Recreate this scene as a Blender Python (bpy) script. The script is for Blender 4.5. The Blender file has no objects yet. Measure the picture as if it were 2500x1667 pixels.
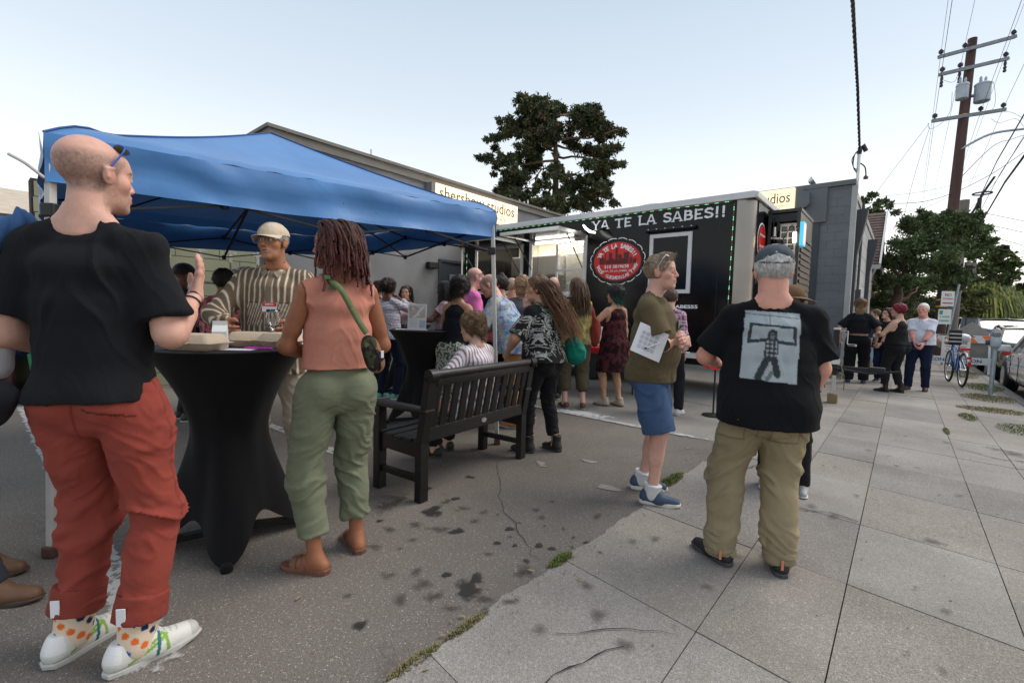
import bpy, bmesh, math, random
import numpy as np
from mathutils import Vector, Matrix, Euler
R = math.radians
random.seed(7)
sc = bpy.context.scene
COL = sc.collection
# ---------------------------------------------------------------- camera
cam_d = bpy.data.cameras.new('camera'); cam_d.sensor_width = 36; cam_d.lens = 1129/2500*36
cam_d.clip_start = .05; cam_d.clip_end = 2000
cam = bpy.data.objects.new('camera', cam_d); COL.objects.link(cam)
_p, _r = R(3.65), R(1.5)
fw = Vector((0, math.cos(_p), -math.sin(_p))); up = Vector((0, math.sin(_p), math.cos(_p))); rt = Vector((1, 0, 0))
RT = rt*math.cos(_r)+up*math.sin(_r); UP = -rt*math.sin(_r)+up*math.cos(_r)
m = Matrix((RT, UP, -fw)).transposed().to_4x4(); m.translation = (0, 0, 1.30)
cam.matrix_world = m; sc.camera = cam
# ---------------------------------------------------------------- sky, sun, exposure
world = bpy.data.worlds.new('World'); sc.world = world; world.use_nodes = True
wn = world.node_tree; wn.nodes.clear()
w_out = wn.nodes.new('ShaderNodeOutputWorld'); w_bg = wn.nodes.new('ShaderNodeBackground')
w_sky = wn.nodes.new('ShaderNodeTexSky'); w_sky.sky_type = 'NISHITA'; w_sky.sun_disc = False
SUN_EL, SUN_AZ = R(4.0), R(75)          # low sun, to the right and far behind the street
w_sky.sun_elevation = SUN_EL; w_sky.sun_rotation = SUN_AZ
w_sky.air_density = 1.0; w_sky.dust_density = 1.2; w_sky.ozone_density = 2.0
w_hs = wn.nodes.new('ShaderNodeHueSaturation'); w_hs.inputs['Saturation'].default_value = .8
wn.links.new(w_sky.outputs[0], w_hs.inputs['Color']); wn.links.new(w_hs.outputs[0], w_bg.inputs[0])
w_bg.inputs[1].default_value = .05
# thin even evening haze over the clear sky: pale at the horizon, blue towards the zenith, the same all round
w_tc = wn.nodes.new('ShaderNodeTexCoord'); w_sep = wn.nodes.new('ShaderNodeSeparateXYZ'); w_rp = wn.nodes.new('ShaderNodeValToRGB')
wn.links.new(w_tc.outputs['Generated'], w_sep.inputs[0]); wn.links.new(w_sep.outputs[2], w_rp.inputs[0])
_e = w_rp.color_ramp.elements
_e[0].position = 0; _e[0].color = (.97, .92, .85, 1); _e[1].position = 1; _e[1].color = (.41, .485, .58, 1)
for p_, c_ in ((.10, (.92, .905, .88)), (.22, (.79, .825, .85)), (.38, (.58, .65, .725)), (.56, (.45, .535, .625))):
    _k = _e.new(p_); _k.color = (*c_, 1)
w_bg2 = wn.nodes.new('ShaderNodeBackground'); w_bg2.inputs[1].default_value = 1.0
wn.links.new(w_rp.outputs[0], w_bg2.inputs[0])
w_add = wn.nodes.new('ShaderNodeAddShader'); wn.links.new(w_bg.outputs[0], w_add.inputs[0]); wn.links.new(w_bg2.outputs[0], w_add.inputs[1])
wn.links.new(w_add.outputs[0], w_out.inputs[0])
sun_d = bpy.data.lights.new('sun', 'SUN'); sun_d.energy = 2.3; sun_d.angle = R(38); sun_d.color = (1, .92, .84)
sun = bpy.data.objects.new('sun', sun_d); COL.objects.link(sun)
sun.rotation_euler = (R(90)-R(50), 0, math.pi-SUN_AZ)
sc.view_settings.view_transform = 'Standard'; sc.view_settings.look = 'None'
sc.view_settings.gamma = 1; sc.view_settings.use_curve_mapping = False
sc.view_settings.exposure = 0.30
sc.cycles.max_bounces = 6; sc.cycles.diffuse_bounces = 3; sc.cycles.glossy_bounces = 3
sc.cycles.transparent_max_bounces = 12; sc.cycles.transmission_bounces = 6
# ---------------------------------------------------------------- helpers
YAW = R(-40.25)                         # the street frame: x = towards the road, y = along the street
_ca, _sa = math.cos(YAW), math.sin(YAW)
def W(r, s, z=0):
    return Vector((r*_ca - s*_sa, r*_sa + s*_ca, z))
def lin(c):
    if isinstance(c, str):
        c = c.lstrip('#'); c = [int(c[i:i+2], 16)/255 for i in (0, 2, 4)]
        return tuple(x/12.92 if x <= .04045 else ((x+.055)/1.055)**2.4 for x in c)
    return tuple(c)
MATS = {}
def mat(name, col, rough=.6, metal=0, var=.12, scale=6, bump=0, bscale=60, emit=None, estr=0, alpha=1, trans=0,
        col2=None, spec=.5, attr=None, coat=0, sheen=0, stretch=None, detail=4):
    """principled material: noise colour variation + noise relief"""
    if name in MATS: return MATS[name]
    M = bpy.data.materials.new(name); M.use_nodes = True; nt = M.node_tree; N = nt.nodes; L = nt.links
    b = N['Principled BSDF']; col = lin(col)
    tc = N.new('ShaderNodeTexCoord'); src = tc.outputs['Object']
    if stretch:
        mp = N.new('ShaderNodeMapping'); mp.inputs['Scale'].default_value = stretch; L.new(src, mp.inputs[0]); src = mp.outputs[0]
    n = N.new('ShaderNodeTexNoise'); n.inputs['Scale'].default_value = scale; n.inputs['Detail'].default_value = detail
    L.new(src, n.inputs['Vector'])
    if attr:
        at = N.new('ShaderNodeAttribute'); at.attribute_name = attr
        mx = N.new('ShaderNodeMix'); mx.data_type = 'RGBA'; mx.blend_type = 'MULTIPLY'; mx.inputs[0].default_value = 1
        rp = N.new('ShaderNodeMapRange'); rp.inputs[3].default_value = 1-var; rp.inputs[4].default_value = 1+var
        L.new(n.outputs[0], rp.inputs[0]); L.new(at.outputs['Color'], mx.inputs[6]); L.new(rp.outputs[0], mx.inputs[7])
        L.new(mx.outputs[2], b.inputs['Base Color'])
    else:
        rp = N.new('ShaderNodeValToRGB'); e = rp.color_ramp.elements
        c2 = lin(col2) if col2 is not None else tuple(min(1, x*(1+var)) for x in col)
        c1 = col if col2 is not None else tuple(x*(1-var) for x in col)
        e[0].position = .3; e[1].position = .7; e[0].color = (*c1, 1); e[1].color = (*c2, 1)
        L.new(n.outputs[0], rp.inputs[0]); L.new(rp.outputs[0], b.inputs['Base Color'])
    b.inputs['Roughness'].default_value = rough; b.inputs['Metallic'].default_value = metal
    b.inputs['Specular IOR Level'].default_value = spec; b.inputs['Alpha'].default_value = alpha
    b.inputs['Transmission Weight'].default_value = trans; b.inputs['Coat Weight'].default_value = coat
    b.inputs['Sheen Weight'].default_value = sheen
    if emit is not None:
        b.inputs['Emission Color'].default_value = (*lin(emit), 1); b.inputs['Emission Strength'].default_value = estr
    if bump:
        n2 = N.new('ShaderNodeTexNoise'); n2.inputs['Scale'].default_value = bscale; n2.inputs['Detail'].default_value = 3
        bp = N.new('ShaderNodeBump'); bp.inputs['Strength'].default_value = min(1, bump); bp.inputs['Distance'].default_value = .004*max(1, bump)
        L.new(src, n2.inputs['Vector']); L.new(n2.outputs[0], bp.inputs['Height']); L.new(bp.outputs[0], b.inputs['Normal'])
    MATS[name] = M
    return M
class MB:
    """collects boxes, tubes and faces and links them as ONE mesh"""
    def __init__(s): s.v = []; s.f = []
    def add(s, vs, fs, M=None):
        o = len(s.v)
        s.v += [tuple(M @ Vector(p)) if M is not None else tuple(p) for p in vs]
        s.f += [tuple(i+o for i in f) for f in fs]; return s
    def box(s, x0, x1, y0, y1, z0, z1, M=None):
        return s.add([(x0,y0,z0),(x1,y0,z0),(x1,y1,z0),(x0,y1,z0),(x0,y0,z1),(x1,y0,z1),(x1,y1,z1),(x0,y1,z1)],
                     [(0,3,2,1),(4,5,6,7),(0,1,5,4),(1,2,6,5),(2,3,7,6),(3,0,4,7)], M)
    def cbox(s, c, d, M=None, bev=0):
        x, y, z = c; a, b, e = d[0]/2, d[1]/2, d[2]/2
        if not bev: return s.box(x-a, x+a, y-b, y+b, z-e, z+e, M)
        bm = bmesh.new(); bmesh.ops.create_cube(bm, size=1)
        for v in bm.verts: v.co = Vector((v.co.x*d[0], v.co.y*d[1], v.co.z*d[2]))
        bmesh.ops.bevel(bm, geom=bm.edges[:], offset=bev, segments=2, affect='EDGES', profile=.6)
        vs = [(v.co.x+x, v.co.y+y, v.co.z+z) for v in bm.verts]; fs = [tuple(v.index for v in f.verts) for f in bm.faces]
        bm.free(); return s.add(vs, fs, M)
    def bar(s, p, q, w, h, bev=0):
        """box beam from p to q, w wide, h high"""
        p, q = Vector(p), Vector(q); d = q-p; l = d.length; d.normalize()
        x = d.cross(Vector((0,0,1)))
        if x.length < 1e-4: x = Vector((1,0,0))
        x.normalize(); z = x.cross(d); Mx = Matrix((x, d, z)).transposed().to_4x4(); Mx.translation = (p+q)/2
        return s.cbox((0,0,0), (w, l, h), Mx, bev)
    def tube(s, pts, r, n=8, caps=True):
        pts = [Vector(p) for p in pts]; k = len(pts); rs = r if hasattr(r, '__len__') else [r]*k
        rings = []; prev = None
        for i, p in enumerate(pts):
            t = (pts[min(i+1, k-1)]-pts[max(i-1, 0)]).normalized()
            if prev is None:
                x = t.cross(Vector((0,0,1)));
                if x.length < 1e-3: x = t.cross(Vector((1,0,0)))
            else: x = prev - t*prev.dot(t)
            x.normalize(); prev = x; y = t.cross(x)
            rings.append([p + x*math.cos(a)*rs[i] + y*math.sin(a)*rs[i] for a in [2*math.pi*j/n for j in range(n)]])
        vs = [v for rg in rings for v in rg]; fs = []
        for i in range(k-1):
            for j in range(n): fs.append((i*n+j, i*n+(j+1)%n, (i+1)*n+(j+1)%n, (i+1)*n+j))
        if caps: fs += [tuple(range(n-1, -1, -1)), tuple((k-1)*n+j for j in range(n))]
        return s.add(vs, fs)
    def lathe(s, prof, c=(0,0,0), n=20, M=None, sx=1, sy=1):
        vs = []; fs = []
        for r_, z in prof:
            for j in range(n):
                a = 2*math.pi*j/n; vs.append((c[0]+r_*math.cos(a)*sx, c[1]+r_*math.sin(a)*sy, c[2]+z))
        for i in range(len(prof)-1):
            for j in range(n): fs.append((i*n+j, i*n+(j+1)%n, (i+1)*n+(j+1)%n, (i+1)*n+j))
        fs += [tuple(range(n-1, -1, -1)), tuple((len(prof)-1)*n+j for j in range(n))]
        return s.add(vs, fs, M)
    def prism(s, poly, y0, y1, M=None):
        """polygon in (x,z) pushed from y0 to y1"""
        n = len(poly); vs = [(x, y0, z) for x, z in poly]+[(x, y1, z) for x, z in poly]
        return s.add(vs, [tuple(range(n)), tuple(range(2*n-1, n-1, -1))]+[(i, i+n, (i+1)%n+n, (i+1)%n) for i in range(n)], M)
    def flat(s, poly, z0, z1):
        n = len(poly); vs = [(x, y, z0) for x, y in poly]+[(x, y, z1) for x, y in poly]
        return s.add(vs, [tuple(range(n-1, -1, -1)), tuple(range(n, 2*n))]+[(i, (i+1)%n, (i+1)%n+n, i+n) for i in range(n)])
    def build(s, name, m_, parent=None, smooth=False, loc=None, rz=None):
        me = bpy.data.meshes.new(name); me.from_pydata(s.v, [], s.f)
        if m_ is not None: me.materials.append(m_)
        me.validate()
        if smooth:
            me.shade_smooth()
            if smooth != 'all': me.set_sharp_from_angle(angle=R(38))
        o = bpy.data.objects.new(name, me); COL.objects.link(o)
        if parent is not None: o.parent = parent
        if loc is not None: o.location = loc
        if rz is not None: o.rotation_euler.z = rz
        return o
def tag(o, label=None, cat=None, group=None, kind=None):
    if label: o['label'] = label
    if cat: o['category'] = cat
    if group: o['group'] = group
    if kind: o['kind'] = kind
    return o
def empty(name, loc=(0,0,0), rz=0, label=None, cat=None, group=None, kind=None):
    o = bpy.data.objects.new(name, None); COL.objects.link(o); o.location = loc; o.rotation_euler.z = rz
    o.empty_display_size = .1
    return tag(o, label, cat, group, kind)
def street(name, r=0, s=0, z=0, **k):           # an Empty in the street frame
    return empty(name, W(r, s, z), YAW, **k)
_FONT = {}
def text_mesh(txt, size=1, off=0, ext=.002, space=1.0):
    cu = bpy.data.curves.new('text', 'FONT'); cu.body = txt; cu.size = size; cu.offset = off; cu.extrude = ext
    cu.space_character = space; cu.resolution_u = 3
    o = bpy.data.objects.new('text', cu); COL.objects.link(o)
    bpy.context.view_layer.update()
    me = o.to_mesh(); vs = [tuple(v.co) for v in me.vertices]; fs = [tuple(p.vertices) for p in me.polygons]
    o.to_mesh_clear(); bpy.data.objects.remove(o); bpy.data.curves.remove(cu)
    return vs, fs
def lettering(name, txt, m_, parent, origin, xdir, zdir, size=None, width=None, height=None, off=0, shear=0, center=False, space=1.0, ext=.002):
    """text lying in the plane spanned by xdir, zdir"""
    vs, fs = text_mesh(txt, 1, off, 0.0 if False else 1, space)
    a = np.array(vs); x0, x1, y0, y1 = a[:,0].min(), a[:,0].max(), a[:,1].min(), a[:,1].max()
    sx = sy = size or 1
    if height: sy = height/(y1-y0); sx = sy
    if width: sx = width/(x1-x0); sy = sy if height else sx
    X, Z = Vector(xdir).normalized(), Vector(zdir).normalized(); Nn = X.cross(Z); O = Vector(origin); b = MB()
    cx = (x0+x1)/2 if center else x0; cy = (y0+y1)/2 if center else y0
    b.add([tuple(O + X*((p[0]-cx)*sx+shear*(p[1]-cy)*sy) + Z*((p[1]-cy)*sy) + Nn*(p[2]*ext)) for p in vs], fs)
    return b.build(name, m_, parent)
# ================================================================ ground
def ground_mat(name, base, light, dark, sp_scale=260, sp_lo=.60, sp_hi=.72, big=.5, stain=None, bump=.35, joint=None):
    M = bpy.data.materials.new(name); M.use_nodes = True; nt = M.node_tree; N = nt.nodes; L = nt.links; b = N['Principled BSDF']
    tc = N.new('ShaderNodeTexCoord')
    def noise(s, d=3, rough=.5, dist=0):
        n = N.new('ShaderNodeTexNoise'); n.inputs['Scale'].default_value = s; n.inputs['Detail'].default_value = d
        n.inputs['Roughness'].default_value = rough; n.inputs['Distortion'].default_value = dist
        L.new(tc.outputs['Object'], n.inputs['Vector']); return n.outputs[0]
    def ramp(f, a, b_, c0=(0,0,0), c1=(1,1,1)):
        r = N.new('ShaderNodeValToRGB'); r.color_ramp.elements[0].position = a; r.color_ramp.elements[1].position = b_
        r.color_ramp.elements[0].color = (*c0, 1); r.color_ramp.elements[1].color = (*c1, 1); L.new(f, r.inputs[0]); return r.outputs[0]
    def mix(f, a, c, mode='MIX'):
        m_ = N.new('ShaderNodeMix'); m_.data_type = 'RGBA'; m_.blend_type = mode
        if isinstance(f, float): m_.inputs[0].default_value = f
        else: L.new(f, m_.inputs[0])
        for k, x in ((6, a), (7, c)):
            if isinstance(x, tuple): m_.inputs[k].default_value = (*x, 1)
            else: L.new(x, m_.inputs[k])
        return m_.outputs[2]
    fine = noise(sp_scale, 2, .6); med = noise(sp_scale*.32, 3, .7); bigv = noise(big, 5, .6)
    col = mix(ramp(fine, .34, .66), dark, base)
    v = N.new('ShaderNodeTexVoronoi'); v.inputs['Scale'].default_value = sp_scale*.45; L.new(tc.outputs['Object'], v.inputs['Vector'])
    sp = ramp(v.outputs['Distance'], .18, .30, (1,1,1), (0,0,0))
    m2 = N.new('ShaderNodeMath'); m2.operation = 'MULTIPLY'; L.new(sp, m2.inputs[0]); L.new(ramp(med, sp_lo-.06, sp_hi-.04), m2.inputs[1])
    col = mix(m2.outputs[0], col, light)
    col = mix(ramp(med, .35, .65), mix(1.0, col, (.78,.78,.78), 'MULTIPLY'), col)
    col = mix(1.0, col, ramp(bigv, .28, .72, (.66,.645,.63), (1.22,1.21,1.20)), 'MULTIPLY')
    if stain: col = mix(ramp(noise(1.7, 6, .7, .4), .60, .74, (0,0,0), (.7,.7,.7)), col, stain)
    L.new(col, b.inputs['Base Color']); b.inputs['Roughness'].default_value = .88; b.inputs['Specular IOR Level'].default_value = .35
    bp = N.new('ShaderNodeBump'); bp.inputs['Strength'].default_value = bump; bp.inputs['Distance'].default_value = .004
    L.new(fine, bp.inputs['Height']); L.new(bp.outputs[0], b.inputs['Normal'])
    MATS[name] = M; return M
M_ASPH = ground_mat('asphalt', (.235,.207,.183), (.46,.42,.38), (.10,.088,.078), 210, .53, .62, .45, (.07,.058,.052))
M_ROAD = ground_mat('road_asphalt', (.075,.074,.076), (.2,.2,.2), (.045,.045,.047), 150, .6, .7, .3)
M_CONC = ground_mat('sidewalk_concrete', (.395,.36,.32), (.60,.55,.5), (.185,.166,.147), 230, .55, .64, .8, (.30,.27,.245), .3)
M_APRON = ground_mat('driveway_concrete', (.31,.295,.265), (.5,.48,.44), (.20,.19,.175), 170, .58, .68, .7, (.17,.155,.14), .25)
M_GROUT = mat('joint_dirt', (.035,.032,.028), .95, scale=30, var=.5)
M_EARTH = mat('earth', (.09,.085,.06), .95, scale=.5, var=.4)
def sheet(name, r0, r1, s0, s1, z, m_, th=.02, kind='structure'):
    return tag(MB().box(r0, r1, s0, s1, z-th, z).build(name, m_, rz=YAW), kind=kind)
sheet('ground', -400, 400, -400, 400, -.30, M_EARTH)
sheet('road', 1.70, 14.0, -60, 300, -.13, M_ROAD)
sheet('far_sidewalk', 14.0, 16.5, -60, 300, .0, M_APRON, .2)
rs = random.Random(3)
# asphalt lot, with an uneven edge along the sidewalk slabs
edge = []
s_ = -14
while s_ < 5.05:
    edge.append((-1.16, s_)); s_ += 2
lot = [(-45, -14)]+edge+[(-1.16, 5.05), (-45, 5.05)]
tag(MB().flat(lot, -.06, 0).build('parking_lot', M_ASPH, rz=YAW), kind='structure')
apron = [(-45, 5.056), (-1.31, 5.056), (-1.31, 60), (-45, 60)]
tag(MB().flat(apron, -.06, 0).build('driveway', M_APRON, rz=YAW), kind='structure')
# sidewalk of separate slabs
side = tag(MB().box(-1.30, 1.53, -8, 70, -.13, -.018).build('sidewalk', M_GROUT, rz=YAW), kind='structure')
M_SL = [M_CONC]
for k, (a, bb) in enumerate((((.42,.39,.36),(.205,.188,.17)), ((.35,.325,.30),(.165,.15,.136)))):
    M_SL.append(ground_mat('sidewalk_concrete_%s' % ('pale','worn')[k], a, (.5,.48,.46), bb, 230, .55, .64, .8, (.28,.25,.23), .3))
rows = [(-1.30,-.5825), (-.5775,-.1425), (-.1375,.4575), (.4625,.8475), (.8525,1.53)]
def crossings(r):                       # joints run a little askew to the kerb
    return [-3.6, -2.7, -1.8, -.9, 0.02, .95, 1.86, 2.78, 3.66, 4.56, 5.35, 6.25, 7.2, 8.2]+[8.2+1.25*i for i in range(1, 26)]
cr = crossings(0)
for ri, (r0, r1) in enumerate(rows):
    for i in range(len(cr)-1):
        if r1 > 1 and cr[i] > 8: 
            pass
        g_ = .002+.002*rs.random(); zt = .002+rs.random()*.005
        def q(r, s, d): return (r, s - .13*(r+.2) + d)
        n = 6
        if ri == 0:
            L_ = []
            for j in range(n*3+1):
                t = j/(n*3); s0 = cr[i]+g_; s1 = cr[i+1]-g_; ss = s0+(s1-s0)*t
                L_.append(q(-1.30+.012*math.sin(ss*3.1)+.010*math.sin(ss*11.7+1)+rs.uniform(-.011,.011), ss, 0))
            poly = [q(r1, cr[i], g_), q(r1, cr[i+1], -g_)] + L_[::-1]
        else:
            poly = [q(r0, cr[i], g_), q(r1, cr[i], g_), q(r1, cr[i+1], -g_), q(r0, cr[i+1], -g_)]
        MB().flat(poly, -.03, zt).build('slab', rs.choice(M_SL), side)
kerb = tag(MB().box(1.545, 1.69, -8, 70, -.16, -.02).build('kerb', M_GROUT, rz=YAW), kind='structure')
for i in range(26):
    s0 = -8+i*3; MB().cbox((1.617, s0+1.5, -.07), (.15, 2.985, .15), bev=.012).build('kerb_stone', M_APRON, kerb)
# decals of paint and stains that lie on the ground
def blot_mat(name, col, soft=.35, nscale=8, rough=.8, strength=.9, namp=1.2):
    """irregular patch: opacity falls off from the centre of the patch (its own dirt or paint), broken by noise"""
    M = bpy.data.materials.new(name); M.use_nodes = True; nt = M.node_tree; N = nt.nodes; L = nt.links; b = N['Principled BSDF']
    b.inputs['Base Color'].default_value = (*lin(col), 1); b.inputs['Roughness'].default_value = rough
    uv = N.new('ShaderNodeAttribute'); uv.attribute_name = 'fall'
    tc = N.new('ShaderNodeTexCoord'); n = N.new('ShaderNodeTexNoise'); n.inputs['Scale'].default_value = nscale; n.inputs['Detail'].default_value = 6
    n.inputs['Roughness'].default_value = .65
    L.new(tc.outputs['Object'], n.inputs['Vector'])
    a = N.new('ShaderNodeMath'); a.operation = 'MULTIPLY_ADD'; a.inputs[1].default_value = namp; a.inputs[2].default_value = -namp*.5
    L.new(n.outputs[0], a.inputs[0])
    s1 = N.new('ShaderNodeMath'); s1.operation = 'ADD'; L.new(a.outputs[0], s1.inputs[0]); L.new(uv.outputs['Fac'], s1.inputs[1])
    mr = N.new('ShaderNodeMapRange'); mr.inputs[1].default_value = .3; mr.inputs[2].default_value = .3+soft; mr.inputs[4].default_value = strength
    L.new(s1.outputs[0], mr.inputs[0]); L.new(mr.outputs[0], b.inputs['Alpha'])
    MATS[name] = M; return M
def blot(name, r, s, rx, ry, m_, parent=None, ang=0, z=.009, n=20):
    """flat patch whose 'fall' attribute is 1 inside and 0 at its rim"""
    vs = [(0, 0, z)]; fs = []; rings = 5; rr = random.Random(int((r*31+s*17)*100))
    ph = [rr.uniform(0, 6.28) for _ in range(4)]
    for k in range(1, rings+1):
        for j in range(n):
            a = 2*math.pi*j/n; w = 1+.18*math.sin(2*a+ph[0])+.14*math.sin(3*a+ph[1])+.08*math.sin(5*a+ph[2])
            x, y = rx*k/rings*w*math.cos(a), ry*k/rings*w*math.sin(a)
            vs.append((x*math.cos(ang)-y*math.sin(ang), x*math.sin(ang)+y*math.cos(ang), z))
    for j in range(n): fs.append((0, 1+j, 1+(j+1) % n))
    for k in range(rings-1):
        for j in range(n): fs.append((1+k*n+j, 1+(k+1)*n+j, 1+(k+1)*n+(j+1)%n, 1+k*n+(j+1)%n))
    o = MB().add([(x+r, y+s, zz) for x, y, zz in vs], fs).build(name, m_, parent)
    at = o.data.attributes.new('fall', 'FLOAT', 'POINT')
    at.data.foreach_set('value', [1.0]+[1-k/rings for k in range(1, rings+1) for j in range(n)])
    return o
M_OIL = blot_mat('oil_stain', (.024,.019,.018), .36, 20, .65, .85, 1.3)
M_OIL2 = blot_mat('faint_stain', (.05,.038,.034), .6, 18, .8, .5, 1.7)
M_WHITE = blot_mat('spilled_white_paint', (.62,.62,.62), .4, 14, .9, .8, 1.8)
M_LINE = blot_mat('worn_line_paint', (.50,.49,.48), .35, 13, .9, .70, 3.4)
lotg = bpy.data.objects['parking_lot']
STAINS = [(-1.478, 1.48, 0.106, 0.11, 1), (-1.513, 1.565, 0.058, 0.066, 1), (-2.252, 1.909, 0.12, 0.117, 1), (-1.938, 1.833, 0.071, 0.059, 1), (-2.027, 1.778, 0.11, 0.073, 2), (-2.171, 1.717, 0.08, 0.069, 2), (-2.531, 1.754, 0.139, 0.164, 2), (-2.587, 1.896, 0.109, 0.113, 2), (-2.245, 1.572, 0.062, 0.067, 2), (-1.731, 2.066, 0.038, 0.044, 1), (-1.672, 1.896, 0.03, 0.036, 1), (-1.582, 1.938, 0.027, 0.032, 1), (-1.482, 2.032, 0.039, 0.044, 1), (-1.406, 2.055, 0.033, 0.029, 1), (-1.683, 2.322, 0.051, 0.053, 2), (-1.775, 2.387, 0.044, 0.041, 2), (-1.433, 1.856, 0.028, 0.031, 1), (-1.371, 1.786, 0.074, 0.082, 2), (-1.384, 1.735, 0.053, 0.057, 2), (-1.644, 1.489, 0.037, 0.039, 1), (-1.844, 1.288, 0.064, 0.057, 2), (-1.776, 1.409, 0.059, 0.052, 2), (-1.661, 1.357, 0.075, 0.084, 2), (-1.555, 1.332, 0.072, 0.077, 2), (-1.648, 1.214, 0.059, 0.076, 2), (-1.373, 1.478, 0.109, 0.042, 2), (-1.311, 1.413, 0.046, 0.049, 2), (-1.624, 1.007, 0.043, 0.046, 1), (-1.915, 2.164, 0.024, 0.035, 2), (-1.779, 2.573, 0.037, 0.031, 2), (-2.52, 2.509, 0.052, 0.046, 1), (-1.95, 2.006, 0.066, 0.054, 2), (-1.663, 1.996, 0.028, 0.028, 2), (-1.333, 2.14, 0.03, 0.035, 2), (-1.288, 2.247, 0.043, 0.043, 1), (-1.433, 2.582, 0.049, 0.086, 2), (-1.489, 2.287, 0.023, 0.034, 2), (-1.28, 2.037, 0.057, 0.04, 2), (-1.739, 2.166, 0.026, 0.029, 2), (-2.294, 2.153, 0.046, 0.045, 1), (-2.301, 2.071, 0.063, 0.065, 2), (-2.143, 2.08, 0.079, 0.057, 2), (-1.997, 2.131, 0.043, 0.055, 2), (-2.376, 1.601, 0.029, 0.033, 1), (-2.017, 1.482, 0.032, 0.034, 2), (-1.429, 1.335, 0.058, 0.045, 2), (-1.624, 1.774, 0.064, 0.024, 2), (-1.392, 2.242, 0.013, 0.026, 1), (-2.043, 1.587, 0.045, 0.046, 2), (-2.137, 1.401, 0.072, 0.064, 2), (-2.571, 2.126, 0.058, 0.06, 1), (-1.599, 2.241, 0.023, 0.025, 2), (-1.843, 1.077, 0.036, 0.041, 2), (-1.19, 2.196, 0.029, 0.034, 2), (-1.28, 1.533, 0.06, 0.047, 2)]
STAINS2 = [(-0.924, 1.717, 0.072, 0.061, 1), (-1.082, 1.874, 0.058, 0.06, 2), (-1.03, 2.542, 0.047, 0.066, 2), (-1.114, 2.428, 0.039, 0.048, 2), (-0.653, 1.869, 0.023, 0.021, 2), (-1.056, 1.474, 0.055, 0.047, 2), (-0.757, 1.633, 0.063, 0.044, 2), (-0.425, 3.759, 0.091, 0.061, 1), (-0.272, 3.667, 0.06, 0.065, 1), (-0.562, 4.187, 0.025, 0.045, 1), (-0.475, 4.88, 0.033, 0.05, 1), (-0.044, 5.696, 0.047, 0.053, 1), (0.118, 2.948, 0.028, 0.028, 2), (0.083, 2.339, 0.025, 0.021, 2), (0.222, 2.809, 0.029, 0.034, 2), (0.186, 2.316, 0.019, 0.03, 2), (0.163, 5.438, 0.034, 0.037, 1), (0.423, 6.848, 0.048, 0.1, 1), (0.398, 4.796, 0.05, 0.042, 2), (-0.194, 5.816, 0.049, 0.067, 2), (0.019, 5.37, 0.039, 0.046, 1), (-0.191, 4.228, 0.035, 0.048, 2), (0.919, 6.768, 0.167, 0.207, 1), (0.806, 6.893, 0.144, 0.137, 2), (0.212, 3.668, 0.094, 0.058, 2), (-0.641, 2.258, 0.049, 0.044, 2), (-0.623, 2.672, 0.042, 0.052, 2)]
CAMANG = R(40.25)
for r, s, rx, ry, k in STAINS:
    blot('oil_stain', r, s, rx, ry, M_OIL if k == 1 else M_OIL2, lotg, CAMANG, z=.003+.004*random.random())
for r, s, rx, ry, k in STAINS2:
    blot('stain', r, s, rx, ry, M_OIL2, side, CAMANG, z=.013+.003*random.random())
blot('white_spill', -3.15, 5.15, .62, .26, M_WHITE, bpy.data.objects['driveway'], .1, z=.008)
blot('white_spill', -4.4, 5.0, .7, .13, M_WHITE, bpy.data.objects['driveway'], .05, z=.012)
def line(name, r0, r1, s, w, m_, parent, z=.007, slope=0):
    n = 40; vs = []; fs = []; fall = []
    for i in range(n+1):
        r = r0+(r1-r0)*i/n; c = s+slope*(r-r0)
        for k, ff in ((-1, 0), (-.6, .75), (.6, .75), (1, 0)):
            vs.append((r, c+k*w/2, z)); fall.append(ff if 0 < i < n else 0)
    for i in range(n):
        for k in range(3): fs.append((i*4+k, i*4+k+1, (i+1)*4+k+1, (i+1)*4+k))
    o = MB().add(vs, fs).build(name, m_, parent); at = o.data.attributes.new('fall', 'FLOAT', 'POINT'); at.data.foreach_set('value', fall)
line('painted_line', -13, -1.9, .41, .15, M_LINE, lotg)
line('painted_line', -13, -3.6, 2.1, .12, M_LINE, lotg)
line('painted_line', -12, -1.5, 5.02, .11, M_LINE, lotg, z=.012)
# cracks: thin dark seams
M_CRACK = mat('crack', (.02,.018,.016), .95, scale=20)
def crack(pts, w, parent, z=.005, seed=1, name='crack'):
    rr = random.Random(seed); b = MB(); P = []
    for (x0, y0), (x1, y1) in zip(pts[:-1], pts[1:]):
        k = max(2, int(math.hypot(x1-x0, y1-y0)/.06))
        for i in range(k): P.append((x0+(x1-x0)*i/k+rr.uniform(-.015,.015), y0+(y1-y0)*i/k+rr.uniform(-.015,.015)))
    P.append(pts[-1]); vs = []; fs = []
    for i, (x, y) in enumerate(P):
        a = P[max(i-1, 0)]; c = P[min(i+1, len(P)-1)]; d = Vector((c[0]-a[0], c[1]-a[1])).normalized(); ww = w*rr.uniform(.3, 1)*.5
        vs += [(x-d.y*ww, y+d.x*ww, z), (x+d.y*ww, y-d.x*ww, z)]
    for i in range(len(P)-1): fs.append((2*i, 2*i+1, 2*i+3, 2*i+2))
    return MB().add(vs, fs).build(name, M_CRACK, parent)
crack([(-1.4,1.9),(-2.0,2.3),(-2.6,2.9),(-2.9,3.6),(-3.4,4.9)], .005, lotg, seed=2)
crack([(-2.2,3.3),(-1.8,4.0),(-1.5,4.6)], .004, lotg, seed=5)
crack([(-6.2,.9),(-4.6,.62),(-3.3,.7)], .009, lotg, seed=7)
crack([(-9,-.6),(-5,-.7),(-3.2,-.75)], .012, lotg, seed=9)
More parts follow.
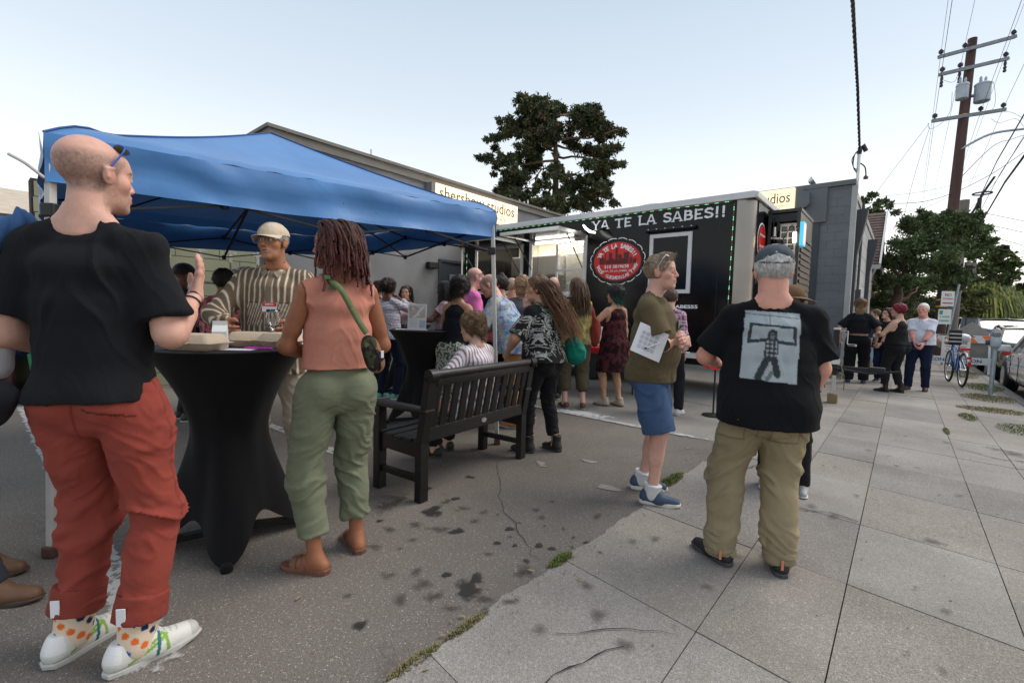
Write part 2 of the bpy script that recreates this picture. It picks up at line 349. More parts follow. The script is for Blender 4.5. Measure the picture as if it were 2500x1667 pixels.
crack([(-1.0,1.5),(-.8,1.72),(-.62,1.83)], .005, side, .0105, 11)
crack([(-.9,1.2),(-.82,1.5),(-.76,1.62)], .008, side, .0105, 12)
crack([(-.98,3.9),(-.94,4.15),(-.97,4.3),(-.9,4.5)], .012, side, .012, 13)
crack([(-.55,3.6),(-.3,3.72),(-.15,3.68)], .012, side, .012, 14)
crack([(.5,6.6),(.8,6.4),(1.2,6.5),(1.5,6.2)], .02, side, .012, 16)
crack([(-8,7.3),(-5,7.0),(-2.6,7.15),(-1.4,6.8)], .02, bpy.data.objects['driveway'], .006, 17)
crack([(-5.2,5.1),(-5.25,7.2),(-5.3,9.8)], .02, bpy.data.objects['driveway'], .006, 18)
for x, y, w in ((-2.05, 3.52, .06), (-1.62, 3.08, .08), (-2.33, 3.18, .05), (-2.27, 3.13, .035)):  # flattened pale spots on the asphalt
    blot('pale_patch', x, y, w, w*.7, M_APRON, lotg, z=.004)
# grass
M_GRASS = mat('grass_blades', (.09,.13,.03), .7, col2=(.16,.17,.05), scale=12, spec=.3)
M_DRYGRASS = mat('dry_grass_blades', (.16,.15,.06), .8, col2=(.25,.21,.10), scale=12, spec=.3)
def grass(cx, cy, rx, ry, n, h, m_, seed, name='grass', dirt=True):
    rr = random.Random(seed); b = MB()
    for _ in range(n):
        a = rr.uniform(0, 6.28); q_ = math.sqrt(rr.random()); x = cx+rx*q_*math.cos(a); y = cy+ry*q_*math.sin(a)
        hh = h*rr.uniform(.4, 1.1)*(1.1-.6*q_); d = rr.uniform(0, 6.28); lx, ly = math.cos(d)*hh*.7, math.sin(d)*hh*.7
        w = .0022+.0015*rr.random(); px, py = -math.sin(d)*w, math.cos(d)*w
        b.add([(x-px, y-py, 0), (x+px, y+py, 0), (x+lx*.4+px*.7, y+ly*.4+py*.7, hh*.7), (x+lx*.4-px*.7, y+ly*.4-py*.7, hh*.7), (x+lx, y+ly, hh)],
              [(0,1,2,3), (3,2,4)])
    return tag(b.build(name, m_, rz=YAW), kind='stuff')
for i, (x, y, rx, ry, n, h, dry) in enumerate([(-1.33,3.55,.055,.26,900,.045,0), (-1.305,1.98,.03,.10,420,.04,0), (-1.30,1.30,.022,.12,300,.03,1),
        (-1.30,1.03,.025,.13,320,.03,1), (1.1,10.0,.42,.30,1500,.05,1), (.75,9.0,.1,.35,600,.04,0), (1.25,8.4,.3,.5,1500,.04,0),
        (1.2,11.6,.35,.6,1600,.05,1), (1.3,13.5,.3,.8,1600,.06,0), (1.2,16.5,.3,1.2,1600,.06,1), (.46,7.6,.03,.25,300,.03,0), (-1.1,12.8,.25,.5,600,.09,0)]):
    grass(x, y, rx, ry, n, h, M_DRYGRASS if dry else M_GRASS, 40+i)
# litter
M_LITTER = mat('white_paper', (.75,.75,.78), .6)
def litter(r, s, w, h, rz, label):
    b = MB(); b.add([(0,0,0),(w,0,.01),(w,h,0),(0,h*.8,.012),(w*.5,h*.5,.03)], [(0,1,4),(1,2,4),(2,3,4),(3,0,4)])
    tag(b.build('litter', M_LITTER, loc=W(r, s, .012), rz=rz), label, 'litter')
litter(1.04, 6.05, .09, .06, .4, 'crumpled white scrap of paper on the sidewalk near the kerb')
# grit, twigs and dead leaves lying on the lot and the sidewalk
M_GRIT = mat('grit', (.30,.26,.22), .9, col2=(.16,.12,.09), scale=40)
rr = random.Random(77); b = MB()
for _ in range(1500):
    e = rr.random(); r = rr.gauss(-1.36, .10) if e < .45 else rr.uniform(-3.6, 1.4); s = rr.uniform(.4, 7)
    h = .002+.005*rr.random()**2; a = rr.uniform(0, 6.28); z = .008 if r > -1.3 else 0.001; P = [(r+h*math.cos(a+k*2.1)*rr.uniform(.6,1.3), s+h*math.sin(a+k*2.1)*rr.uniform(.6,1.3), z) for k in range(3)]
    b.add(P+[(r, s, z+h*.8)], [(0,1,3),(1,2,3),(2,0,3)])
tag(b.build('gravel', M_GRIT, rz=YAW), kind='stuff')
M_LEAFD = mat('dry_leaf', (.24,.15,.07), .8, col2=(.36,.27,.13), scale=20); b = MB()
for _ in range(130):
    e = rr.random(); r = rr.gauss(-1.34, .12) if e < .5 else rr.uniform(-4, 1.5); s = rr.uniform(.5, 10); z = .009; a = rr.uniform(0, 6.28); L_ = rr.uniform(.010, .024); c, n_ = math.cos(a), math.sin(a); w = L_*.35
    b.add([(r-c*L_, s-n_*L_, z), (r-n_*w, s+c*w, z+.006), (r+c*L_, s+n_*L_, z+.003), (r+n_*w, s-c*w, z+.004)], [(0,1,2,3)])
tag(b.build('fallen_leaves', M_LEAFD, rz=YAW), kind='stuff')
# ================================================================ buildings
M_GREY = mat('grey_stucco', (.20,.20,.205), .85, scale=1.2, var=.22, bump=.6, bscale=120)
M_GREYB = mat('grey_painted_block', (.145,.155,.168), .75, scale=2, var=.10, bump=.35, bscale=90)
M_TRIM = mat('dark_grey_trim', (.05,.058,.068), .6, scale=3)
M_FASCIA = mat('brown_grey_fascia', (.17,.155,.135), .7, scale=3)
M_LGREY = mat('pale_grey_block', (.42,.42,.41), .8, scale=2, var=.08, bump=.3, bscale=70)
M_OLIVE = mat('pale_green_block', (.27,.28,.18), .8, col2=(.20,.20,.13), scale=.9, bump=.4, bscale=80)
M_BLACK = mat('black_paint', (.012,.012,.013), .35, scale=5, var=.3)
M_BLACKM = mat('black_metal', (.02,.02,.022), .45, metal=.4, scale=9, var=.3)
M_STEEL = mat('brushed_aluminium', (.55,.55,.54), .34, metal=.9, scale=40, var=.1, stretch=(1,1,.05))
M_WHITE_P = mat('white_paint', (.68,.68,.66), .5, scale=4, var=.05)
M_SIGNLIT = mat('lit_sign_face', (.8,.7,.5), .5, emit=(1.0,.80,.50), estr=.75, scale=1.5, var=.05)
M_SIGNTXT = mat('sign_lettering', (.10,.07,.04), .7)
M_GLASSD = mat('dark_glass', (.02,.02,.025), .08, scale=2, spec=.8)
M_SHINGLE = mat('brown_shingle', (.115,.075,.062), .9, scale=8, var=.3, bump=1, bscale=30)
M_SHINGLE2 = mat('brown_shingle_light', (.135,.09,.075), .9, scale=8, var=.3, bump=1, bscale=30)
H_B = 4.5
bld = street('studio_building', -8.8, 3.6, label='long grey flat-roofed studio building with lit cream signs behind the food trailer', cat='building')
def bp(name, m_): pass
o_ = (-8.8, 3.6)
def L2(r, s): return (r-o_[0], s-o_[1])       # street coords -> the building's own
b = MB(); x, y = L2(-8.8, 3.6); x1, y1 = L2(-8.8-6, 30)
b.box(-6, 0, 0, 26, 0, H_B-.22); b.build('lot_wall', M_GREY, bld)
b = MB(); b.box(-6.06, .05, -.05, 26, H_B-.22, H_B-.06).box(-6.1, .09, -.09, 26, H_B-.06, H_B); b.build('roof_fascia', M_FASCIA, bld)
# front wing: block wall made of single blocks in view
fx0, fy0 = L2(-8.74, 13.5); fx1, _ = L2(-1.08, 13.5)
b = MB(); gx0, _ = L2(-4.6, 0); gx1, _ = L2(-1.72, 0)
b.box(fx0, gx0, fy0, fy0+.3, 0, H_B); b.box(gx0, gx1, fy0, fy0+.3, 3.62, H_B); b.box(gx1, fx1-.001, fy0, fy0+.3, 0, H_B-.02)
b.build('front_wall', M_GREYB, bld)
b = MB(); b.box(fx0+.1, fx1-.3, fy0+.3, fy0+16, 0, 4.3); b.build('hall', M_TRIM, bld)
for z0 in [.2*k for k in range(23)]:                      # courses of blocks beside the door, joints recessed
    for k in range(2):
        xx = gx1+.004+k*.32-(.16 if int(z0*5+.5) % 2 else 0)
        xa, xb = max(xx, gx1+.004), min(xx+.312, fx1-.02)
        if xb-xa > .03: MB().box(xa, xb, fy0-.006, fy0+.002, z0+.004, min(z0+.196, H_B-.03)).build('block', M_GREYB, bld)
MB().box(gx1-.16, gx1-.0, fy0-.05, fy0+.05, 0, 3.62).build('door_jamb', M_TRIM, bld)
MB().box(gx0, gx1, fy0-.045, fy0+.04, 3.54, 3.66).build('door_lintel', M_TRIM, bld)
M_ROLL = mat('cream_roll_door', (.42,.42,.34), .7, scale=3)
for k in range(4): MB().box(gx0, gx1-.17, fy0+.16, fy0+.19, 2.82+.19*k, 2.82+.19*k+.178).build('door_slat', M_ROLL, bld)
MB().box(gx0, gx1-.17, fy0+.29, fy0+.295, 0, 2.82).build('dark_doorway', M_BLACK, bld)
MB().box(fx0, fx1+.02, fy0-.06, fy0+.32, H_B-.02, H_B+.09).build('parapet_cap', M_GREYB, bld)
MB().box(gx0-.4, L2(-1.6, 0)[0], fy0-.07, fy0-.001, 3.66, H_B-.03).build('fascia_board', M_GREYB, bld)
sx0, _ = L2(-4.35, 0); sx1, _ = L2(-2.26, 0)
MB().cbox(((sx0+sx1)/2, fy0-.16, 4.235), (sx1-sx0, .16, .60), bev=.01).build('sign_face', M_SIGNLIT, bld)
# curved bracket beside the sign
prof = [(0,.30),(.13,.28),(.16,.20),(.28,.15),(.30,-.12),(.24,-.20),(.16,-.22),(.06,-.30),(0,-.38)]
b = MB(); b.prism([(sx1+.02+px, 4.24+pz) for px, pz in prof], fy0-.2, fy0-.075); b.build('sign_bracket', M_GREYB, bld)
lettering('sign_lettering', 'shershow studios', M_SIGNTXT, bld, (sx0+.08, fy0-.2425, 4.19), (1,0,0), (0,0,1), width=1.92, height=.25)
lettering('sign_lettering', 'P H O T O G R A P H Y', M_SIGNTXT, bld, (sx0+.5, fy0-.243, 4.0), (1,0,0), (0,0,1), width=1.3, height=.075)
MB().box(sx0+.5, sx0+1.9, fy0-.2445, fy0-.24, 4.115, 4.122).build('sign_rule', M_SIGNTXT, bld)
# lot side sign
y0, y1 = L2(0, 7.2)[1], L2(0, 10.2)[1]
MB().cbox((.17, (y0+y1)/2, 3.98), (.16, y1-y0, .58), bev=.01).build('sign_face', M_SIGNLIT, bld)
MB().box(.02, .24, y0-.12, y0-.01, 3.6, 4.27).build('sign_bracket', M_GREY, bld)
lettering('sign_lettering', 'shershow studios', M_SIGNTXT, bld, (.253, y0+.12, 3.94), (0,1,0), (0,0,1), width=2.72, height=.28)
lettering('sign_lettering', 'P H O T O G R A P H Y', M_SIGNTXT, bld, (.253, y0+.9, 3.74), (0,1,0), (0,0,1), width=1.6, height=.09)
MB().box(.252, .256, y0+.7, y1-.2, 3.865, 3.872).build('sign_rule', M_SIGNTXT, bld)
# flush door and wall lamp on the lot side
dy0, dy1 = L2(0, 7.55)[1], L2(0, 8.9)[1]
b = MB(); b.box(-.02, .015, dy0+.04, dy1, 0, 2.48); b.build('flush_door', M_TRIM, bld)
b = MB(); b.box(0, .045, dy0-.03, dy0+.035, 0, 2.5).box(0, .045, dy0-.03, dy1, 2.485, 2.55); b.build('door_frame', M_TRIM, bld)
lampo = MB().cbox((.09, L2(0,7.25)[1], 2.36), (.16, .26, .15), bev=.02).build('wall_lamp', M_BLACKM, bld)
MB().box(.03, .15, L2(0,7.14)[1], L2(0,7.36)[1], 2.275, 2.284).build('lamp_lens', M_GLASSD, lampo)
for yy in (5.6, 10.9): MB().tube([(.02, L2(0,yy)[1], H_B-.05), (.05, L2(0,yy)[1], H_B+.02), (.05, L2(0,yy)[1], H_B+.12)], .02).build('roof_vent', M_STEEL, bld)
# street side: pale block wall and flared pilasters
b = MB(); kx = fx1
b.box(kx-.3, kx, fy0+.301, fy0+9.0, 0, H_B-.25); b.build('street_wall', M_LGREY, bld)
b = MB(); b.box(kx-.29, kx+.03, fy0+.31, fy0+9.05, H_B-.25, H_B-.1); b.build('parapet_cap', M_LGREY, bld)
for z0 in [.4*k for k in range(11)]:
    MB().box(kx-.002, kx+.0035, fy0+.32, fy0+9, z0+.395, z0+.40).build('block_course', M_GREYB, bld)
b = MB(); b.box(kx-.05, kx+.06, fy0-.01, fy0+.13, 0, H_B-.05); b.build('corner_trim', M_LGREY, bld)
for k, yy in enumerate((.35, 5.6)):
    b = MB(); b.prism([(0, 0), (.10, 0), (.10, 2.9), (.25, 3.85), (.25, 3.95), (0, 3.95)], yy, yy+.30, Matrix.Translation((kx+.004, fy0, 0)))
    b.build('pilaster', M_TRIM, bld)
MB().tube([(kx+.1, fy0+1.35, 1.95), (kx+.1, fy0+1.35, 4.3)], .03, 8).build('conduit', M_TRIM, bld)
MB().box(kx+.02, kx+.17, fy0+1.25, fy0+1.45, 1.75, 2.1).build('meter_box', M_TRIM, bld)
# rooftop floodlight
fl = street('floodlight', -1.95, 13.62, H_B+.08, label='grey floodlight head on the roof edge beside the cream sign', cat='floodlight')
MB().tube([(0,0,0),(0,0,.1)], .012).build('bracket', M_STEEL, fl)
b = MB(); b.lathe([(.02,-.09),(.06,-.07),(.10,0),(.11,.03)], n=14, M=Matrix.Translation((0,0,.14)) @ Matrix.Rotation(R(60), 4, 'Y')); b.build('lamp_head', M_STEEL, fl, smooth=True)
# pale green block wall with iron crosses, left of the building
gw = street('garden_wall', -9.2, 3.5, label='pale green block wall standing behind the people under the blue canopy', cat='wall')
MB().box(0, .3, -2.9, -.06, 0, 2.9).build('wall_core', M_GROUT, gw)
for i in range(14):
    for j in range(11):
        yb = -.08-(j+1)*.62+(.31 if i % 2 else 0); ya = yb+.612
        if ya < -2.8: continue
        MB().box(.29, .312, max(yb, -2.88), min(ya, -.07), i*.205+.005, i*.205+.2).build('block', M_OLIVE, gw)
ir = street('iron_fence', -8.55, .75, label='rusty wrought iron fence with pale cross finials under the canopy', cat='fence')
M_IRON = mat('rusty_iron', (.10,.085,.07), .8, scale=20, var=.4)
M_BONE = mat('pale_iron', (.33,.32,.27), .8, scale=20, var=.3)
for k in range(7):
    y = k*.42; f = MB().tube([(0,y,0),(0,y,2.0)], .014, 6).build('picket', M_IRON, ir)
    MB().cbox((0,y,2.12), (.03,.05,.26)).cbox((0.002,y,2.16), (.03,.17,.05)).build('cross_finial', M_BONE, f)
for z in (.4, 1.65): MB().tube([(0,-.1,z),(0,2.7,z)], .016, 6).build('rail', M_IRON, ir)
for k in range(6):
    y = .21+k*.42; MB().tube([(0, y+.12*math.cos(a), 1.25+.12*math.sin(a)) for a in [i*math.pi/6 for i in range(13)]], .009, 5).build('iron_ring', M_IRON, ir)
# far low roof at the left edge
lr = street('low_house', -24, 2.5, label='distant low house with pale tan roof at the far left', cat='house')
M_TANROOF = mat('tan_roof', (.50,.42,.33), .9, scale=3)
MB().box(-10, 0, -14, 6, 0, 4.2).build('wall', M_LGREY, lr)
b = MB(); b.prism([(-10.4, 4.2), (.4, 4.2), (-5, 5.9)], -14.4, 6.4); b.build('roof', M_TANROOF, lr)
# house with brown shingle roof behind the trees on the street
hs = street('shingle_house', -1.4, 24.2, label='house with brown shingled gable roof and white fascia beyond the grey building', cat='house')
MB().box(-7, -.3, .4, 9, 0, 3.35).build('wall', mat('beige_wall', (.42,.40,.33), .8), hs)
MB().add([(-8,0,3.62),(.42,0,3.62),(.42,3.2,6.25),(-8,3.2,6.25),(.42,6.4,3.62),(-8,6.4,3.62)], [(0,1,2,3),(3,2,4,5),(1,4,2),(0,3,5),(0,5,4,1)]).build('roof', M_SHINGLE, hs)
for k in range(18):                                       # shingle courses on the slope above the eave
    t0, t1 = k/18, (k+1)/18+.012; y0_, z0_ = 3.2*t0, 3.62+2.63*t0; y1_, z1_ = 3.2*t1, 3.62+2.63*t1
    MB().add([(-8,y0_-.04,z0_+.05),(.44,y0_-.04,z0_+.05),(.44,y1_-.03,z1_+.015),(-8,y1_-.03,z1_+.015),(-8,y0_,z0_),(.44,y0_,z0_)], [(0,1,2,3),(4,5,1,0)]).build('shingle_course', M_SHINGLE if k % 2 else M_SHINGLE2, hs)
MB().bar((.48,-.1,3.58),(.48,3.2,6.28), .06,.2).build('white_bargeboard', M_WHITE_P, hs)
MB().box(-8,.5,-.12,-.02,3.44,3.62).build('gutter', M_WHITE_P, hs)
MB().tube([(.35,-.1,3.45),(.2,.1,3.1),(-.2,.3,2.8),(-.2,.3,0)], .045, 8).build('downpipe', M_WHITE_P, hs)
# red-brown gable behind the trailer
h2 = street('gable_house', -6.6, 24, label='red-brown shingled roof rising behind the food trailer', cat='house')
MB().box(-9.5, 0, .3, 9, 0, 4.9).build('wall', mat('beige_wall', (.42,.40,.33), .8), h2)
MB().add([(-11,-.2,5.0),(-11,9,5.0),(.3,-.2,5.0),(.3,9,5.0),(-11,4,6.0),(.3,4,7.0)], [(0,2,5,4),(1,4,5,3),(2,3,5),(0,4,1),(0,1,3,2)]).build('roof', M_SHINGLE, h2)
MB().bar((.34,-.25,5.0),(.34,4,7.03), .08,.22).build('white_bargeboard', M_WHITE_P, h2)
MB().bar((.34,4,7.03),(.34,9,5.0), .08,.22).build('white_bargeboard', M_WHITE_P, h2)
# signs on the lot side wall
ps = street('parking_sign', -8.78, 8.05, 1.95, label='small grey parking notice board on the grey wall by the flush door', cat='sign')
M_SG = mat('notice_board_grey', (.10,.105,.11), .6)
MB().box(0, .02, -.17, .17, -.35, .25).build('board', mat('notice_board_pale', (.30,.31,.31), .6), ps)
MB().box(.02, .024, -.15, .15, -.34, .08).build('notice_panel', M_SG, ps)
lettering('lettering', 'PARKING FOR', M_SG, ps, (.026, -.14, .17), (0,1,0), (0,0,1), width=.28, height=.045, ext=.001)
for k, t in enumerate(('TENANTS', 'ONLY', 'VIOLATORS', 'WILL BE', 'TOWED')):
    lettering('lettering', t, M_WHITE_P, ps, (.026, 0, .04-.075*k), (0,1,0), (0,0,1), height=.04, center=True, ext=.001)
# ================================================================ food trailer (its own frame: x along the side, y through it)
M_TBLK = mat('trailer_black_skin', (.005,.005,.006), .16, scale=2, var=.4, spec=.22)
M_TWHT = mat('trailer_white_trim', (.62,.62,.63), .4, scale=4, var=.06)
M_TSIL = mat('polished_corner', (.27,.25,.23), .32, metal=.85, scale=2, var=.1)
M_LET = mat('silver_vinyl_letters', (.80,.82,.84), .35, scale=30, var=.1)
M_LETW = mat('white_vinyl', (.80,.80,.80), .5, var=.03)
M_RED = mat('red_vinyl', (.75,.02,.012), .45, col2=(.45,.008,.012), scale=1.4)
M_DRED = mat('dark_red_print', (.10,.006,.008), .5, scale=10, var=.3)
M_GREEN = mat('green_led', (.3,1,.5), .4, emit=(.25,1,.42), estr=1.7)
M_WIRE = mat('copper_wire', (.28,.18,.10), .5)
M_TUBEW = mat('white_light_tube', (1,1,1), .4, emit=(1,.95,.86), estr=9)
M_FLOOD = mat('floodlight_glass', (1,1,1), .4, emit=(1,.93,.82), estr=22)
M_INT = mat('cream_interior_panel', (.52,.50,.42), .45, scale=3, var=.06)
M_INTW = mat('white_cabinet', (.68,.68,.66), .4, scale=3, var=.05)
TX0, TX1, TS = -8.27, -2.12, 7.9
TZ0, TZ1, TD = .69, 3.21, 2.1
tr = street('food_trailer', 0, TS, label='black food trailer lettered YA TE LA SABES!! with open serving hatches and green lights', cat='food trailer')
# the side skin with window holes
WL = (-6.24, -4.82, 1.67, 2.83)          # open hatch in the middle
WA = (-7.88, -6.42, 1.70, 2.78)          # open hatch at the left
b = MB()
xs = [TX0, WA[0], WA[1], WL[0], WL[1], TX1]; zs = [TZ0, 1.70, 2.75, TZ1]
for i in range(5):
    for k in range(3):
        if k == 1 and i in (1, 3): continue
        b.box(xs[i], xs[i+1], 0, .05, zs[k], zs[k+1])
b.build('side_panel', M_TBLK, tr)
MB().box(TX0, TX1, TD-.04, TD, TZ0, TZ1).box(TX0, TX0+.04, .051, TD-.041, TZ0, TZ1).build('rear_panel', M_TBLK, tr)
MB().box(TX0-.02, TX1+.26, -.02, TD+.02, TZ1, TZ1+.03).build('roof', M_TWHT, tr)
MB().cbox(((TX0+TX1)/2+.12, -.03, TZ1-.012), (TX1-TX0+.28, .04, .105), bev=.01).build('roof_rail', M_TWHT, tr)
MB().box(TX0+.05, TX1-.03, .05, TD-.05, TZ0, TZ0+.05).build('floor', M_TSIL, tr)
MB().cbox(((TX0+TX1)/2, .0, TZ0-.045), (TX1-TX0, .06, .09), bev=.01).build('bottom_rail', M_TWHT, tr)
b = MB(); b.box(TX0, TX1+.1, .25, .35, .47, .60).box(TX0, TX1+.1, TD-.35, TD-.25, .47, .60)
for k in range(7): b.box(TX0+.3+k, TX0+.38+k, .35, TD-.35, .48, .56)
b.build('chassis', M_BLACKM, tr)
b = MB(); b.flat([(TX1+.001,-.012),(TX1+.10,.0),(TX1+.19,.05),(TX1+.235,.13),(TX1+.245,.22),(TX1+.20,.22),(TX1+.16,.10),(TX1+.001,.04)], TZ0, TZ1-.05); b.build('corner_post', M_TSIL, tr, smooth=True)
b = MB(); b.box(TX1+.21, TX1+.262, .221, TD-.02, TZ0, TZ1-.06); b.build('front_panel', M_TBLK, tr)
MB().cbox((TX1+.27, TD/2, TZ1-.015), (.06, TD+.06, .10), bev=.02).build('roof_rail', M_TWHT, tr)
for wx in (-5.6, -4.75):
    for wy in (.16, TD-.16):
        w = MB().lathe([(.20,-.1),(.33,-.09),(.345,-.05),(.345,.05),(.33,.09),(.20,.1)], n=28, M=Matrix.Translation((wx,wy,.345)) @ Matrix.Rotation(R(90),4,'X')).build('wheel', mat('tyre_rubber', (.018,.018,.018), .8), tr, smooth=True)
        MB().lathe([(.0,-.085),(.19,-.085),(.20,-.05),(.12,-.03),(.0,-.03)], n=20, M=Matrix.Translation((wx,wy-.02*(1 if wy < 1 else -1),.345)) @ Matrix.Rotation(R(90),4,'X')).build('rim', M_TSIL, w, smooth=True)
MB().box(-6.05, -4.3, .06, .36, .70, .705).build('fender', M_BLACKM, tr)
# letters: drawn strokes with wedge serifs
GL = {
 'Y': (1.0, [((.12,1),(.5,.46)),((.9,1),(.5,.46)),((.5,.5),(.5,0))], [(.12,1,.26),(.9,1,.22),(.5,0,.3)]),
 'A': (1.0, [((.1,0),(.46,1)),((.54,1),(.9,0)),((.24,.32),(.78,.32))], [(.1,0,.24),(.9,0,.26)]),
 'T': (.95,[((.04,.93),(.91,.93)),((.48,.95),(.48,0))], [(.48,0,.3)]),
 'E': (.85,[((.2,0),(.2,1)),((.2,.93),(.78,.93)),((.2,.5),(.62,.5)),((.2,.07),(.8,.07))], []),
 'L': (.85,[((.22,0),(.22,1)),((.22,.07),(.8,.07))], [(.22,1,.3)]),
 'B': (.9, [((.2,0),(.2,1)),((.2,.93),(.6,.93)),((.6,.93),(.72,.82)),((.72,.82),(.72,.66)),((.72,.66),(.58,.53)),((.2,.53),(.6,.53)),((.6,.53),(.8,.40)),((.8,.40),(.8,.2)),((.8,.2),(.64,.07)),((.2,.07),(.64,.07))], []),
 'S': (.85,[((.76,.82),(.60,.93)),((.60,.93),(.32,.93)),((.32,.93),(.18,.80)),((.18,.80),(.2,.62)),((.2,.62),(.68,.42)),((.68,.42),(.78,.28)),((.78,.28),(.68,.10)),((.68,.10),(.36,.06)),((.36,.06),(.14,.17))], [(.78,.84,.1)]),
 '!': (.5, [((.26,1),(.24,.34)),((.25,.10),(.25,.0))], []),
 ' ': (.55,[],[])}
def slogan(name, txt, m_, parent, x, z, h, wscale, slope=0, y=-.012, stroke=.155):
    eps = 0
    for ch in txt:
        wd, st, se = GL[ch]
        if st:
            b = MB()
            for (p, q_) in st:
                a = Vector((x+p[0]*h*wscale, y-eps, z+p[1]*h)); c = Vector((x+q_[0]*h*wscale, y-eps, z+q_[1]*h)); eps = (eps+.0004) % .006
                w_ = stroke*h*(1.12 if abs(p[0]-q_[0]) < .3 else .85); d = (c-a).normalized(); n_ = Vector((-d.z, 0, d.x))*w_/2; e = d*w_*.32
                P = [a-e-n_, c+e-n_, c+e+n_, a-e+n_]; b.add([tuple(v) for v in P]+[(v.x, y+.004, v.z) for v in P], [(0,1,2,3),(0,4,5,1),(1,5,6,2),(2,6,7,3),(3,7,4,0)])
            for (sx_, sz_, sw) in se:
                X_ = x+sx_*h*wscale; Z_ = z+sz_*h; s2 = sw*h*wscale*.72; yy = y-eps; eps = (eps+.0004) % .006
                b.box(X_-s2, X_+s2, yy, y+.004, Z_-.045*h, Z_+.045*h)
            b.build(name, m_, parent)
        x += (wd+.06)*h*wscale
    return x
slogan('slogan_letter', 'YA TE LA SABES!!', M_LET, tr, -4.73, 2.915, .158, 1.14, stroke=.19)
lettering('web_address', '@YATELASABES55', M_LET, tr, (-3.62, -.006, 1.42), (1,0,0), (0,0,1), width=.97, height=.078, off=.03)
# window on the right: white frame and dark pane
def window_frame(x0, x1, z0, z1, t, name='window_frame', y=-.03, parent=tr, m_=M_TWHT):
    f = MB()
    f.box(x0, x1, y, .0, z1-t, z1).box(x0, x1, y, .0, z0, z0+t).box(x0, x0+t, y, .0, z0+t, z1-t).box(x1-t, x1, y, .0, z0+t, z1-t)
    return f.build(name, m_, parent)
window_frame(-3.53, -2.79, 1.69, 2.72, .065)
MB().box(-3.46, -2.86, -.012, -.004, 1.76, 2.65).build('window_pane', M_TBLK, tr)
def awning_roll(x0, x1, z):
    a = MB().tube([(x0, -.05, z), (x1, -.05, z)], .035, 10).build('hatch_hinge', M_BLACKM, tr, smooth=True)
    k = int((x1-x0)/.13)
    for i in range(k): MB().cbox((x0+.06+i*(x1-x0-.12)/max(1,k-1), -.088, z+.012), (.016,.008,.016)).build('bolt_head', M_STEEL, a)
for k in range(5): MB().box(TX0+1.02+k*1.22, TX0+1.026+k*1.22, -.0035, .001, TZ0+.01, TZ1-.07).build('panel_seam', M_BLACKM, tr)
for k in range(22): MB().cbox((TX0+.2+k*.28, -.052, TZ1-.03), (.011,.006,.011)).build('rivet', M_STEEL, tr)
awning_roll(-3.60, -2.73, 2.79)
awning_roll(-6.32, -4.75, 2.90)
awning_roll(-7.98, -6.36, 2.84)
window_frame(*WL, .07); window_frame(*WA, .07)
# raised hatches, seen nearly edge on, with gas struts
for (x0, x1, z) in ((WL[0]+.02, WL[1]-.02, 2.83), (WA[0]+.02, WA[1]-.02, 2.79)):
    h_ = MB().box(x0, x1, -.95, -.06, z-.02, z+.015).build('raised_hatch', M_TBLK, tr)
    MB().box(x0-.02, x1+.02, -.99, -.94, z-.035, z+.03).box(x0-.02, x0+.03, -.94, -.06, z-.034, z+.029).box(x1-.03, x1+.02, -.94, -.06, z-.034, z+.029).build('hatch_frame', M_STEEL, h_)
    for xx in (x0+.06, x1-.06): MB().tube([(xx, -.04, z-.62), (xx, -.62, z-.03)], .012, 6).build('gas_strut', M_BLACKM, tr)
# service counter shelf and lit interior
MB().box(WL[0], WL[1], -.28, -.001, WL[2]-.05, WL[2]-.015).build('serving_shelf', M_STEEL, tr)
b = MB(); b.box(TX0+.06, TX1-.05, TD-.10, TD-.06, TZ0+.05, TZ1-.02); b.build('interior_back_wall', M_INT, tr)
MB().box(TX0+.06, TX1-.05, .06, TD-.1, TZ1-.03, TZ1-.005).build('interior_ceiling', M_INT, tr)
MB().box(-4.7, -4.66, .06, TD-.1, TZ0+.05, TZ1-.03).build('interior_partition', M_INTW, tr)
cab = MB().cbox((-5.15, TD-.32, 2.35), (.7,.36,.75), bev=.01).build('wall_cabinet', M_INTW, tr)
for dx in (-.03, .03): MB().cbox((-5.15+dx, TD-.51, 2.08), (.012,.02,.05)).build('handle', M_STEEL, cab)
MB().cbox((-6.05, TD-.35, 1.9), (.55,.5,1.7), bev=.02).build('refrigerator', M_STEEL, tr)
MB().cbox((-7.1, TD-.5, 2.45), (1.5,.7,.5), bev=.03).build('range_hood', M_STEEL, tr)
MB().tube([(-7.9,TD-.16,2.55),(-6.4,TD-.16,2.55)], .03).build('pipe', M_INTW, tr)
sw = MB().box(-5.55, -4.88, -.022, .002, 2.15, 2.19).box(-5.55, -5.50, -.022, .002, WL[2]+.07, WL[3]-.07).build('sliding_window_frame', M_TWHT, tr)
MB().box(-5.50, -4.9, .008, .014, WL[2]+.07, WL[3]-.07).build('window_glass', mat('thin_glass', (.9,.95,.95), .03, trans=1, alpha=.25, var=.01), tr)
MB().cbox((-5.6, -.03, 2.76), (.95,.035,.04), bev=.01).build('light_tube', M_TUBEW, tr)
def small_light(name, loc, e, size, col, sz=.3, rot=(0,0,0)):
    l = bpy.data.lights.new(name, 'AREA'); l.energy = e; l.color = col; l.shape = 'RECTANGLE'; l.size = size; l.size_y = sz
    o = bpy.data.objects.new(name, l); COL.objects.link(o); o.location = loc; o.rotation_euler = rot; return o
lt = small_light('interior_lamp', (0,0,0), 85, 3.2, (1,.90,.72)); lt.parent = tr; lt.location = (-6.4, 1.2, TZ1-.06)
MB().box(-7.4, -5.0, 1.12, 1.28, TZ1-.05, TZ1-.035).build('ceiling_light', mat('warm_light_panel', (1,1,1), .4, emit=(1,.9,.74), estr=4), tr)
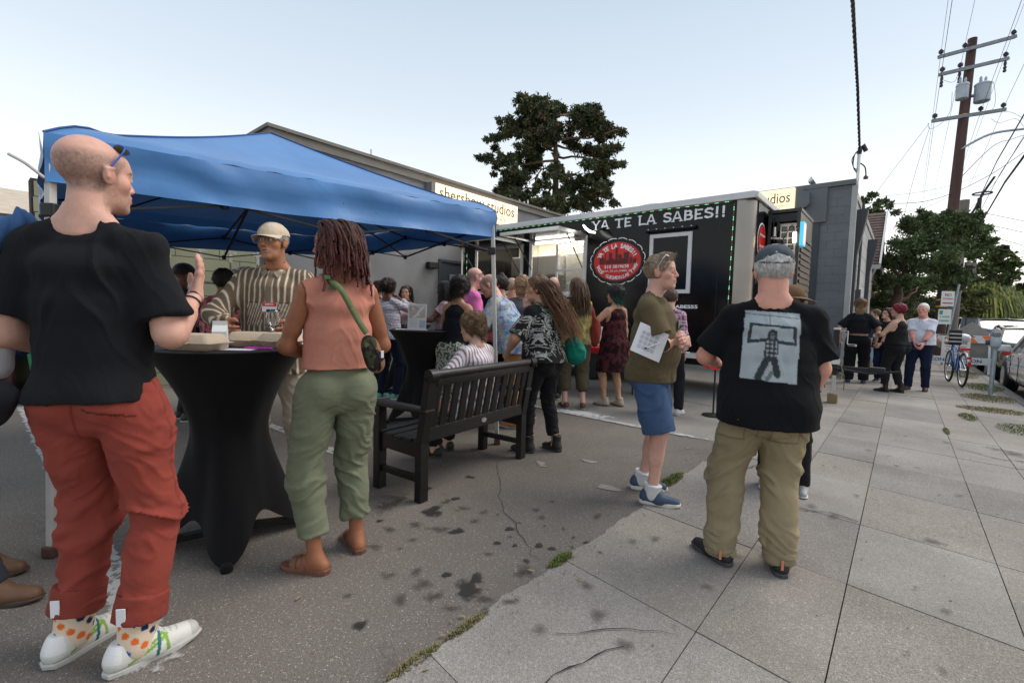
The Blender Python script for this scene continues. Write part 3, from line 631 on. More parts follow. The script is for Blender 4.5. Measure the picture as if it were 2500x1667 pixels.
# roof vents
for (vx, vy, vr) in ((-6.35, .85, .27), (-3.85, .9, .36)):
    MB().lathe([(vr,0),(vr,.10),(vr*1.04,.11),(vr*1.04,.15),(vr*.9,.18),(vr*.3,.21),(0,.22)], (vx,vy,TZ1+.03), 28).build('roof_vent', M_STEEL, tr, smooth=True)
# LED strips of triplets
def led_row(p, q, step, jitter=0):
    p, q = Vector(p), Vector(q); n = int((q-p).length/step); d = (q-p).normalized()
    w = MB().tube([p, (p+q)/2, q], .004, 5).build('light_cable', M_WIRE, tr)
    for i in range(n):
        c = p+d*(i+.5)*step; b = MB()
        for k in (-1, 0, 1):
            cc = c+d*k*.022; b.cbox(tuple(cc), (.008,.008,.008))
        b.build('green_led', M_GREEN, w)
led_row((TX0+.5, -.04, TZ1-.082), (TX1-.06, -.04, TZ1-.082), .155)
led_row((TX1-.035, -.04, TZ1-.12), (TX1-.05, -.04, TZ0+.1), .155)
led_row((TX0+.5, -.05, TZ0+.01), (TX1-.05, -.05, TZ0+.01), .17)
led_row((TX0+.12, -.04, 2.7), (TX0+.12, -.04, 1.6), .15)
# oval emblem
ex, ez, ea, eb = -4.165, 2.29, .56, .43
def ell(a, b_, n=48): return [(ex+a*math.cos(2*math.pi*i/n), ez+b_*math.sin(2*math.pi*i/n)) for i in range(n)]
MB().prism(ell(ea*.94, eb*.93)[::-1], -.014, -.001).build('emblem_border', M_TBLK, tr)
for k in range(16):                                       # scalloped white outline
    n = 7; a0 = 2*math.pi*(k+.07)/16; a1 = 2*math.pi*(k+.93)/16; b = MB(); vs = []
    for i in range(n):
        a = a0+(a1-a0)*i/(n-1); bulge = .985+.04*math.sin(math.pi*i/(n-1)); tk = .03
        vs += [(ex+ea*bulge*math.cos(a), ez+eb*bulge*math.sin(a)), (ex+ea*(bulge-tk)*math.cos(a), ez+eb*(bulge-tk*1.2)*math.sin(a))]
    V = [(x, -.019, z) for x, z in vs]; b.add(V, [(2*i, 2*i+1, 2*i+3, 2*i+2) for i in range(n-1)]); b.build('scallop', M_LETW, tr)
MB().prism(ell(ea*.86, eb*.83)[::-1], -.02, -.0145).build('emblem_face', M_RED, tr)
# skyline print
b = MB(); base = ez-.045; sky_ = [(-.36,.06,.17),(-.30,.05,.14),(-.245,.02,.28),(-.215,.05,.09),(-.165,.07,.25),(-.10,.05,.12),(-.05,.16,.09),(-.03,.05,.36),(.03,.07,.2),(.10,.05,.11),(.14,.10,.24),(.26,.05,.13),(.32,.07,.10)]
for k, (dx, w_, hh) in enumerate(sky_): b.box(ex+dx, ex+dx+w_, -.0215-.0003*k, -.0201, base, base+hh*.85)
b.build('skyline_print', M_DRED, tr)
def arc_text(name, txt, m_, a0, a1, ra, rb, h, flip=False):
    n = len(txt)
    for i, ch in enumerate(txt):
        if ch == ' ': continue
        t = R(a0+(a1-a0)*i/(n-1)); p = Vector((ex+ra*math.cos(t), -.0222, ez+rb*math.sin(t)))
        tang = Vector((-ra*math.sin(t), 0, rb*math.cos(t))).normalized(); X = tang if flip else -tang; Z = Vector((-X.z, 0, X.x))
        lettering(name, ch, m_, tr, p, X, Z, height=h if ch.islower() is False and ch not in '.,' else h*.25, center=True, off=.035, ext=.0008)
arc_text('emblem_letter', 'YA TE LA SABES!!', M_LETW, 158, 22, ea*.70, eb*.66, .085)
arc_text('emblem_letter', 'TACOS, QUESADILLAS Y MÁS.', M_LETW, 196, 352, ea*.72, eb*.70, .062, True)
lettering('emblem_text', '510 3819638', M_LETW, tr, (ex, -.0225, ez-.095), (1,0,0), (0,0,1), width=.50, height=.062, center=True, off=.02, ext=.0008)
lettering('emblem_text', '@YA_TE_LA_SABES_55', M_LETW, tr, (ex, -.0225, ez-.178), (1,0,0), (0,0,1), width=.60, height=.045, center=True, off=.01, ext=.0008)
# curved lamp over the emblem
MB().tube([(-4.74,-.30,2.97),(-4.66,-.33,2.89),(-4.57,-.34,2.83),(-4.46,-.33,2.80)], [.012,.022,.022,.012], 8).build('curved_lamp', M_TUBEW, tr, smooth=True)
MB().tube([(-4.45,-.33,2.81),(-4.45,-.15,2.9),(-4.5,0,2.92)], .02, 6).build('lamp_arm', M_BLACKM, tr)
# floodlights at the left corner
fl2 = street('work_light', -7.72, 7.25, 0, label='pair of bright white floodlights on a stand at the left corner of the trailer', cat='work light')
MB().tube([(0,.05,0),(0,.05,2.80)], .018, 8).build('pole', M_STEEL, fl2)
for a in (0, 120, 240): MB().tube([(0,.05,.25),(.35*math.cos(R(a)),.05+.35*math.sin(R(a)),.015)], .012, 6).build('leg', M_BLACKM, fl2)
for k, dx in enumerate((-.10, .17)):
    Mx = Matrix.Translation((dx, 0, 2.90)) @ Matrix.Rotation(R(-12), 4, 'Z') @ Matrix.Rotation(R(-28), 4, 'X')
    hd = MB().cbox((0,.035,0), (.24,.05,.17), Mx, .01).build('lamp_housing', M_BLACKM, fl2)
    MB().cbox((0,-.001,0), (.21,.012,.14), Mx, .003).build('lamp_glass', M_FLOOD, fl2)
    ll = small_light('floodlight_beam', (dx, -.04, 2.88), 14, .2, (1,.93,.82), .14, (R(62), 0, R(-12))); ll.parent = fl2
# front face: oval, fittings, tongue
b = MB(); vs = []
def foval(a, b_, x_, name, m_, z=2.52, y=.50):
    x_ += .215
    V = [(x_, y+a*math.cos(2*math.pi*i/36), z+b_*math.sin(2*math.pi*i/36)) for i in range(36)]+[(TX1+.25, y+a*math.cos(2*math.pi*i/36), z+b_*math.sin(2*math.pi*i/36)) for i in range(36)]
    MB().add(V, [tuple(range(36))]+[(i,(i+1)%36,(i+1)%36+36,i+36) for i in range(36)]).build(name, m_, tr)
foval(.27, .29, TX1+.050, 'front_emblem_border', M_LETW, 2.55); foval(.25, .265, TX1+.054, 'front_emblem_ring', M_TBLK, 2.55); foval(.235, .245, TX1+.058, 'front_emblem', M_RED, 2.55)
lettering('front_emblem_text', 'YA TE LA SABES!!', M_LETW, tr, (TX1+.277, .50, 2.64), (0,1,0), (0,0,1), width=.34, center=True, off=.03, ext=.001)
lettering('front_emblem_text', '510 3819638', M_LETW, tr, (TX1+.277, .50, 2.46), (0,1,0), (0,0,1), width=.32, center=True, off=.03, ext=.001)
lettering('front_emblem_text', 'TACOS', M_LETW, tr, (TX1+.277, .50, 2.38), (0,1,0), (0,0,1), width=.25, center=True, off=.03, ext=.001)
ton = MB().bar((TX1, .45, .54), (-.72, TD/2-.05, .54), .06, .1).bar((TX1, TD-.45, .54), (-.72, TD/2+.05, .54), .06, .1).bar((-1.1, TD/2, .545), (-.35, TD/2, .545), .07, .075).build('tongue', M_BLACKM, tr)
MB().cbox((-.28, TD/2, .56), (.2,.1,.09), bev=.02).build('coupler', M_BLACKM, ton)
MB().tube([(TX1+.9,.75,.62),(-.4,1.0,.50),(.0,1.05,.56)], .02, 6).build('cable', M_BLACKM, ton)
jk = MB().cbox((-.80, TD/2-.12, .80), (.075,.075,.72), bev=.008).build('jack_post', M_BLACKM, tr)
MB().cbox((-.80, TD/2-.12, .32), (.055,.055,.36), bev=.004).build('jack_foot', M_STEEL, jk)
MB().cbox((-.80, TD/2-.12, 1.17), (.09,.09,.03), bev=.006).build('jack_cap', M_STEEL, jk)
MB().tube([(-.76,TD/2-.14,1.14),(-.66,TD/2-.16,1.14),(-.66,TD/2-.16,.95),(-.64,TD/2-.22,.93)], .011, 6).tube([(-.64,TD/2-.22,.93),(-.54,TD/2-.3,.93)], .018, 8).build('crank_handle', M_STEEL, jk)
MB().cbox((-.80, TD/2-.162, .66), (.13,.012,.09)).build('warning_label', M_WHITE_P, jk)
M_CHAIN = mat('brass_chain', (.22,.18,.09), .4, metal=.8)
def chain(pts, parent, step=.035):
    P = [Vector(p) for p in pts]; L_ = []
    for a, c in zip(P[:-1], P[1:]):
        k = max(1, int((c-a).length/step)); L_ += [(a+(c-a)*i/k, (c-a).normalized()) for i in range(k)]
    for i, (c, d) in enumerate(L_):
        x = d.cross(Vector((0,0,1) if i % 2 else (1,.3,0))).normalized()
        MB().tube([c+d*.022*math.cos(a)+x*.012*math.sin(a) for a in [j*math.pi/4 for j in range(9)]], .0045, 4, False).build('chain_link', M_CHAIN, parent)
chain([(-.86,TD/2-.2,.62),(-.92,TD/2-.24,.38),(-.90,TD/2-.22,.22)], jk); chain([(-.72,TD/2-.18,.64),(-.66,TD/2-.2,.40),(-.66,TD/2-.2,.20)], jk)
chain([(-.86,TD/2-.2,.70),(-.80,TD/2-.24,.74),(-.72,TD/2-.2,.70)], jk)
blk = street('wood_block', -.80, TS+TD/2-.13, 0, label='weathered wooden block standing under the trailer jack', cat='wood block')
MB().cbox((0,0,.075), (.13,.15,.14), bev=.006).build('block', mat('weathered_wood', (.28,.19,.09), .8, col2=(.15,.10,.06), scale=14, bump=.6, stretch=(1,1,6)), blk)
# ---------------------------------------------------------------- cabinet on the tongue
bo = street('tongue_cabinet', -1.82, 8.62, label='tall black framed cabinet with white gridded door, cables and lamp on the trailer tongue', cat='cabinet')
CW, CZ0, CZ1 = .46, .62, 3.02
MB().box(0,.05,0,.05,CZ0,CZ1).build('post', M_BLACK, bo); MB().box(CW-.05,CW,0,.05,CZ0,CZ1).build('post', M_BLACK, bo)
MB().box(0,CW,1.15,1.2,CZ0,CZ1).build('back_panel', M_BLACK, bo); MB().box(-.01,CW+.01,-.01,1.21,CZ1,CZ1+.05).build('top_panel', M_BLACK, bo)
MB().box(.05,CW-.05,.45,.47,CZ0,CZ1).build('inner_panel', M_BLACK, bo); MB().box(0,CW,0,1.2,CZ0,CZ0+.05).build('base', M_BLACK, bo)
MB().box(CW-.012,CW-.002,.051,1.149,CZ0+.05,CZ1).build('side_panel', M_BLACK, bo)  # black sheet added behind the louvres so the gaps between them stay dark
MB().box(.05,CW-.05,.005,.04,CZ1-.14,CZ1-.02).build('header', M_BLACKM, bo)
dr = MB().box(.16,.40,.12,.15,1.4,2.86).build('gridded_door', M_INTW, bo)
for i in range(2):
    for k in range(8): MB().cbox((.225+i*.10, .117, 2.77-k*.10), (.078,.010,.076), bev=.01).build('pane', M_GLASSD, dr)
for k in range(14): MB().bar((CW+.004,.1,2.62-k*.1),(CW+.004,1.1,2.62-k*.1),.03,.05).build('louvre', M_BLACK, bo)
MB().cbox((.40,-.06,2.60), (.05,.05,.17), bev=.02).build('lamp', mat('warm_lamp_glass', (1,.9,.7), .4, emit=(1,.83,.55), estr=8), bo)
wire_ = MB().tube([(.40,-.05,2.70),(.36,-.10,2.80),(.32,-.1,2.72),(.24,-.05,2.58),(.14,-.05,2.50),(.09,-.05,2.62),(.09,-.04,2.95)], .007, 6).build('lamp_cable', M_BLACKM, bo)
for k,(x,z,w,h) in enumerate(((.10,2.72,.05,.16),(.17,2.55,.05,.10),(.15,2.80,.04,.14))): MB().cbox((x,.02,z),(w,.08,h),bev=.008).build('fuse_box', M_BLACKM if k else M_STEEL, bo)
MB().tube([(.06,-.01,2.62),(.18,-.02,2.60)], .018, 8).build('conduit', M_INTW, bo)
MB().cbox((.05,-.01,1.95),(.03,.012,.13)).cbox((.10,-.01,1.93),(.02,.012,.07)).build('white_label', M_WHITE_P, bo)
ns = street('neon_sign', -1.32, 8.35, 2.44, label='blue edged lit sign with red print sticking out beside the tongue cabinet', cat='sign')
M_NBLUE = mat('blue_light_edge', (.1,.7,1), .4, emit=(.1,.62,.95), estr=.42); M_NPINK = mat('pink_sign_face', (.9,.6,.55), .5, emit=(.95,.55,.48), estr=.55)
MB().box(0,.05,0,.22,0,.36).build('sign_box', M_NBLUE, ns); MB().box(.05,.056,.03,.19,.03,.33).build('sign_face', M_NPINK, ns)
MB().box(-.004,-.002,.03,.19,.03,.33).build('sign_face', M_NPINK, ns)
MB().tube([(0,.1,.3),(-.07,.1,.3)], .015).build('bracket', M_BLACKM, ns)
# ================================================================ table, cooler, glass and lantern by the trailer
M_REDC = mat('red_table_cover', (.62,.012,.02), .45, scale=5)
rt_ = street('folding_table', -4.05, 6.75, label='folding table under a red cover standing against the trailer', cat='table')
MB().cbox((0,0,.76), (1.6,.62,.03), bev=.008).build('table_top', M_REDC, rt_)
MB().box(-.82,.82,-.325,-.315,.68,.765).box(.81,.82,-.315,.315,.68,.765).build('table_cover', M_REDC, rt_)
for sx_ in (-1,1):
    for sy_ in (-1,1): MB().tube([(sx_*.7,sy_*.25,.745),(sx_*.72,sy_*.27,0)], .014, 8).build('leg', M_BLACKM, rt_)
M_PLW = mat('white_plastic', (.74,.74,.73), .35, scale=3, var=.03)
cl_ = street('drink_box', -3.98, 6.72, .777, label='white box marked COSTCO WHOLESALE standing on the red table', cat='box')
MB().cbox((0,0,.16), (.33,.26,.31), bev=.01).build('carton', M_PLW, cl_); MB().cbox((-.06,.04,.39), (.17,.14,.17), bev=.008).build('upper_carton', M_PLW, cl_)
lettering('lettering', 'COSTCO', mat('red_print', (.6,.02,.03), .5), cl_, (.03,-.132,.25), (1,0,0), (0,0,1), width=.15, center=True, off=.03, ext=.001)
lettering('lettering', 'WHOLESALE', mat('blue_print', (.04,.07,.3), .5), cl_, (.03,-.132,.21), (1,0,0), (0,0,1), width=.13, center=True, off=.03, ext=.001)
M_GLASS = mat('wine_glass', (1,1,1), .02, trans=1, var=.01, spec=.6)
def wine_glass(name, loc, label, sc_=1):
    o = tag(MB().lathe([(.034,0),(.034,.002),(.006,.006),(.0042,.02),(.0038,.085),(.008,.095),(.026,.112),(.038,.135),(.041,.158),(.037,.185),(.033,.205),(.0315,.205),(.035,.185),(.039,.158),(.036,.136),(.024,.115),(.004,.100),(.0,.0995)], n=24).build(name, M_GLASS, smooth='all'), label, 'wine glass')
    o.location = loc; o.scale = (sc_,)*3; return o
wine_glass('wine_glass', W(-3.93, 6.66, 1.09), 'wine glass standing on top of the white box on the red table', 1.15)
M_LAN = mat('red_silk_lantern', (.75,.02,.015), .4, emit=(.8,.03,.01), estr=.18, scale=8)
lan = street('paper_lantern', -1.86, 6.35, 0, label='bright red ribbed lantern with gold print standing behind the olive shirt man', cat='lantern')
lv = MB(); n = 16
pr = [(.07,.62),(.15,.66),(.20,.74),(.215,.84),(.20,.93),(.15,1.0),(.08,1.03)]
lb_ = MB().lathe([(r_*(.95),z) for r_,z in pr], n=24).build('lantern_shade', M_LAN, lan, smooth=True)
for k in range(12): 
    a = k*math.pi/6; MB().tube([(math.cos(a)*r_*.97, math.sin(a)*r_*.97, z) for r_,z in pr], .004, 4).build('lantern_rib', M_REDC, lb_)
M_GOLD = mat('gold_print', (.75,.42,.05), .35, metal=.6)
for k in range(9):
    a = R(190+k*20); MB().cbox((math.cos(a)*.207, math.sin(a)*.207, .87), (.02,.02,.05), Matrix.Identity(4)).build('gold_mark', M_GOLD, lb_)
MB().tube([(0,0,0),(0,0,.63)], .012).build('stand', M_BLACKM, lan); MB().lathe([(.14,0),(.14,.015),(.02,.03)]).build('base', M_BLACKM, lan)
BIG_CL = [(0.2, 33.01, 15.93, 0.39), (0.52, 32.38, 15.3, 0.38), (0.47, 33.58, 16.46, 0.17), (1.15, 32.36, 15.56, 0.38), (1.05, 31.99, 14.99, 0.33), (1.92, 33.46, 15.85, 0.45), (2.87, 36.44, 16.93, 0.49), (3.39, 35.59, 16.47, 0.36), (4.12, 35.21, 16.11, 0.42), (4.44, 32.89, 15.14, 0.39), (4.99, 34.13, 16.11, 0.26), (5.15, 33.26, 15.1, 0.45), (5.8, 33.13, 14.85, 0.39), (6.01, 33.03, 14.4, 0.39), (5.61, 33.17, 14.18, 0.45), (6.72, 34.91, 14.7, 0.47), (7.16, 34.54, 14.68, 0.29), (6.03, 34.85, 14.27, 0.41), (5.24, 35.07, 15.0, 0.48), (4.34, 32.75, 14.4, 0.44), (3.57, 33.07, 14.19, 0.34), (3.65, 34.64, 14.13, 0.41), (4.29, 35.04, 13.73, 0.47), (5.21, 35.3, 13.5, 0.48), (5.89, 35.14, 13.24, 0.42), (6.36, 33.1, 12.78, 0.39), (7.24, 34.16, 13.28, 0.26), (6.3, 34.43, 12.68, 0.35), (6.86, 34.01, 12.0, 0.35), (7.51, 33.61, 11.95, 0.26), (6.01, 33.93, 11.85, 0.46), (4.95, 32.54, 11.55, 0.44), (6.52, 35.07, 11.75, 0.42), (5.63, 35.22, 11.37, 0.54), (4.68, 34.19, 10.78, 0.52), (5.69, 33.4, 10.21, 0.51), (6.65, 34.96, 10.93, 0.36), (6.64, 34.16, 9.99, 0.35), (5.34, 35.4, 10.32, 0.54), (4.29, 35.61, 11.04, 0.54), (3.55, 34.04, 10.16, 0.46), (4.25, 33.62, 9.4, 0.46), (5.89, 34.3, 9.44, 0.46), (7.06, 33.88, 9.32, 0.29), (3.22, 32.21, 10.57, 0.38), (2.71, 32.86, 11.54, 0.33), (2.99, 35.81, 13.27, 0.24), (2.37, 31.28, 14.37, 0.32), (2.29, 31.3, 13.72, 0.32), (2.3, 34.72, 15.63, 0.35), (1.63, 32.86, 15.06, 0.33), (1.02, 34.16, 15.31, 0.46), (0.58, 33.88, 14.7, 0.46), (1.13, 33.27, 14.1, 0.45), (-0.2, 35.65, 15.21, 0.42), (-0.9, 33.2, 14.13, 0.28), (-1.26, 33.8, 14.78, 0.23), (-0.61, 33.14, 13.68, 0.34), (0.15, 34.48, 14.43, 0.41), (0.92, 33.01, 13.36, 0.45), (1.69, 33.25, 13.68, 0.34), (2.26, 35.39, 14.6, 0.36), (2.08, 33.0, 13.06, 0.34), (2.32, 34.34, 13.76, 0.23), (0.78, 35.7, 13.76, 0.42), (0.07, 32.59, 12.65, 0.28), (-1.15, 32.97, 13.45, 0.34), (-1.66, 33.5, 13.58, 0.28), (-2.16, 34.38, 13.78, 0.23), (-1.57, 34.23, 13.07, 0.29), (-1.86, 33.57, 12.19, 0.31), (-2.37, 33.81, 12.14, 0.26), (-2.76, 33.75, 12.28, 0.2), (-1.03, 33.9, 12.15, 0.34), (-0.45, 32.63, 11.71, 0.39), (0.2, 34.72, 12.67, 0.41), (1.04, 35.75, 13.15, 0.48), (1.58, 36.23, 13.73, 0.37), (1.44, 35.13, 12.38, 0.48), (0.83, 35.93, 12.33, 0.49), (-0.11, 32.4, 11.06, 0.38), (-0.77, 33.44, 11.14, 0.34), (-1.61, 34.89, 11.38, 0.21), (-1.44, 34.57, 11.96, 0.29), (0.46, 33.65, 11.07, 0.46), (0.14, 35.57, 11.04, 0.48), (-0.71, 34.33, 10.57, 0.47), (-1.29, 34.69, 10.31, 0.41), (-0.85, 33.47, 9.62, 0.4), (-0.07, 32.97, 9.57, 0.45), (0.72, 33.77, 9.63, 0.46), (1.38, 32.25, 9.64, 0.33), (1.63, 33.41, 10.49, 0.28), (2.25, 36.52, 11.83, 0.31), (2.11, 33.07, 10.3, 0.28), (2.23, 31.19, 8.78, 0.37), (1.64, 31.69, 8.78, 0.38), (2.57, 32.02, 8.56, 0.49), (3.73, 35.47, 9.37, 0.54), (4.92, 33.48, 8.95, 0.51), (1.39, 33.01, 8.75, 0.45), (2.8, 31.69, 8.91, 0.43), (2.37, 36.65, 10.44, 0.31)]
BIG_BR = [[(2.9, 34.0, 8.9), (2.79, 33.53, 12.08), (2.54, 33.29, 14.68), (2.4, 33.29, 15.74)], [(2.83, 34.0, 11.95), (1.82, 34.28, 11.68), (0.91, 33.44, 10.51)], [(1.53, 34.0, 11.2), (1.22, 33.99, 10.19)], [(2.85, 34.0, 10.57), (1.91, 34.8, 9.74), (0.45, 33.4, 9.15)], [(2.58, 34.0, 15.4), (3.97, 34.44, 15.72), (5.02, 33.85, 15.34)], [(2.71, 34.0, 14.86), (3.21, 33.96, 14.8), (3.15, 33.59, 13.95), (3.03, 33.86, 13.39)], [(2.79, 34.0, 11.68), (3.78, 33.87, 11.06), (4.59, 33.6, 11.49)], [(2.8, 34.0, 12.89), (1.78, 34.53, 13.26), (1.2, 34.0, 12.96)], [(2.74, 34.0, 14.09), (1.42, 33.61, 14.34), (-0.52, 33.59, 14.07), (-2.16, 33.53, 13.47)], [(2.71, 34.0, 13.32), (4.08, 34.59, 13.23), (4.19, 33.43, 12.08)], [(2.83, 34.0, 12.23), (0.1, 34.68, 12.1), (-2.73, 34.1, 12.34)], [(2.82, 34.0, 12.5), (5.13, 33.84, 12.35), (7.85, 34.64, 12.28)], [(2.58, 34.0, 15.51), (1.7, 34.47, 15.84), (1.25, 34.39, 15.63)], [(2.8, 34.0, 13.76), (5.01, 33.35, 13.58), (7.22, 33.54, 14.36)], [(2.86, 34.0, 11.13), (4.72, 34.64, 11.36), (6.03, 34.68, 10.61)], [(2.59, 34.0, 15.23), (1.4, 34.25, 16.24), (0.32, 34.48, 16.64)], [(2.89, 34.0, 10.29), (0.72, 34.5, 10.37), (-1.38, 34.04, 10.2)]]
CYP_CL = [(16.37, 21.37, 5.48, 0.3), (16.75, 21.45, 4.95, 0.42), (16.09, 20.44, 5.57, 0.33), (17.84, 22.01, 5.44, 0.49), (17.94, 22.1, 6.22, 0.31), (16.58, 19.98, 4.55, 0.44), (18.57, 22.13, 5.96, 0.39), (18.96, 22.11, 5.68, 0.49), (18.48, 21.4, 6.28, 0.19), (17.13, 19.91, 4.56, 0.49), (19.37, 21.96, 6.04, 0.43), (18.25, 20.11, 5.86, 0.25), (20.3, 22.12, 5.91, 0.43), (19.05, 21.4, 5.0, 0.53), (18.81, 19.95, 5.64, 0.35), (19.43, 20.2, 5.35, 0.45), (20.93, 21.32, 6.14, 0.26), (20.92, 21.17, 5.56, 0.41), (21.67, 21.59, 5.1, 0.34), (21.64, 22.03, 4.97, 0.43), (19.26, 20.32, 4.67, 0.45), (18.28, 19.81, 4.23, 0.39), (22.14, 22.01, 5.74, 0.19), (20.25, 19.83, 4.8, 0.14), (18.14, 21.9, 4.1, 0.54), (17.35, 20.08, 3.71, 0.46), (19.55, 21.74, 3.93, 0.5), (20.27, 21.68, 3.66, 0.48), (19.95, 21.91, 3.2, 0.49), (20.16, 21.12, 3.15, 0.41), (21.07, 21.91, 3.61, 0.39), (19.97, 20.28, 4.24, 0.29), (17.33, 21.41, 4.4, 0.42), (16.42, 20.59, 3.92, 0.36), (17.48, 21.94, 3.13, 0.39), (17.13, 21.66, 2.16, 0.38), (18.16, 20.93, 2.91, 0.41), (17.08, 21.06, 1.59, 0.47), (16.78, 19.86, 2.99, 0.32), (17.67, 19.88, 3.01, 0.32), (19.44, 21.23, 4.07, 0.38), (20.9, 20.97, 4.62, 0.22)]
SMALL_CL = [(22.73, 30.73, 9.14, 0.33), (22.73, 30.22, 9.27, 0.32), (22.44, 29.28, 8.54, 0.36), (23.16, 29.73, 8.78, 0.32), (24.21, 30.54, 8.74, 0.27), (22.54, 30.05, 8.33, 0.37), (22.53, 29.02, 7.98, 0.36), (24.75, 30.68, 8.39, 0.27), (23.3, 30.66, 7.95, 0.43), (21.36, 29.17, 8.23, 0.26), (23.97, 30.09, 8.76, 0.16)]
ROUND_CL = [(43.01, 41.52, 7.92, 0.66), (45.46, 43.15, 8.01, 0.61), (42.06, 41.24, 7.14, 0.66), (43.93, 40.93, 6.8, 0.65), (43.58, 41.95, 6.53, 0.93), (46.99, 43.87, 6.05, 0.85), (40.91, 40.38, 6.14, 0.72), (42.52, 40.46, 4.95, 0.72), (46.36, 42.48, 4.81, 0.45), (43.37, 43.54, 6.3, 0.69), (42.16, 42.05, 5.04, 0.74), (40.93, 41.74, 4.99, 0.59), (44.66, 43.43, 5.57, 0.77)]
OLIVE_CL = [(35.23, 37.11, 2.92, 0.66), (33.09, 34.27, 3.41, 0.55), (36.95, 37.53, 2.98, 0.66), (34.81, 34.78, 3.48, 0.62), (33.81, 35.21, 2.08, 0.56), (36.86, 37.35, 1.98, 0.6), (33.68, 35.69, 1.6, 0.44), (37.64, 37.19, 2.66, 0.59), (32.28, 34.67, 3.1, 0.49), (36.57, 37.5, 1.31, 0.4), (34.76, 34.71, 1.49, 0.37), (33.01, 34.6, 0.99, 0.37)]
RIGHT_CL = [(56.12, 51.98, 4.66, 0.83), (56.44, 51.35, 3.75, 0.82), (57.62, 52.17, 5.62, 0.65), (58.55, 53.62, 2.9, 0.76), (56.68, 52.84, 3.78, 0.66), (55.41, 50.02, 1.49, 0.62), (57.36, 51.25, 2.42, 0.82), (56.42, 52.18, 1.46, 0.55), (57.92, 51.95, 4.71, 0.92)]
BUSH_CL = [(23.21, 27.65, 2.43, 0.39), (23.18, 26.95, 2.89, 0.43), (22.84, 25.73, 2.38, 0.46), (23.82, 26.24, 1.73, 0.42), (24.49, 28.04, 1.48, 0.5), (22.6, 26.57, 1.69, 0.38), (23.09, 27.8, 0.96, 0.39), (22.63, 28.46, 0.92, 0.45), (24.43, 27.38, 1.01, 0.44), (21.29, 27.53, 2.38, 0.34), (21.33, 27.33, 1.41, 0.39), (20.38, 26.44, 3.26, 0.28), (22.05, 28.24, 4.63, 0.35), (21.95, 26.9, 2.86, 0.33), (25.94, 28.23, 1.02, 0.35), (24.43, 26.42, 1.97, 0.33)]
CYP_TR = [[(16.64, 20.5, 0.13), (16.65, 20.5, 1.22), (16.85, 20.5, 2.13), (17.05, 20.5, 3.03), (17.16, 20.5, 3.93), (17.53, 20.5, 4.83)], [(16.79, 20.5, 1.77), (17.2, 20.5, 2.32), (17.78, 20.5, 2.87)], [(17.05, 20.5, 3.03), (16.63, 20.5, 3.74), (16.29, 20.5, 4.62)], [(16.71, 20.5, 1.58), (17.13, 20.5, 2.05), (17.36, 20.5, 2.5), (17.87, 20.5, 2.87)]]
SERVICE = [(8.24, 11.4, 5.32), (6.38, 9.0, 5.64), (4.84, 7.0, 5.59), (3.34, 5.0, 5.25), (2.0, 3.2, 4.92)]
DROPS = [[(15.29, 17.7, 8.69), (14.36, 17.7, 7.35), (13.42, 17.7, 5.97)], [(15.33, 17.7, 8.57), (14.93, 17.7, 6.92), (14.61, 17.7, 5.17)], [(15.25, 17.7, 8.71), (15.35, 17.7, 8.49), (15.77, 17.7, 8.73), (16.04, 17.7, 9.18), (16.05, 17.7, 9.84)], [(14.02, 17.7, 5.73), (15.25, 17.7, 5.82), (16.45, 17.7, 6.2), (17.77, 17.7, 6.91), (18.91, 17.7, 7.74)], [(13.7, 17.7, 5.98), (15.07, 17.7, 6.17), (16.42, 17.7, 6.5), (17.46, 17.7, 6.91)], [(14.2, 17.7, 5.39), (15.27, 17.7, 5.57), (16.45, 17.7, 6.13)], [(17.35, 17.7, 9.8), (17.53, 17.7, 10.25), (17.66, 17.7, 9.37), (17.12, 17.7, 8.98)], [(17.58, 17.7, 8.92), (17.9, 17.7, 8.78), (18.49, 17.7, 8.94), (18.82, 17.7, 8.66)], [(17.86, 17.7, 9.19), (18.32, 17.7, 9.16), (18.79, 17.7, 8.95)], [(15.64, 17.7, 10.27), (16.1, 17.7, 10.21), (16.27, 17.7, 10.8)], [(16.42, 17.7, 6.5), (17.68, 17.7, 7.88), (18.41, 17.7, 8.2), (18.85, 17.7, 8.36)], [(16.97, 17.7, 5.46), (17.53, 17.7, 6.08), (18.08, 17.7, 6.85), (18.85, 17.7, 8.36)]]
RIGHTW = [[(19.88, 20.0, 6.02), (21.65, 20.0, 5.72)], [(20.27, 20.0, 5.51), (21.69, 20.0, 5.24)], [(20.0, 20.0, 4.64), (21.78, 20.0, 4.34)], [(20.14, 20.0, 5.08), (21.75, 20.0, 4.69)]]
# cables [(2.51, 6.5, 21.4), (2.16, 7.5, 19.3), (2.55, 7, 32.2), (2.19, 6.5, 21.0), (0.26, 11, 23.4), (2.23, 11.6, 24.7), (0.89, 11.2, 23.5)]
SIGNS = [(13.34, 14.3, 1.86), (13.32, 14.3, 1.39), (13.43, 14.3, 2.2), (13.22, 14.3, 0.52)]
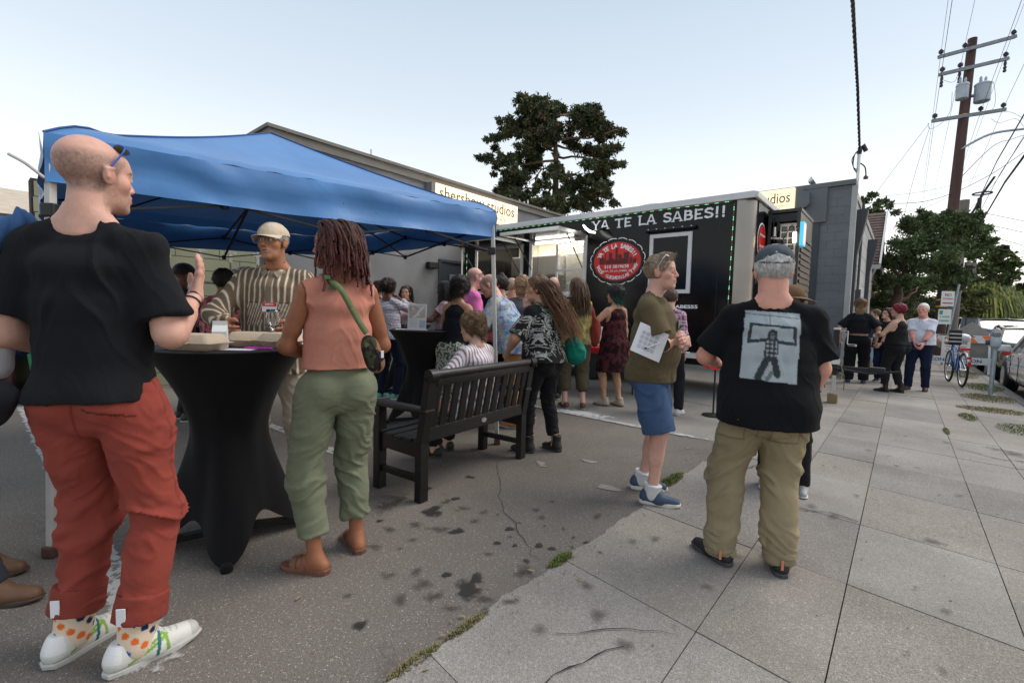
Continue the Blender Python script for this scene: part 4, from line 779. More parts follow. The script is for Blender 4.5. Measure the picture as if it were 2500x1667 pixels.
# ================================================================ trees
M_BARK = mat('bark', (.10,.065,.045), .95, scale=3, var=.4, bump=1, bscale=12)
M_BARK2 = mat('pale_bark', (.22,.15,.10), .95, scale=3, var=.3)
def leafmat(n, a, b): return mat(n, a, .75, col2=b, scale=.9, spec=.2)
NR = np.random.RandomState(5)
def foliage(name, clumps, density, lw, ll, mats, parent, origin, droop=0., up=0., seed=1, shell=.55):
    """many leaf-sized faces spread through clumps; a few materials for light and dark growth"""
    rr = np.random.RandomState(seed); P = []; mi = []
    for c in clumps:
        x, y, z, r = c; n = max(20, int(density*r*r*2.2)); d = rr.normal(size=(n, 3)); d /= np.linalg.norm(d, axis=1)[:, None]
        # sub clumps make an uneven outline
        k = max(6, int(n/34)); sub = rr.normal(size=(k, 3)); sub /= np.linalg.norm(sub, axis=1)[:, None]; sub *= r*rr.uniform(.1, .95, (k, 1))
        idx = rr.randint(0, k, n); p = sub[idx]+d*r*rr.uniform(.02, .50, (n, 1)); p[:, 2] *= .8
        P.append(p+np.array([x, y, z])); mm = rr.randint(0, len(mats), k); mi.append(mm[idx])
    P = np.concatenate(P); mi = np.concatenate(mi); n = len(P)
    ax = rr.normal(size=(n, 3)); ax[:, 2] += up-droop; ax /= np.linalg.norm(ax, axis=1)[:, None]
    t = np.cross(ax, rr.normal(size=(n, 3))); t /= np.linalg.norm(t, axis=1)[:, None]
    s = rr.uniform(.6, 1.3, (n, 1)); a = ax*ll*s; b = t*lw*s*.5
    V = np.stack([P-b*.5, P+a*.5-b, P+a, P+a*.5+b], 1).reshape(-1, 3)-np.array(origin)
    me = bpy.data.meshes.new(name); me.from_pydata(V, [], [(4*i, 4*i+1, 4*i+2, 4*i+3) for i in range(n)])
    for m_ in mats: me.materials.append(m_)
    me.polygons.foreach_set('material_index', mi.astype(np.int32))
    o = bpy.data.objects.new(name, me); COL.objects.link(o); o.parent = parent; return o
def tree(name, label, clumps, branches, trunk_r, density, lw, ll, mats, bark=None, cat='tree', base=None, seed=1, group=None, **k):
    c = np.array(clumps); bx, by = base if base else (branches[0][0][0], branches[0][0][1]) if branches else (c[:,0].mean(), c[:,1].mean())
    o = empty(name, (bx, by, 0), 0, label, cat, group)
    foliage('crown', clumps, density, lw, ll, mats, o, (bx, by, 0), seed=seed, **k)
    if not branches:
        z = c[:,2].mean(); branches = [[(bx, by, 0), (bx+.1, by, z*.6), (c[:,0].mean(), c[:,1].mean(), z)]]
    rr = random.Random(seed)
    for i, b in enumerate(branches):
        pts = [Vector(p)-Vector((bx, by, 0)) for p in b]
        if i == 0 and pts[0].z > .1: pts = [Vector((pts[0].x*1, pts[0].y, 0))]+pts
        fine = []
        for p, q in zip(pts[:-1], pts[1:]):
            for j in range(4): fine.append(p.lerp(q, j/4)+Vector([rr.uniform(-1, 1)*trunk_r*.25 for _ in range(3)])*(1 if j else 0))
        fine.append(pts[-1]); r0 = trunk_r if i == 0 else trunk_r*.34; m_ = len(fine)
        MB().tube(fine, [r0*(1-.8*j/(m_-1)) for j in range(m_)], 8 if i == 0 else 5).build('trunk' if i == 0 else 'limb', (bark or M_BARK) if i % 3 != 1 else M_BARK2, o, smooth='all')
    return o
L_CON = [leafmat('conifer_dark', (.05,.062,.033), (.085,.095,.048)), leafmat('conifer_green', (.075,.10,.045), (.11,.135,.06)), leafmat('conifer_brown', (.11,.09,.05), (.17,.13,.065))]
_rg = random.Random(5); _ex = []
for _ in range(900):
    p_, q_ = _rg.choice(BIG_CL), _rg.choice(BIG_CL); d_ = math.hypot(p_[0]-q_[0], p_[2]-q_[2])
    if .5 < d_ < 1.5 and len(_ex) < 95: _ex.append(((p_[0]+q_[0])/2, (p_[1]+q_[1])/2-_rg.uniform(0, 1.2), (p_[2]+q_[2])/2, .42))
BIG_CL = [(a, b, c, r*1.36) for a, b, c, r in BIG_CL]+_ex
tree('conifer_tree', 'tall broad dark conifer with bare pale limbs rising behind the grey building', BIG_CL, BIG_BR, .30, 880, .11, .24, [L_CON[0], L_CON[1], L_CON[0], L_CON[2], L_CON[1]], seed=3, droop=.5)
L_CYP = [leafmat('cypress_dark', (.055,.078,.035), (.08,.105,.05)), leafmat('cypress_green', (.09,.145,.05), (.14,.20,.075)), leafmat('cypress_mid', (.08,.115,.045), (.12,.15,.07))]
CYP_CL = [tuple(v*.78 if i < 2 else (1.3+(v-1.3)*.78 if i == 2 else v*.78) for i, v in enumerate(c)) if c[0]/c[1] > .868 else c for c in CYP_CL]
_pxl = lambda a, b: 1250+1129*a/b
CYP_CL = [(a, b, c, r*(1.22 if _pxl(a, b) < 2370 else .95)) for a, b, c, r in CYP_CL if not (_pxl(a, b) < 2172 and c > 4.2) and _pxl(a, b) < 2412]
CYP_TR[0][0] = (15.9, 20.5, .1)
tree('cypress_tree', 'sprawling dark green cypress with leaning trunk overhanging the sidewalk', CYP_CL, CYP_TR, .32, 2500, .06, .15, L_CYP, seed=4, up=.8)
tree('small_tree', 'small dark treetop showing above the brown shingle roof', SMALL_CL, [], .2, 600, .12, .25, [L_CYP[0], L_CYP[2]], seed=6, up=.6)
L_RND = [leafmat('broadleaf_light', (.11,.15,.045), (.17,.20,.07)), leafmat('broadleaf_mid', (.06,.09,.03), (.09,.12,.04)), leafmat('broadleaf_dark', (.03,.05,.02), (.05,.07,.03))]
tree('round_tree', 'light green rounded street tree behind the dark cypress', ROUND_CL, [], .35, 480, .22, .30, L_RND, seed=7)
L_OL = [leafmat('olive_leaf', (.09,.10,.035), (.14,.14,.05)), leafmat('olive_dark', (.04,.05,.02), (.06,.07,.03))]
tree('olive_shrub', 'yellowish green shrubby tree between the cypress and the willow', OLIVE_CL, [], .15, 420, .18, .26, L_OL, seed=8)
tree('far_tree', 'dense dark green tree at the right edge beyond the willow', RIGHT_CL, [], .35, 260, .28, .36, [L_RND[1], L_RND[2]], seed=9)
tree('hedge_shrub', 'dark brown-green shrubs growing under the leaning cypress trunk', BUSH_CL, [], .1, 1000, .11, .22, [L_CYP[0], L_OL[1], L_CYP[0], L_CON[2]], seed=10, cat='shrub')
# willow: hanging strands
wl = empty('willow_tree', (41.0, 41, 0), 0, 'weeping willow with yellow-green hanging strands above the parked cars', 'tree')
M_WIL = mat('willow_leaf_yellow', (.26,.27,.05), .7, col2=(.34,.32,.07), scale=2); M_WIL2 = mat('willow_leaf_green', (.11,.14,.04), .7, col2=(.16,.18,.05), scale=2)
for nm, m_, seed, cnt in (('crown', M_WIL2, 1, 1500), ('strands', M_WIL, 2, 420)):
    rr = random.Random(seed); b = MB()
    for i in range(cnt):
        a = rr.uniform(0, 6.28); q_ = math.sqrt(rr.random()); x = 2.5*q_*math.cos(a)+(.9 if seed == 1 else 1.3)-(.9 if seed == 2 else 0)*rr.random(); y = 2.0*q_*math.sin(a)
        top = 4.9-1.5*q_*q_+rr.uniform(-.3, .3); ln = rr.uniform(1.2, 3.2); w = .05+.05*rr.random(); k = 6; vs = []
        for j in range(k+1):
            t = j/k; r_ = 1+t*.22; zz = top-ln*t
            vs += [(x*r_-w, y*r_+rr.uniform(-.05,.05), zz), (x*r_+w, y*r_+rr.uniform(-.05,.05), zz)]
        b.add(vs, [(2*j, 2*j+1, 2*j+3, 2*j+2) for j in range(k)])
    b.build(nm, m_, wl)
MB().tube([(0.6,0,0),(.7,0,2),(.9,0,4.3)], [.3,.22,.1]).build('trunk', M_BARK, wl, smooth='all')
# far treeline closing the street
def treeline(name, pts, h, seed, label):
    rr = random.Random(seed); cl = []
    for (r, s) in pts:
        for k in range(4): v = W(r+rr.uniform(-2,2), s+rr.uniform(-3,3), 0); cl.append((v.x, v.y, rr.uniform(.3, 1)*h, h*.32))
    v0 = W(pts[0][0], pts[0][1])
    tree(name, label, cl, [], .3, 60, .3, .5, [L_RND[1], L_RND[2], L_OL[0]], seed=seed)
treeline('street_tree', [(-6,62),(-3,75),(0,90)], 7, 21, 'far green tree closing the view up the street, left of the willow')
treeline('street_tree', [(18,80),(20,92),(24,70)], 9, 22, 'far green tree beyond the parked cars on the other side of the street')
treeline('street_tree', [(6,150),(12,160),(18,150),(0,150)], 9, 23, 'distant green trees at the end of the street')
# ================================================================ poles, wires
M_POLE = mat('creosoted_pole', (.095,.052,.045), .9, scale=4, var=.3, bump=.8, bscale=40, stretch=(1,1,.15))
M_ARM = mat('grey_crossarm', (.26,.28,.30), .8, scale=6, var=.2)
M_INS = mat('dark_insulator', (.03,.03,.04), .3)
M_TRF = mat('transformer_paint', (.42,.47,.52), .5, scale=4, var=.1)
M_CABLE = mat('black_cable', (.012,.012,.015), .6)
M_YEL = mat('yellow_band', (.75,.42,.03), .5)
up_ = empty('utility_pole', (16.28, 17.7, 0), 0, 'tall brown wooden utility pole with three crossarms and two grey transformers', 'utility pole')
def UP(x, y, z): return (x-16.28, y-17.7, z)
def pole_x(z): return (16.63-16.28)*z/11.56
MB().tube([(0,0,-.3), (pole_x(6),0,6), (pole_x(11.75),0,11.75)], [.19,.165,.135], 14).build('pole', M_POLE, up_, smooth=True)
rx_, ry_ = _ca, _sa                                   # crossarms run across the street
for z in (1.9, 2.15, 8.95): MB().lathe([(.18,0),(.18,.07)], (pole_x(z),0,z), 14).build('yellow_band', M_YEL, up_)
arms = []
for (xl, xr, zl, zr) in ((15.32, 18.07, 10.99, 11.79), (15.4, 17.87, 10.37, 11.01), (15.28, 17.93, 8.72, 9.2)):
    pl = Vector(UP(xl, 17.56, zl)); pr = Vector(UP(xr, 17.56, zr)); arms.append((pl, pr))
    MB().bar(pl, pr, .10, .12, .01).build('crossarm', M_ARM, up_)
def insulator(p, up=1, s=1):
    b = MB(); b.lathe([(.03,0),(.03,.05),(.075,.06),(.07,.10),(.085,.11),(.07,.16),(.03,.2)], tuple(p), 10) if up > 0 else b.lathe([(.02,-.42),(.05,-.40),(.05,-.33),(.02,-.32),(.05,-.28),(.05,-.22),(.02,-.21),(.045,-.15),(.045,-.08),(.02,0)], tuple(p), 8)
    return b.build('insulator', M_INS, up_, smooth=True)
ins = []
for t in (.03, .34, .97): p = arms[0][0].lerp(arms[0][1], t)+Vector((0,0,.06)); insulator(p); ins.append(p+Vector((0,0,.2)))
for t in (.04, .30, .96): p = arms[1][0].lerp(arms[1][1], t)+Vector((0,0,-.05)); insulator(p, -1); insulator(p+Vector((0,0,.11)))
for t in (.03, .66, .97): p = arms[2][0].lerp(arms[2][1], t)+Vector((0,0,.06)); insulator(p); ins.append(p)
for (x, z, r_, h) in ((-.12, 9.45, .18, .46), (.62, 9.38, .23, .58)):
    tf = MB().lathe([(r_*.9,0),(r_,.02),(r_,h),(r_*1.06,h+.01),(r_*1.06,h+.05),(r_*.9,h+.09)], (x,-.28,z), 18).build('transformer', M_TRF, up_, smooth=True)
    for dx in (-.1,.08): MB().lathe([(.03,0),(.05,.03),(.035,.06),(.05,.1),(.035,.14),(.045,.18),(.02,.25)], (x+dx,-.28,z+h+.07), 8).build('bushing', M_TRF, tf, smooth=True)
    MB().bar((x,-.2,z+h*.5),(pole_x(z),-.0,z+h*.5),.1,.08).build('bracket', M_ARM, up_)
def wire(pts, r, name='wire', parent=None, sag=0, m_=None, n=6, k=14):
    P = [Vector(p) for p in pts]
    if len(P) == 2 and sag is not None:
        P = [P[0].lerp(P[1], i/k)-Vector((0,0,sag*4*(i/k)*(1-i/k))) for i in range(k+1)]
    elif len(P) > 2:                                    # smooth the bends
        Q = []
        for i in range(len(P)-1):
            p0, p1, p2, p3 = P[max(i-1,0)], P[i], P[i+1], P[min(i+2,len(P)-1)]
            for j in range(5):
                t = j/5; Q.append(.5*((2*p1)+(-p0+p2)*t+(2*p0-5*p1+4*p2-p3)*t*t+(-p0+3*p1-3*p2+p3)*t**3))
        P = Q+[P[-1]]
    return MB().tube(P, r, n).build(name, m_ or M_CABLE, parent, smooth='all')
# street light arm
sl_pts = [(2348,368)]
wire([UP(16.45,17.6,7.75), UP(17.2,17.3,8.2), UP(18.1,17.0,8.3), UP(19.0,16.8,8.35)], .045, 'light_arm', up_, m_=M_TRF)
MB().cbox(UP(19.2,16.75,8.36), (.6,.22,.12), bev=.04).build('street_light_head', M_TRF, up_)
# overhead wires parallel with the street, drawn between this pole and the next ones
wires = empty('overhead_wires', (0,0,0), 0, 'thin power lines strung along the street over the sidewalk', 'wires', None)
sd_ = Vector((-_sa, _ca, 0))
for i, p in enumerate(ins):
    q = Vector((16.28,17.7,0))+p
    wire([q-sd_*48+Vector((0,0,.4)), q], .0055 if i < 3 else .006, 'wire', wires, .25)
    wire([q, q+sd_*60], .006, 'wire', wires, .5)
for (r, z, s, rad) in ((2.45, 6.6, 24, .034), (2.2, 7.4, 24, .018), (2.3, 6.9, 24, .012)):
    wire([W(r, -20, z+.3), W(r, 24.5, z-.15)], rad, 'cable', wires, .2)
    wire([W(r, 24.5, z-.15), W(r+.3, 80, z-.5)], rad*.8, 'cable', wires, .6)
for l in RIGHTW: wire([l[0], tuple(2*a-b for a, b in zip(l[1], l[0]))], .010, 'wire', wires, 0)
for k, l in enumerate(DROPS): wire(l, .006 if k not in (3, 10) else .011, 'drop_wire', wires)
# cut-off pole with cable spool behind the cypress
sp = empty('cut_pole', (20.95, 22, 0), 0, 'weathered grey stub of a cut utility pole rising out of the cypress', 'pole')
MB().tube([(0,0,0),(0,0,7.05)], [.15,.19], 12).build('pole', mat('weathered_pole', (.22,.19,.17), .95, scale=5, bump=1), sp, smooth=True)
MB().tube([(.7+.33*math.cos(a), -.1+.33*math.sin(a), 7.35) for a in [i*math.pi/8 for i in range(17)]], .035, 6).build('cable_coil', M_CABLE, sp)
wire([(.3,0,6.3),(.5,-.1,6.8),(.7,-.1,7.3),(1.1,-.2,8.1)], .05, 'cable', sp); MB().cbox((.6,-.1,6.9),(.12,.1,.5)).build('splice_box', M_CABLE, sp)
MB().cbox((-1.9,-2.5,3.55),(.42,.1,.65)).build('board', mat('weathered_pole', (.22,.19,.17)), sp)
# service mast on the building
ms = empty('service_mast', (8.23, 11.4, 0), 0, 'steel service mast with twisted black cable above the corner of the grey building', 'mast')
MB().tube([(0,0,3.2),(0,0,5.35)], .035, 8).build('mast_pipe', M_STEEL, ms); 
b = MB().tube([(0,0,5.3),(0,-.02,5.45),(.06,-.03,5.5),(.14,-.03,5.36)], .05, 8); b.build('weatherhead', M_INS, ms)
for k in range(3): wire([(0,0,5.4),(-.10-.03*k,0,5.3-.05*k),(-.12,0,5.0),(-.02,0,4.85+.04*k)], .008, 'drip_loop', ms)
wire([(.02,0,5.1),(.16,0,5.0),(.20,0,4.8)], .014, 'bracket', ms); MB().lathe([(.05,0),(.05,.05),(.02,.09)], (.2,0,4.72)).lathe([(.05,0),(.05,.05),(.02,.09)], (-.1,0,4.6)).build('insulator', M_INS, ms)
P = [Vector(p) for p in SERVICE]; Q = []
for i in range(len(P)-1):
    for j in range(40): Q.append(P[i].lerp(P[i+1], j/40))
for k in range(3):
    MB().tube([q+Vector((math.cos(i*.75+k*2.1), math.sin(i*.75+k*2.1)*.3, math.sin(i*.75+k*2.1)))*.017 for i, q in enumerate(Q)], .014, 6).build('service_cable', M_CABLE, None)
    o = bpy.context.scene.objects[-1] if False else None
for k, nm in enumerate([o.name for o in bpy.data.objects if o.name.startswith('service_cable')]):
    o = bpy.data.objects[nm]; o.parent = ms; o.location = (-8.23, -11.4, 0)
# ================================================================ signs, meter, bike, barricade
M_GALV = mat('galvanised_steel', (.36,.42,.46), .5, metal=.4, scale=12, var=.15)
sg = empty('sign_post', (SIGNS[3][0], SIGNS[3][1], 0), 0, 'leaning galvanised post with a red and white sign above a green and white sign', 'sign')
dx_ = SIGNS[2][0]-SIGNS[3][0]
MB().bar((.12,0,0),(.12+dx_*1.6,0,2.5),.05,.03).build('post', M_GALV, sg)
M_SR = mat('faded_red_print', (.42,.08,.09), .6); M_SGN = mat('green_print', (.03,.30,.16), .6)
for k, (z, mm) in enumerate(((2.05, M_SR), (1.50, M_SGN))):
    x = dx_*z/2.2-.09; s_ = MB().cbox((x,-.04,z), (.40,.012,.46), bev=.004).build('sign_plate', M_WHITE_P, sg)
    if k == 0:
        lettering('lettering', 'NO', mm, s_, (x,-.049,z+.12), (1,0,0), (0,0,1), width=.2, center=True, off=.02, ext=.001)
        lettering('lettering', 'STOPPING', mm, s_, (x,-.049,z-.0), (1,0,0), (0,0,1), width=.32, center=True, off=.02, ext=.001)
        MB().cbox((x,-.049,z-.13),(.32,.003,.04)).build('arrow', mm, s_)
    else:
        MB().cbox((x-.12,-.049,z+.13),(.1,.003,.12)).build('parking_mark', mm, s_); lettering('lettering', '2 HOUR', mm, s_, (x,-.049,z+.0), (1,0,0), (0,0,1), width=.3, center=True, off=.02, ext=.001)
        lettering('lettering', 'PARKING', mm, s_, (x,-.049,z-.12), (1,0,0), (0,0,1), width=.3, center=True, off=.02, ext=.001)
mt = street('parking_meter', 1.28, 12.14, label='grey parking meter with clear dome on a thick post beside the kerb', cat='parking meter')
MB().tube([(0,0,0),(0,0,.86)], .034, 14).build('post', M_GALV, mt, smooth=True); MB().lathe([(.085,0),(.08,.012),(.03,.02)]).build('base_plate', M_GALV, mt)
hd = MB().lathe([(.035,0),(.05,.03),(.062,.05)], (0,0,.84), 14).cbox((0,0,.985), (.15,.11,.19), bev=.03).build('meter_head', M_GALV, mt, smooth=True)
MB().lathe([(.05,-.04),(.05,.04)], n=14, M=Matrix.Translation((-.085,0,.97)) @ Matrix.Rotation(R(90),4,'Y')).build('coin_dial', M_INS, mt)
MB().lathe([(.078,0),(.076,.07),(.06,.125),(.03,.15),(0,.155)], (0,0,1.085), 16, sy=.7).build('clear_dome', mat('dome_glass', (.75,.8,.82), .12, trans=.75, var=.01), mt, smooth='all')
MB().cbox((0,0,1.13),(.10,.03,.06),bev=.01).build('display', M_INS, mt)
bk = street('bicycle', .97, 13.25, label='blue and white bicycle with a white plastic bag over its seat parked on the sidewalk', cat='bicycle')
bk.rotation_euler.z = YAW+R(8)
M_TYRE = mat('tyre_rubber', (.018,.018,.018), .8); M_BLUEP = mat('blue_bike_paint', (.02,.12,.38), .35, coat=.3)
for k, yy in enumerate((0, 1.06)):
    w = MB().tube([(0, yy+.33*math.cos(a), .345+.33*math.sin(a)) for a in [i*math.pi/14 for i in range(29)]], .021, 8, False).build('wheel', M_TYRE, bk, smooth='all')
    MB().tube([(0, yy+.305*math.cos(a), .345+.305*math.sin(a)) for a in [i*math.pi/14 for i in range(29)]], .009, 6, False).build('rim', M_STEEL, w)
    b = MB()
    for j in range(18): a = j*math.pi/9; b.tube([(.012*(-1)**j, yy, .345), (0, yy+.3*math.cos(a), .345+.3*math.sin(a))], .0012, 3)
    b.build('spokes', M_STEEL, w); MB().tube([(-.05,yy,.345),(.05,yy,.345)], .018, 8).build('hub', M_STEEL, w)
    MB().tube([(0, yy+.37*math.cos(a), .345+.37*math.sin(a)) for a in [R(20+i*14) for i in range(11)]], .02, 6).build('mudguard', M_WHITE_P, bk, smooth='all')
fr = [((0,.55,.30),(0,.40,.80)),((0,.55,.30),(0,.90,.78)),((0,.42,.72),(0,.88,.84)),((.04,0,.345),(0,.42,.70)),((-.04,0,.345),(0,.42,.70)),((.03,0,.345),(0,.55,.30)),((0,.88,.90),(.03,1.06,.345)),((0,.88,.90),(-.03,1.06,.345))]
b = MB()
for p, q in fr: b.tube([p, q], .016, 8)
b.build('frame', M_BLUEP, bk, smooth=True)
MB().tube([(0,.40,.8),(0,.38,.93)], .013).build('seat_post', M_STEEL, bk)
MB().lathe([(.0,.0),(.09,.01),(.13,.06),(.14,.12),(.11,.17),(.05,.19),(0,.19)], (.02,.36,.90), 14, sy=1.15).build('bag_covered_seat', mat('white_plastic_bag', (.72,.72,.74), .3, bump=1, bscale=25), bk, smooth='all')
b = MB()
for sx_ in (-.07,.07): b.tube([(sx_,-.02,.73),(sx_,.32,.73)], .007, 6).tube([(sx_,0,.345),(sx_,.0,.73)], .006, 6)
for k in range(5): b.tube([(-.07,.0+.08*k,.73),(.07,.0+.08*k,.73)], .005, 5)
b.build('rear_rack', M_BLACKM, bk)
for c_, d_ in (((0,-.36,.62),(.07,.03,.05)), ((0,-.40,.50),(.05,.02,.10)), ((0,-.06,.78),(.16,.03,.05))): MB().cbox(c_, d_, bev=.01).build('red_reflector', mat('red_reflector', (.6,.02,.02), .2), bk)
MB().tube([(-.30,.76,1.02),(-.26,.86,1.05),(0,.88,1.03),(.26,.86,1.05),(.30,.76,1.02)], .012, 8).tube([(0,.88,.86),(0,.88,1.03)], .014).build('handlebar', M_BLACKM, bk, smooth=True)
ch = MB().cbox((-.16,.12,.88),(.20,.28,.05),bev=.02).cbox((-.16,-.01,1.02),(.20,.04,.30),bev=.015).build('black_pannier', M_BLACKM, bk)
for k in range(3): MB().cbox((-.16,-.035,.93+.08*k),(.19,.006,.02)).build('strap', M_STEEL, ch)
MB().tube([(0,.55,.3),(.09,.55,.18)], .01).tube([(0,.55,.3),(-.09,.55,.42)], .01).cbox((.12,.55,.17),(.08,.06,.02)).cbox((-.12,.55,.43),(.08,.06,.02)).build('pedals', M_BLACKM, bk)
br_ = street('barricade', 1.10, 17.3, label='white A-frame barricade with orange stripe, grey diamond board and a red printed poster', cat='barricade')
M_BW = mat('barricade_white', (.62,.66,.68), .6); M_ORG = mat('orange_sheeting', (.85,.16,.03), .5)
for sx_ in (-.62,.62):
    MB().bar((sx_,-.30,0),(sx_,0,1.05),.045,.03).build('leg', M_BW, br_); MB().bar((sx_,.30,0),(sx_,.02,1.05),.045,.03).build('leg', M_BW, br_)
t = MB().cbox((0,-.06,.90),(1.32,.02,.20)).build('top_board', M_BW, br_); MB().cbox((0,-.245,.33),(1.32,.02,.18)).build('lower_board', M_BW, br_)
for k in range(4):
    x = -.62+k*.36; b = MB(); b.prism([(x,.995),(x+.16,.995),(x+.30,.805),(x+.14,.805)], -.075, -.071); b.build('orange_stripe', M_ORG, t)
lettering('lettering', 'CONSTRUCTION', M_INS, br_, (-.02,-.257,.33), (1,0,0), (0,0,1), width=1.0, height=.09, center=True, off=.02, ext=.001)
M_DIA = mat('back_of_sign', (.28,.26,.24), .7, scale=4)
b = MB(); b.prism([(-.75,0),(0,-.62),(.75,0),(0,.62)][::-1], -.01, .01, Matrix.Translation((.28,.1,.74))); b.build('diamond_board', M_DIA, br_)
po = MB().cbox((-.02,-.12,.68),(.56,.012,.62)).build('poster', M_WHITE_P, br_)
lettering('poster_text', 'FOR SALE', M_SR, po, (-.02,-.128,.90), (1,0,0), (0,0,1), width=.46, center=True, off=.03, ext=.001)
lettering('poster_text', 'BY OWNER', M_SR, po, (-.02,-.128,.78), (1,0,0), (0,0,1), width=.46, center=True, off=.03, ext=.001)
for k in range(4): MB().cbox((-.02,-.127,.68-.07*k),(.42-.06*(k%2),.002,.02)).build('poster_line', M_SR, po)
# low retaining wall by the cypress
rw = street('planter_wall', -.9, 20.5, label='low grey concrete wall along the sidewalk behind the white polo shirt man', cat='wall')
MB().cbox((.2,2.5,.5),(.2,6.5,1.0),bev=.02).build('wall', M_APRON, rw)
# ================================================================ cars
M_CGL = mat('car_glass', (.015,.02,.025), .05, scale=1, spec=1)
M_RIM = mat('alloy_rim', (.45,.45,.46), .3, metal=.8)
M_HL = mat('headlamp', (.7,.72,.75), .1, spec=1); M_TL = mat('tail_lamp', (.35,.01,.01), .2)
def car(label, r, s, rz, paint, L_=4.6, Wd=1.8, H=1.46, kind='sedan', name='parked_car', group='cars parked along the kerb'):
    o = street(name, r, s, -.13, label=label, cat='car', group=group); o.rotation_euler.z = YAW+rz
    w = Wd/2
    if kind == 'sedan':
        st = [(-.5,.52,.30,.60),(-.47,.86,.24,.74),(-.40,.97,.20,.90),(-.22,1,.18,.94),(0,1,.17,.95),(.2,1,.17,.93),(.30,1,.18,.88),(.42,.95,.20,.76),(.475,.84,.24,.66),(.5,.55,.32,.56)]
        gh = [(-.36,.92,.0),(-.22,1.38,.0),(-.05,1.46,0),(.08,1.42,0),(.27,.90,0)]
    else:
        st = [(-.5,.7,.42,.9),(-.48,.92,.36,1.02),(-.42,1,.34,1.06),(-.2,1,.33,1.08),(0,1,.33,1.08),(.2,1,.33,1.07),(.3,1,.34,1.04),(.42,.96,.36,.98),(.48,.9,.38,.88),(.5,.7,.46,.75)]
        gh = [(-.47,1.06,0),(-.42,1.62,0),(-.1,1.72,0),(.10,1.68,0),(.24,1.05,0)] if kind == 'suv' else [(-.06,1.06,0),(-.03,1.66,0),(.04,1.72,0),(.12,1.68,0),(.25,1.05,0)]
    sc_ = H/(1.46 if kind == 'sedan' else 1.72)
    rings = []; n = None; vs = []
    for (t, k, zl, zb) in st:
        y = t*L_; kw = w*k; zb *= sc_
        ring = [(-kw*.90,zl),(-kw*.99,zl+.16),(-kw,zb*.62),(-kw*.985,zb-.10),(-kw*.93,zb-.02),(-kw*.6,zb+.015),(0,zb+.03),(kw*.6,zb+.015),(kw*.93,zb-.02),(kw*.985,zb-.10),(kw,zb*.62),(kw*.99,zl+.16),(kw*.90,zl)]
        n = len(ring); vs += [(x, y, z) for x, z in ring]
    fs = []
    for i in range(len(st)-1):
        for j in range(n-1): fs.append((i*n+j, (i+1)*n+j, (i+1)*n+j+1, i*n+j+1))
        fs.append((i*n+n-1, (i+1)*n+n-1, (i+1)*n, i*n))
    fs += [tuple(range(n)), tuple(range(len(st)*n-1, (len(st)-1)*n-1, -1))]
    b = MB().add(vs, fs).build('body', paint, o, smooth=True)
    md = b.modifiers.new('sub', 'SUBSURF'); md.levels = md.render_levels = 1
    vs = []; fs = []
    for (t, z, _) in gh:
        y = t*L_; z *= sc_; base = (.93 if kind == 'sedan' else 1.06)*sc_; low = z < base+.05; kw = w*(.90 if low else .74 if kind == 'sedan' else .80)
        vs += [(-w*.93, y, base-.04), (-kw, y, z), (0, y, z+(.0 if low else .035)), (kw, y, z), (w*.93, y, base-.04)]
    for i in range(len(gh)-1):
        for j in range(4): fs.append((i*5+j, (i+1)*5+j, (i+1)*5+j+1, i*5+j+1))
    MB().add(vs, fs).build('windows', M_CGL, o, smooth=True)
    # roof panel and pillars
    P = [(t*L_, z*sc_) for t, z, _ in gh]; kw = w*(.74 if kind == 'sedan' else .80)
    MB().add([(-kw-.004,P[1][0],P[1][1]+.01),(0,P[1][0],P[1][1]+.05),(kw+.004,P[1][0],P[1][1]+.01),(-kw-.004,P[2][0],P[2][1]+.012),(0,P[2][0],P[2][1]+.052),(kw+.004,P[2][0],P[2][1]+.012),(-kw-.004,P[3][0],P[3][1]+.01),(0,P[3][0],P[3][1]+.05),(kw+.004,P[3][0],P[3][1]+.01)],
             [(0,1,4,3),(1,2,5,4),(3,4,7,6),(4,5,8,7)]).build('roof', paint, o, smooth=True)
    for sx_ in (-1, 1):
        b = MB(); bz = P[0][1]
        b.bar((sx_*w*.91,P[0][0],P[0][1]-.02),(sx_*(kw+.006),P[1][0],P[1][1]+.01),.05,.07).bar((sx_*w*.91,P[4][0],P[4][1]-.02),(sx_*(kw+.006),P[3][0],P[3][1]+.01),.05,.06)
        b.bar((sx_*(kw+.006),P[1][0],P[1][1]+.012),(sx_*(kw+.006),P[2][0],P[2][1]+.014),.045,.04).bar((sx_*(kw+.006),P[2][0],P[2][1]+.014),(sx_*(kw+.006),P[3][0],P[3][1]+.012),.045,.04)
        b.bar((sx_*w*.955,P[2][0],P[0][1]-.03),(sx_*(kw+.01),P[2][0]+.03,P[2][1]),.05,.08); b.build('pillars', paint, o)
        MB().cbox((sx_*(w+.10),P[4][0]-.42,P[4][1]+.06),(.20,.10,.13),bev=.03).build('mirror', paint, o, smooth=True)
        MB().cbox((sx_*w*.985,.02,.93*sc_*.86),(.02,.14,.025)).build('door_handle', M_RIM, o)
        for yy in (-.02*L_, .17*L_, -.2*L_):
            MB().cbox((sx_*(w*.998),yy,.55),(.008,.008,.55)).build('door_seam', M_BLACKM, o)
        MB().cbox((sx_*w*.70,L_*.475,.68*sc_),(.34,.10,.13),bev=.03).build('headlight', M_HL, o); MB().cbox((sx_*w*.72,-L_*.478,.78*sc_),(.32,.08,.14),bev=.03).build('tail_light', M_TL, o)
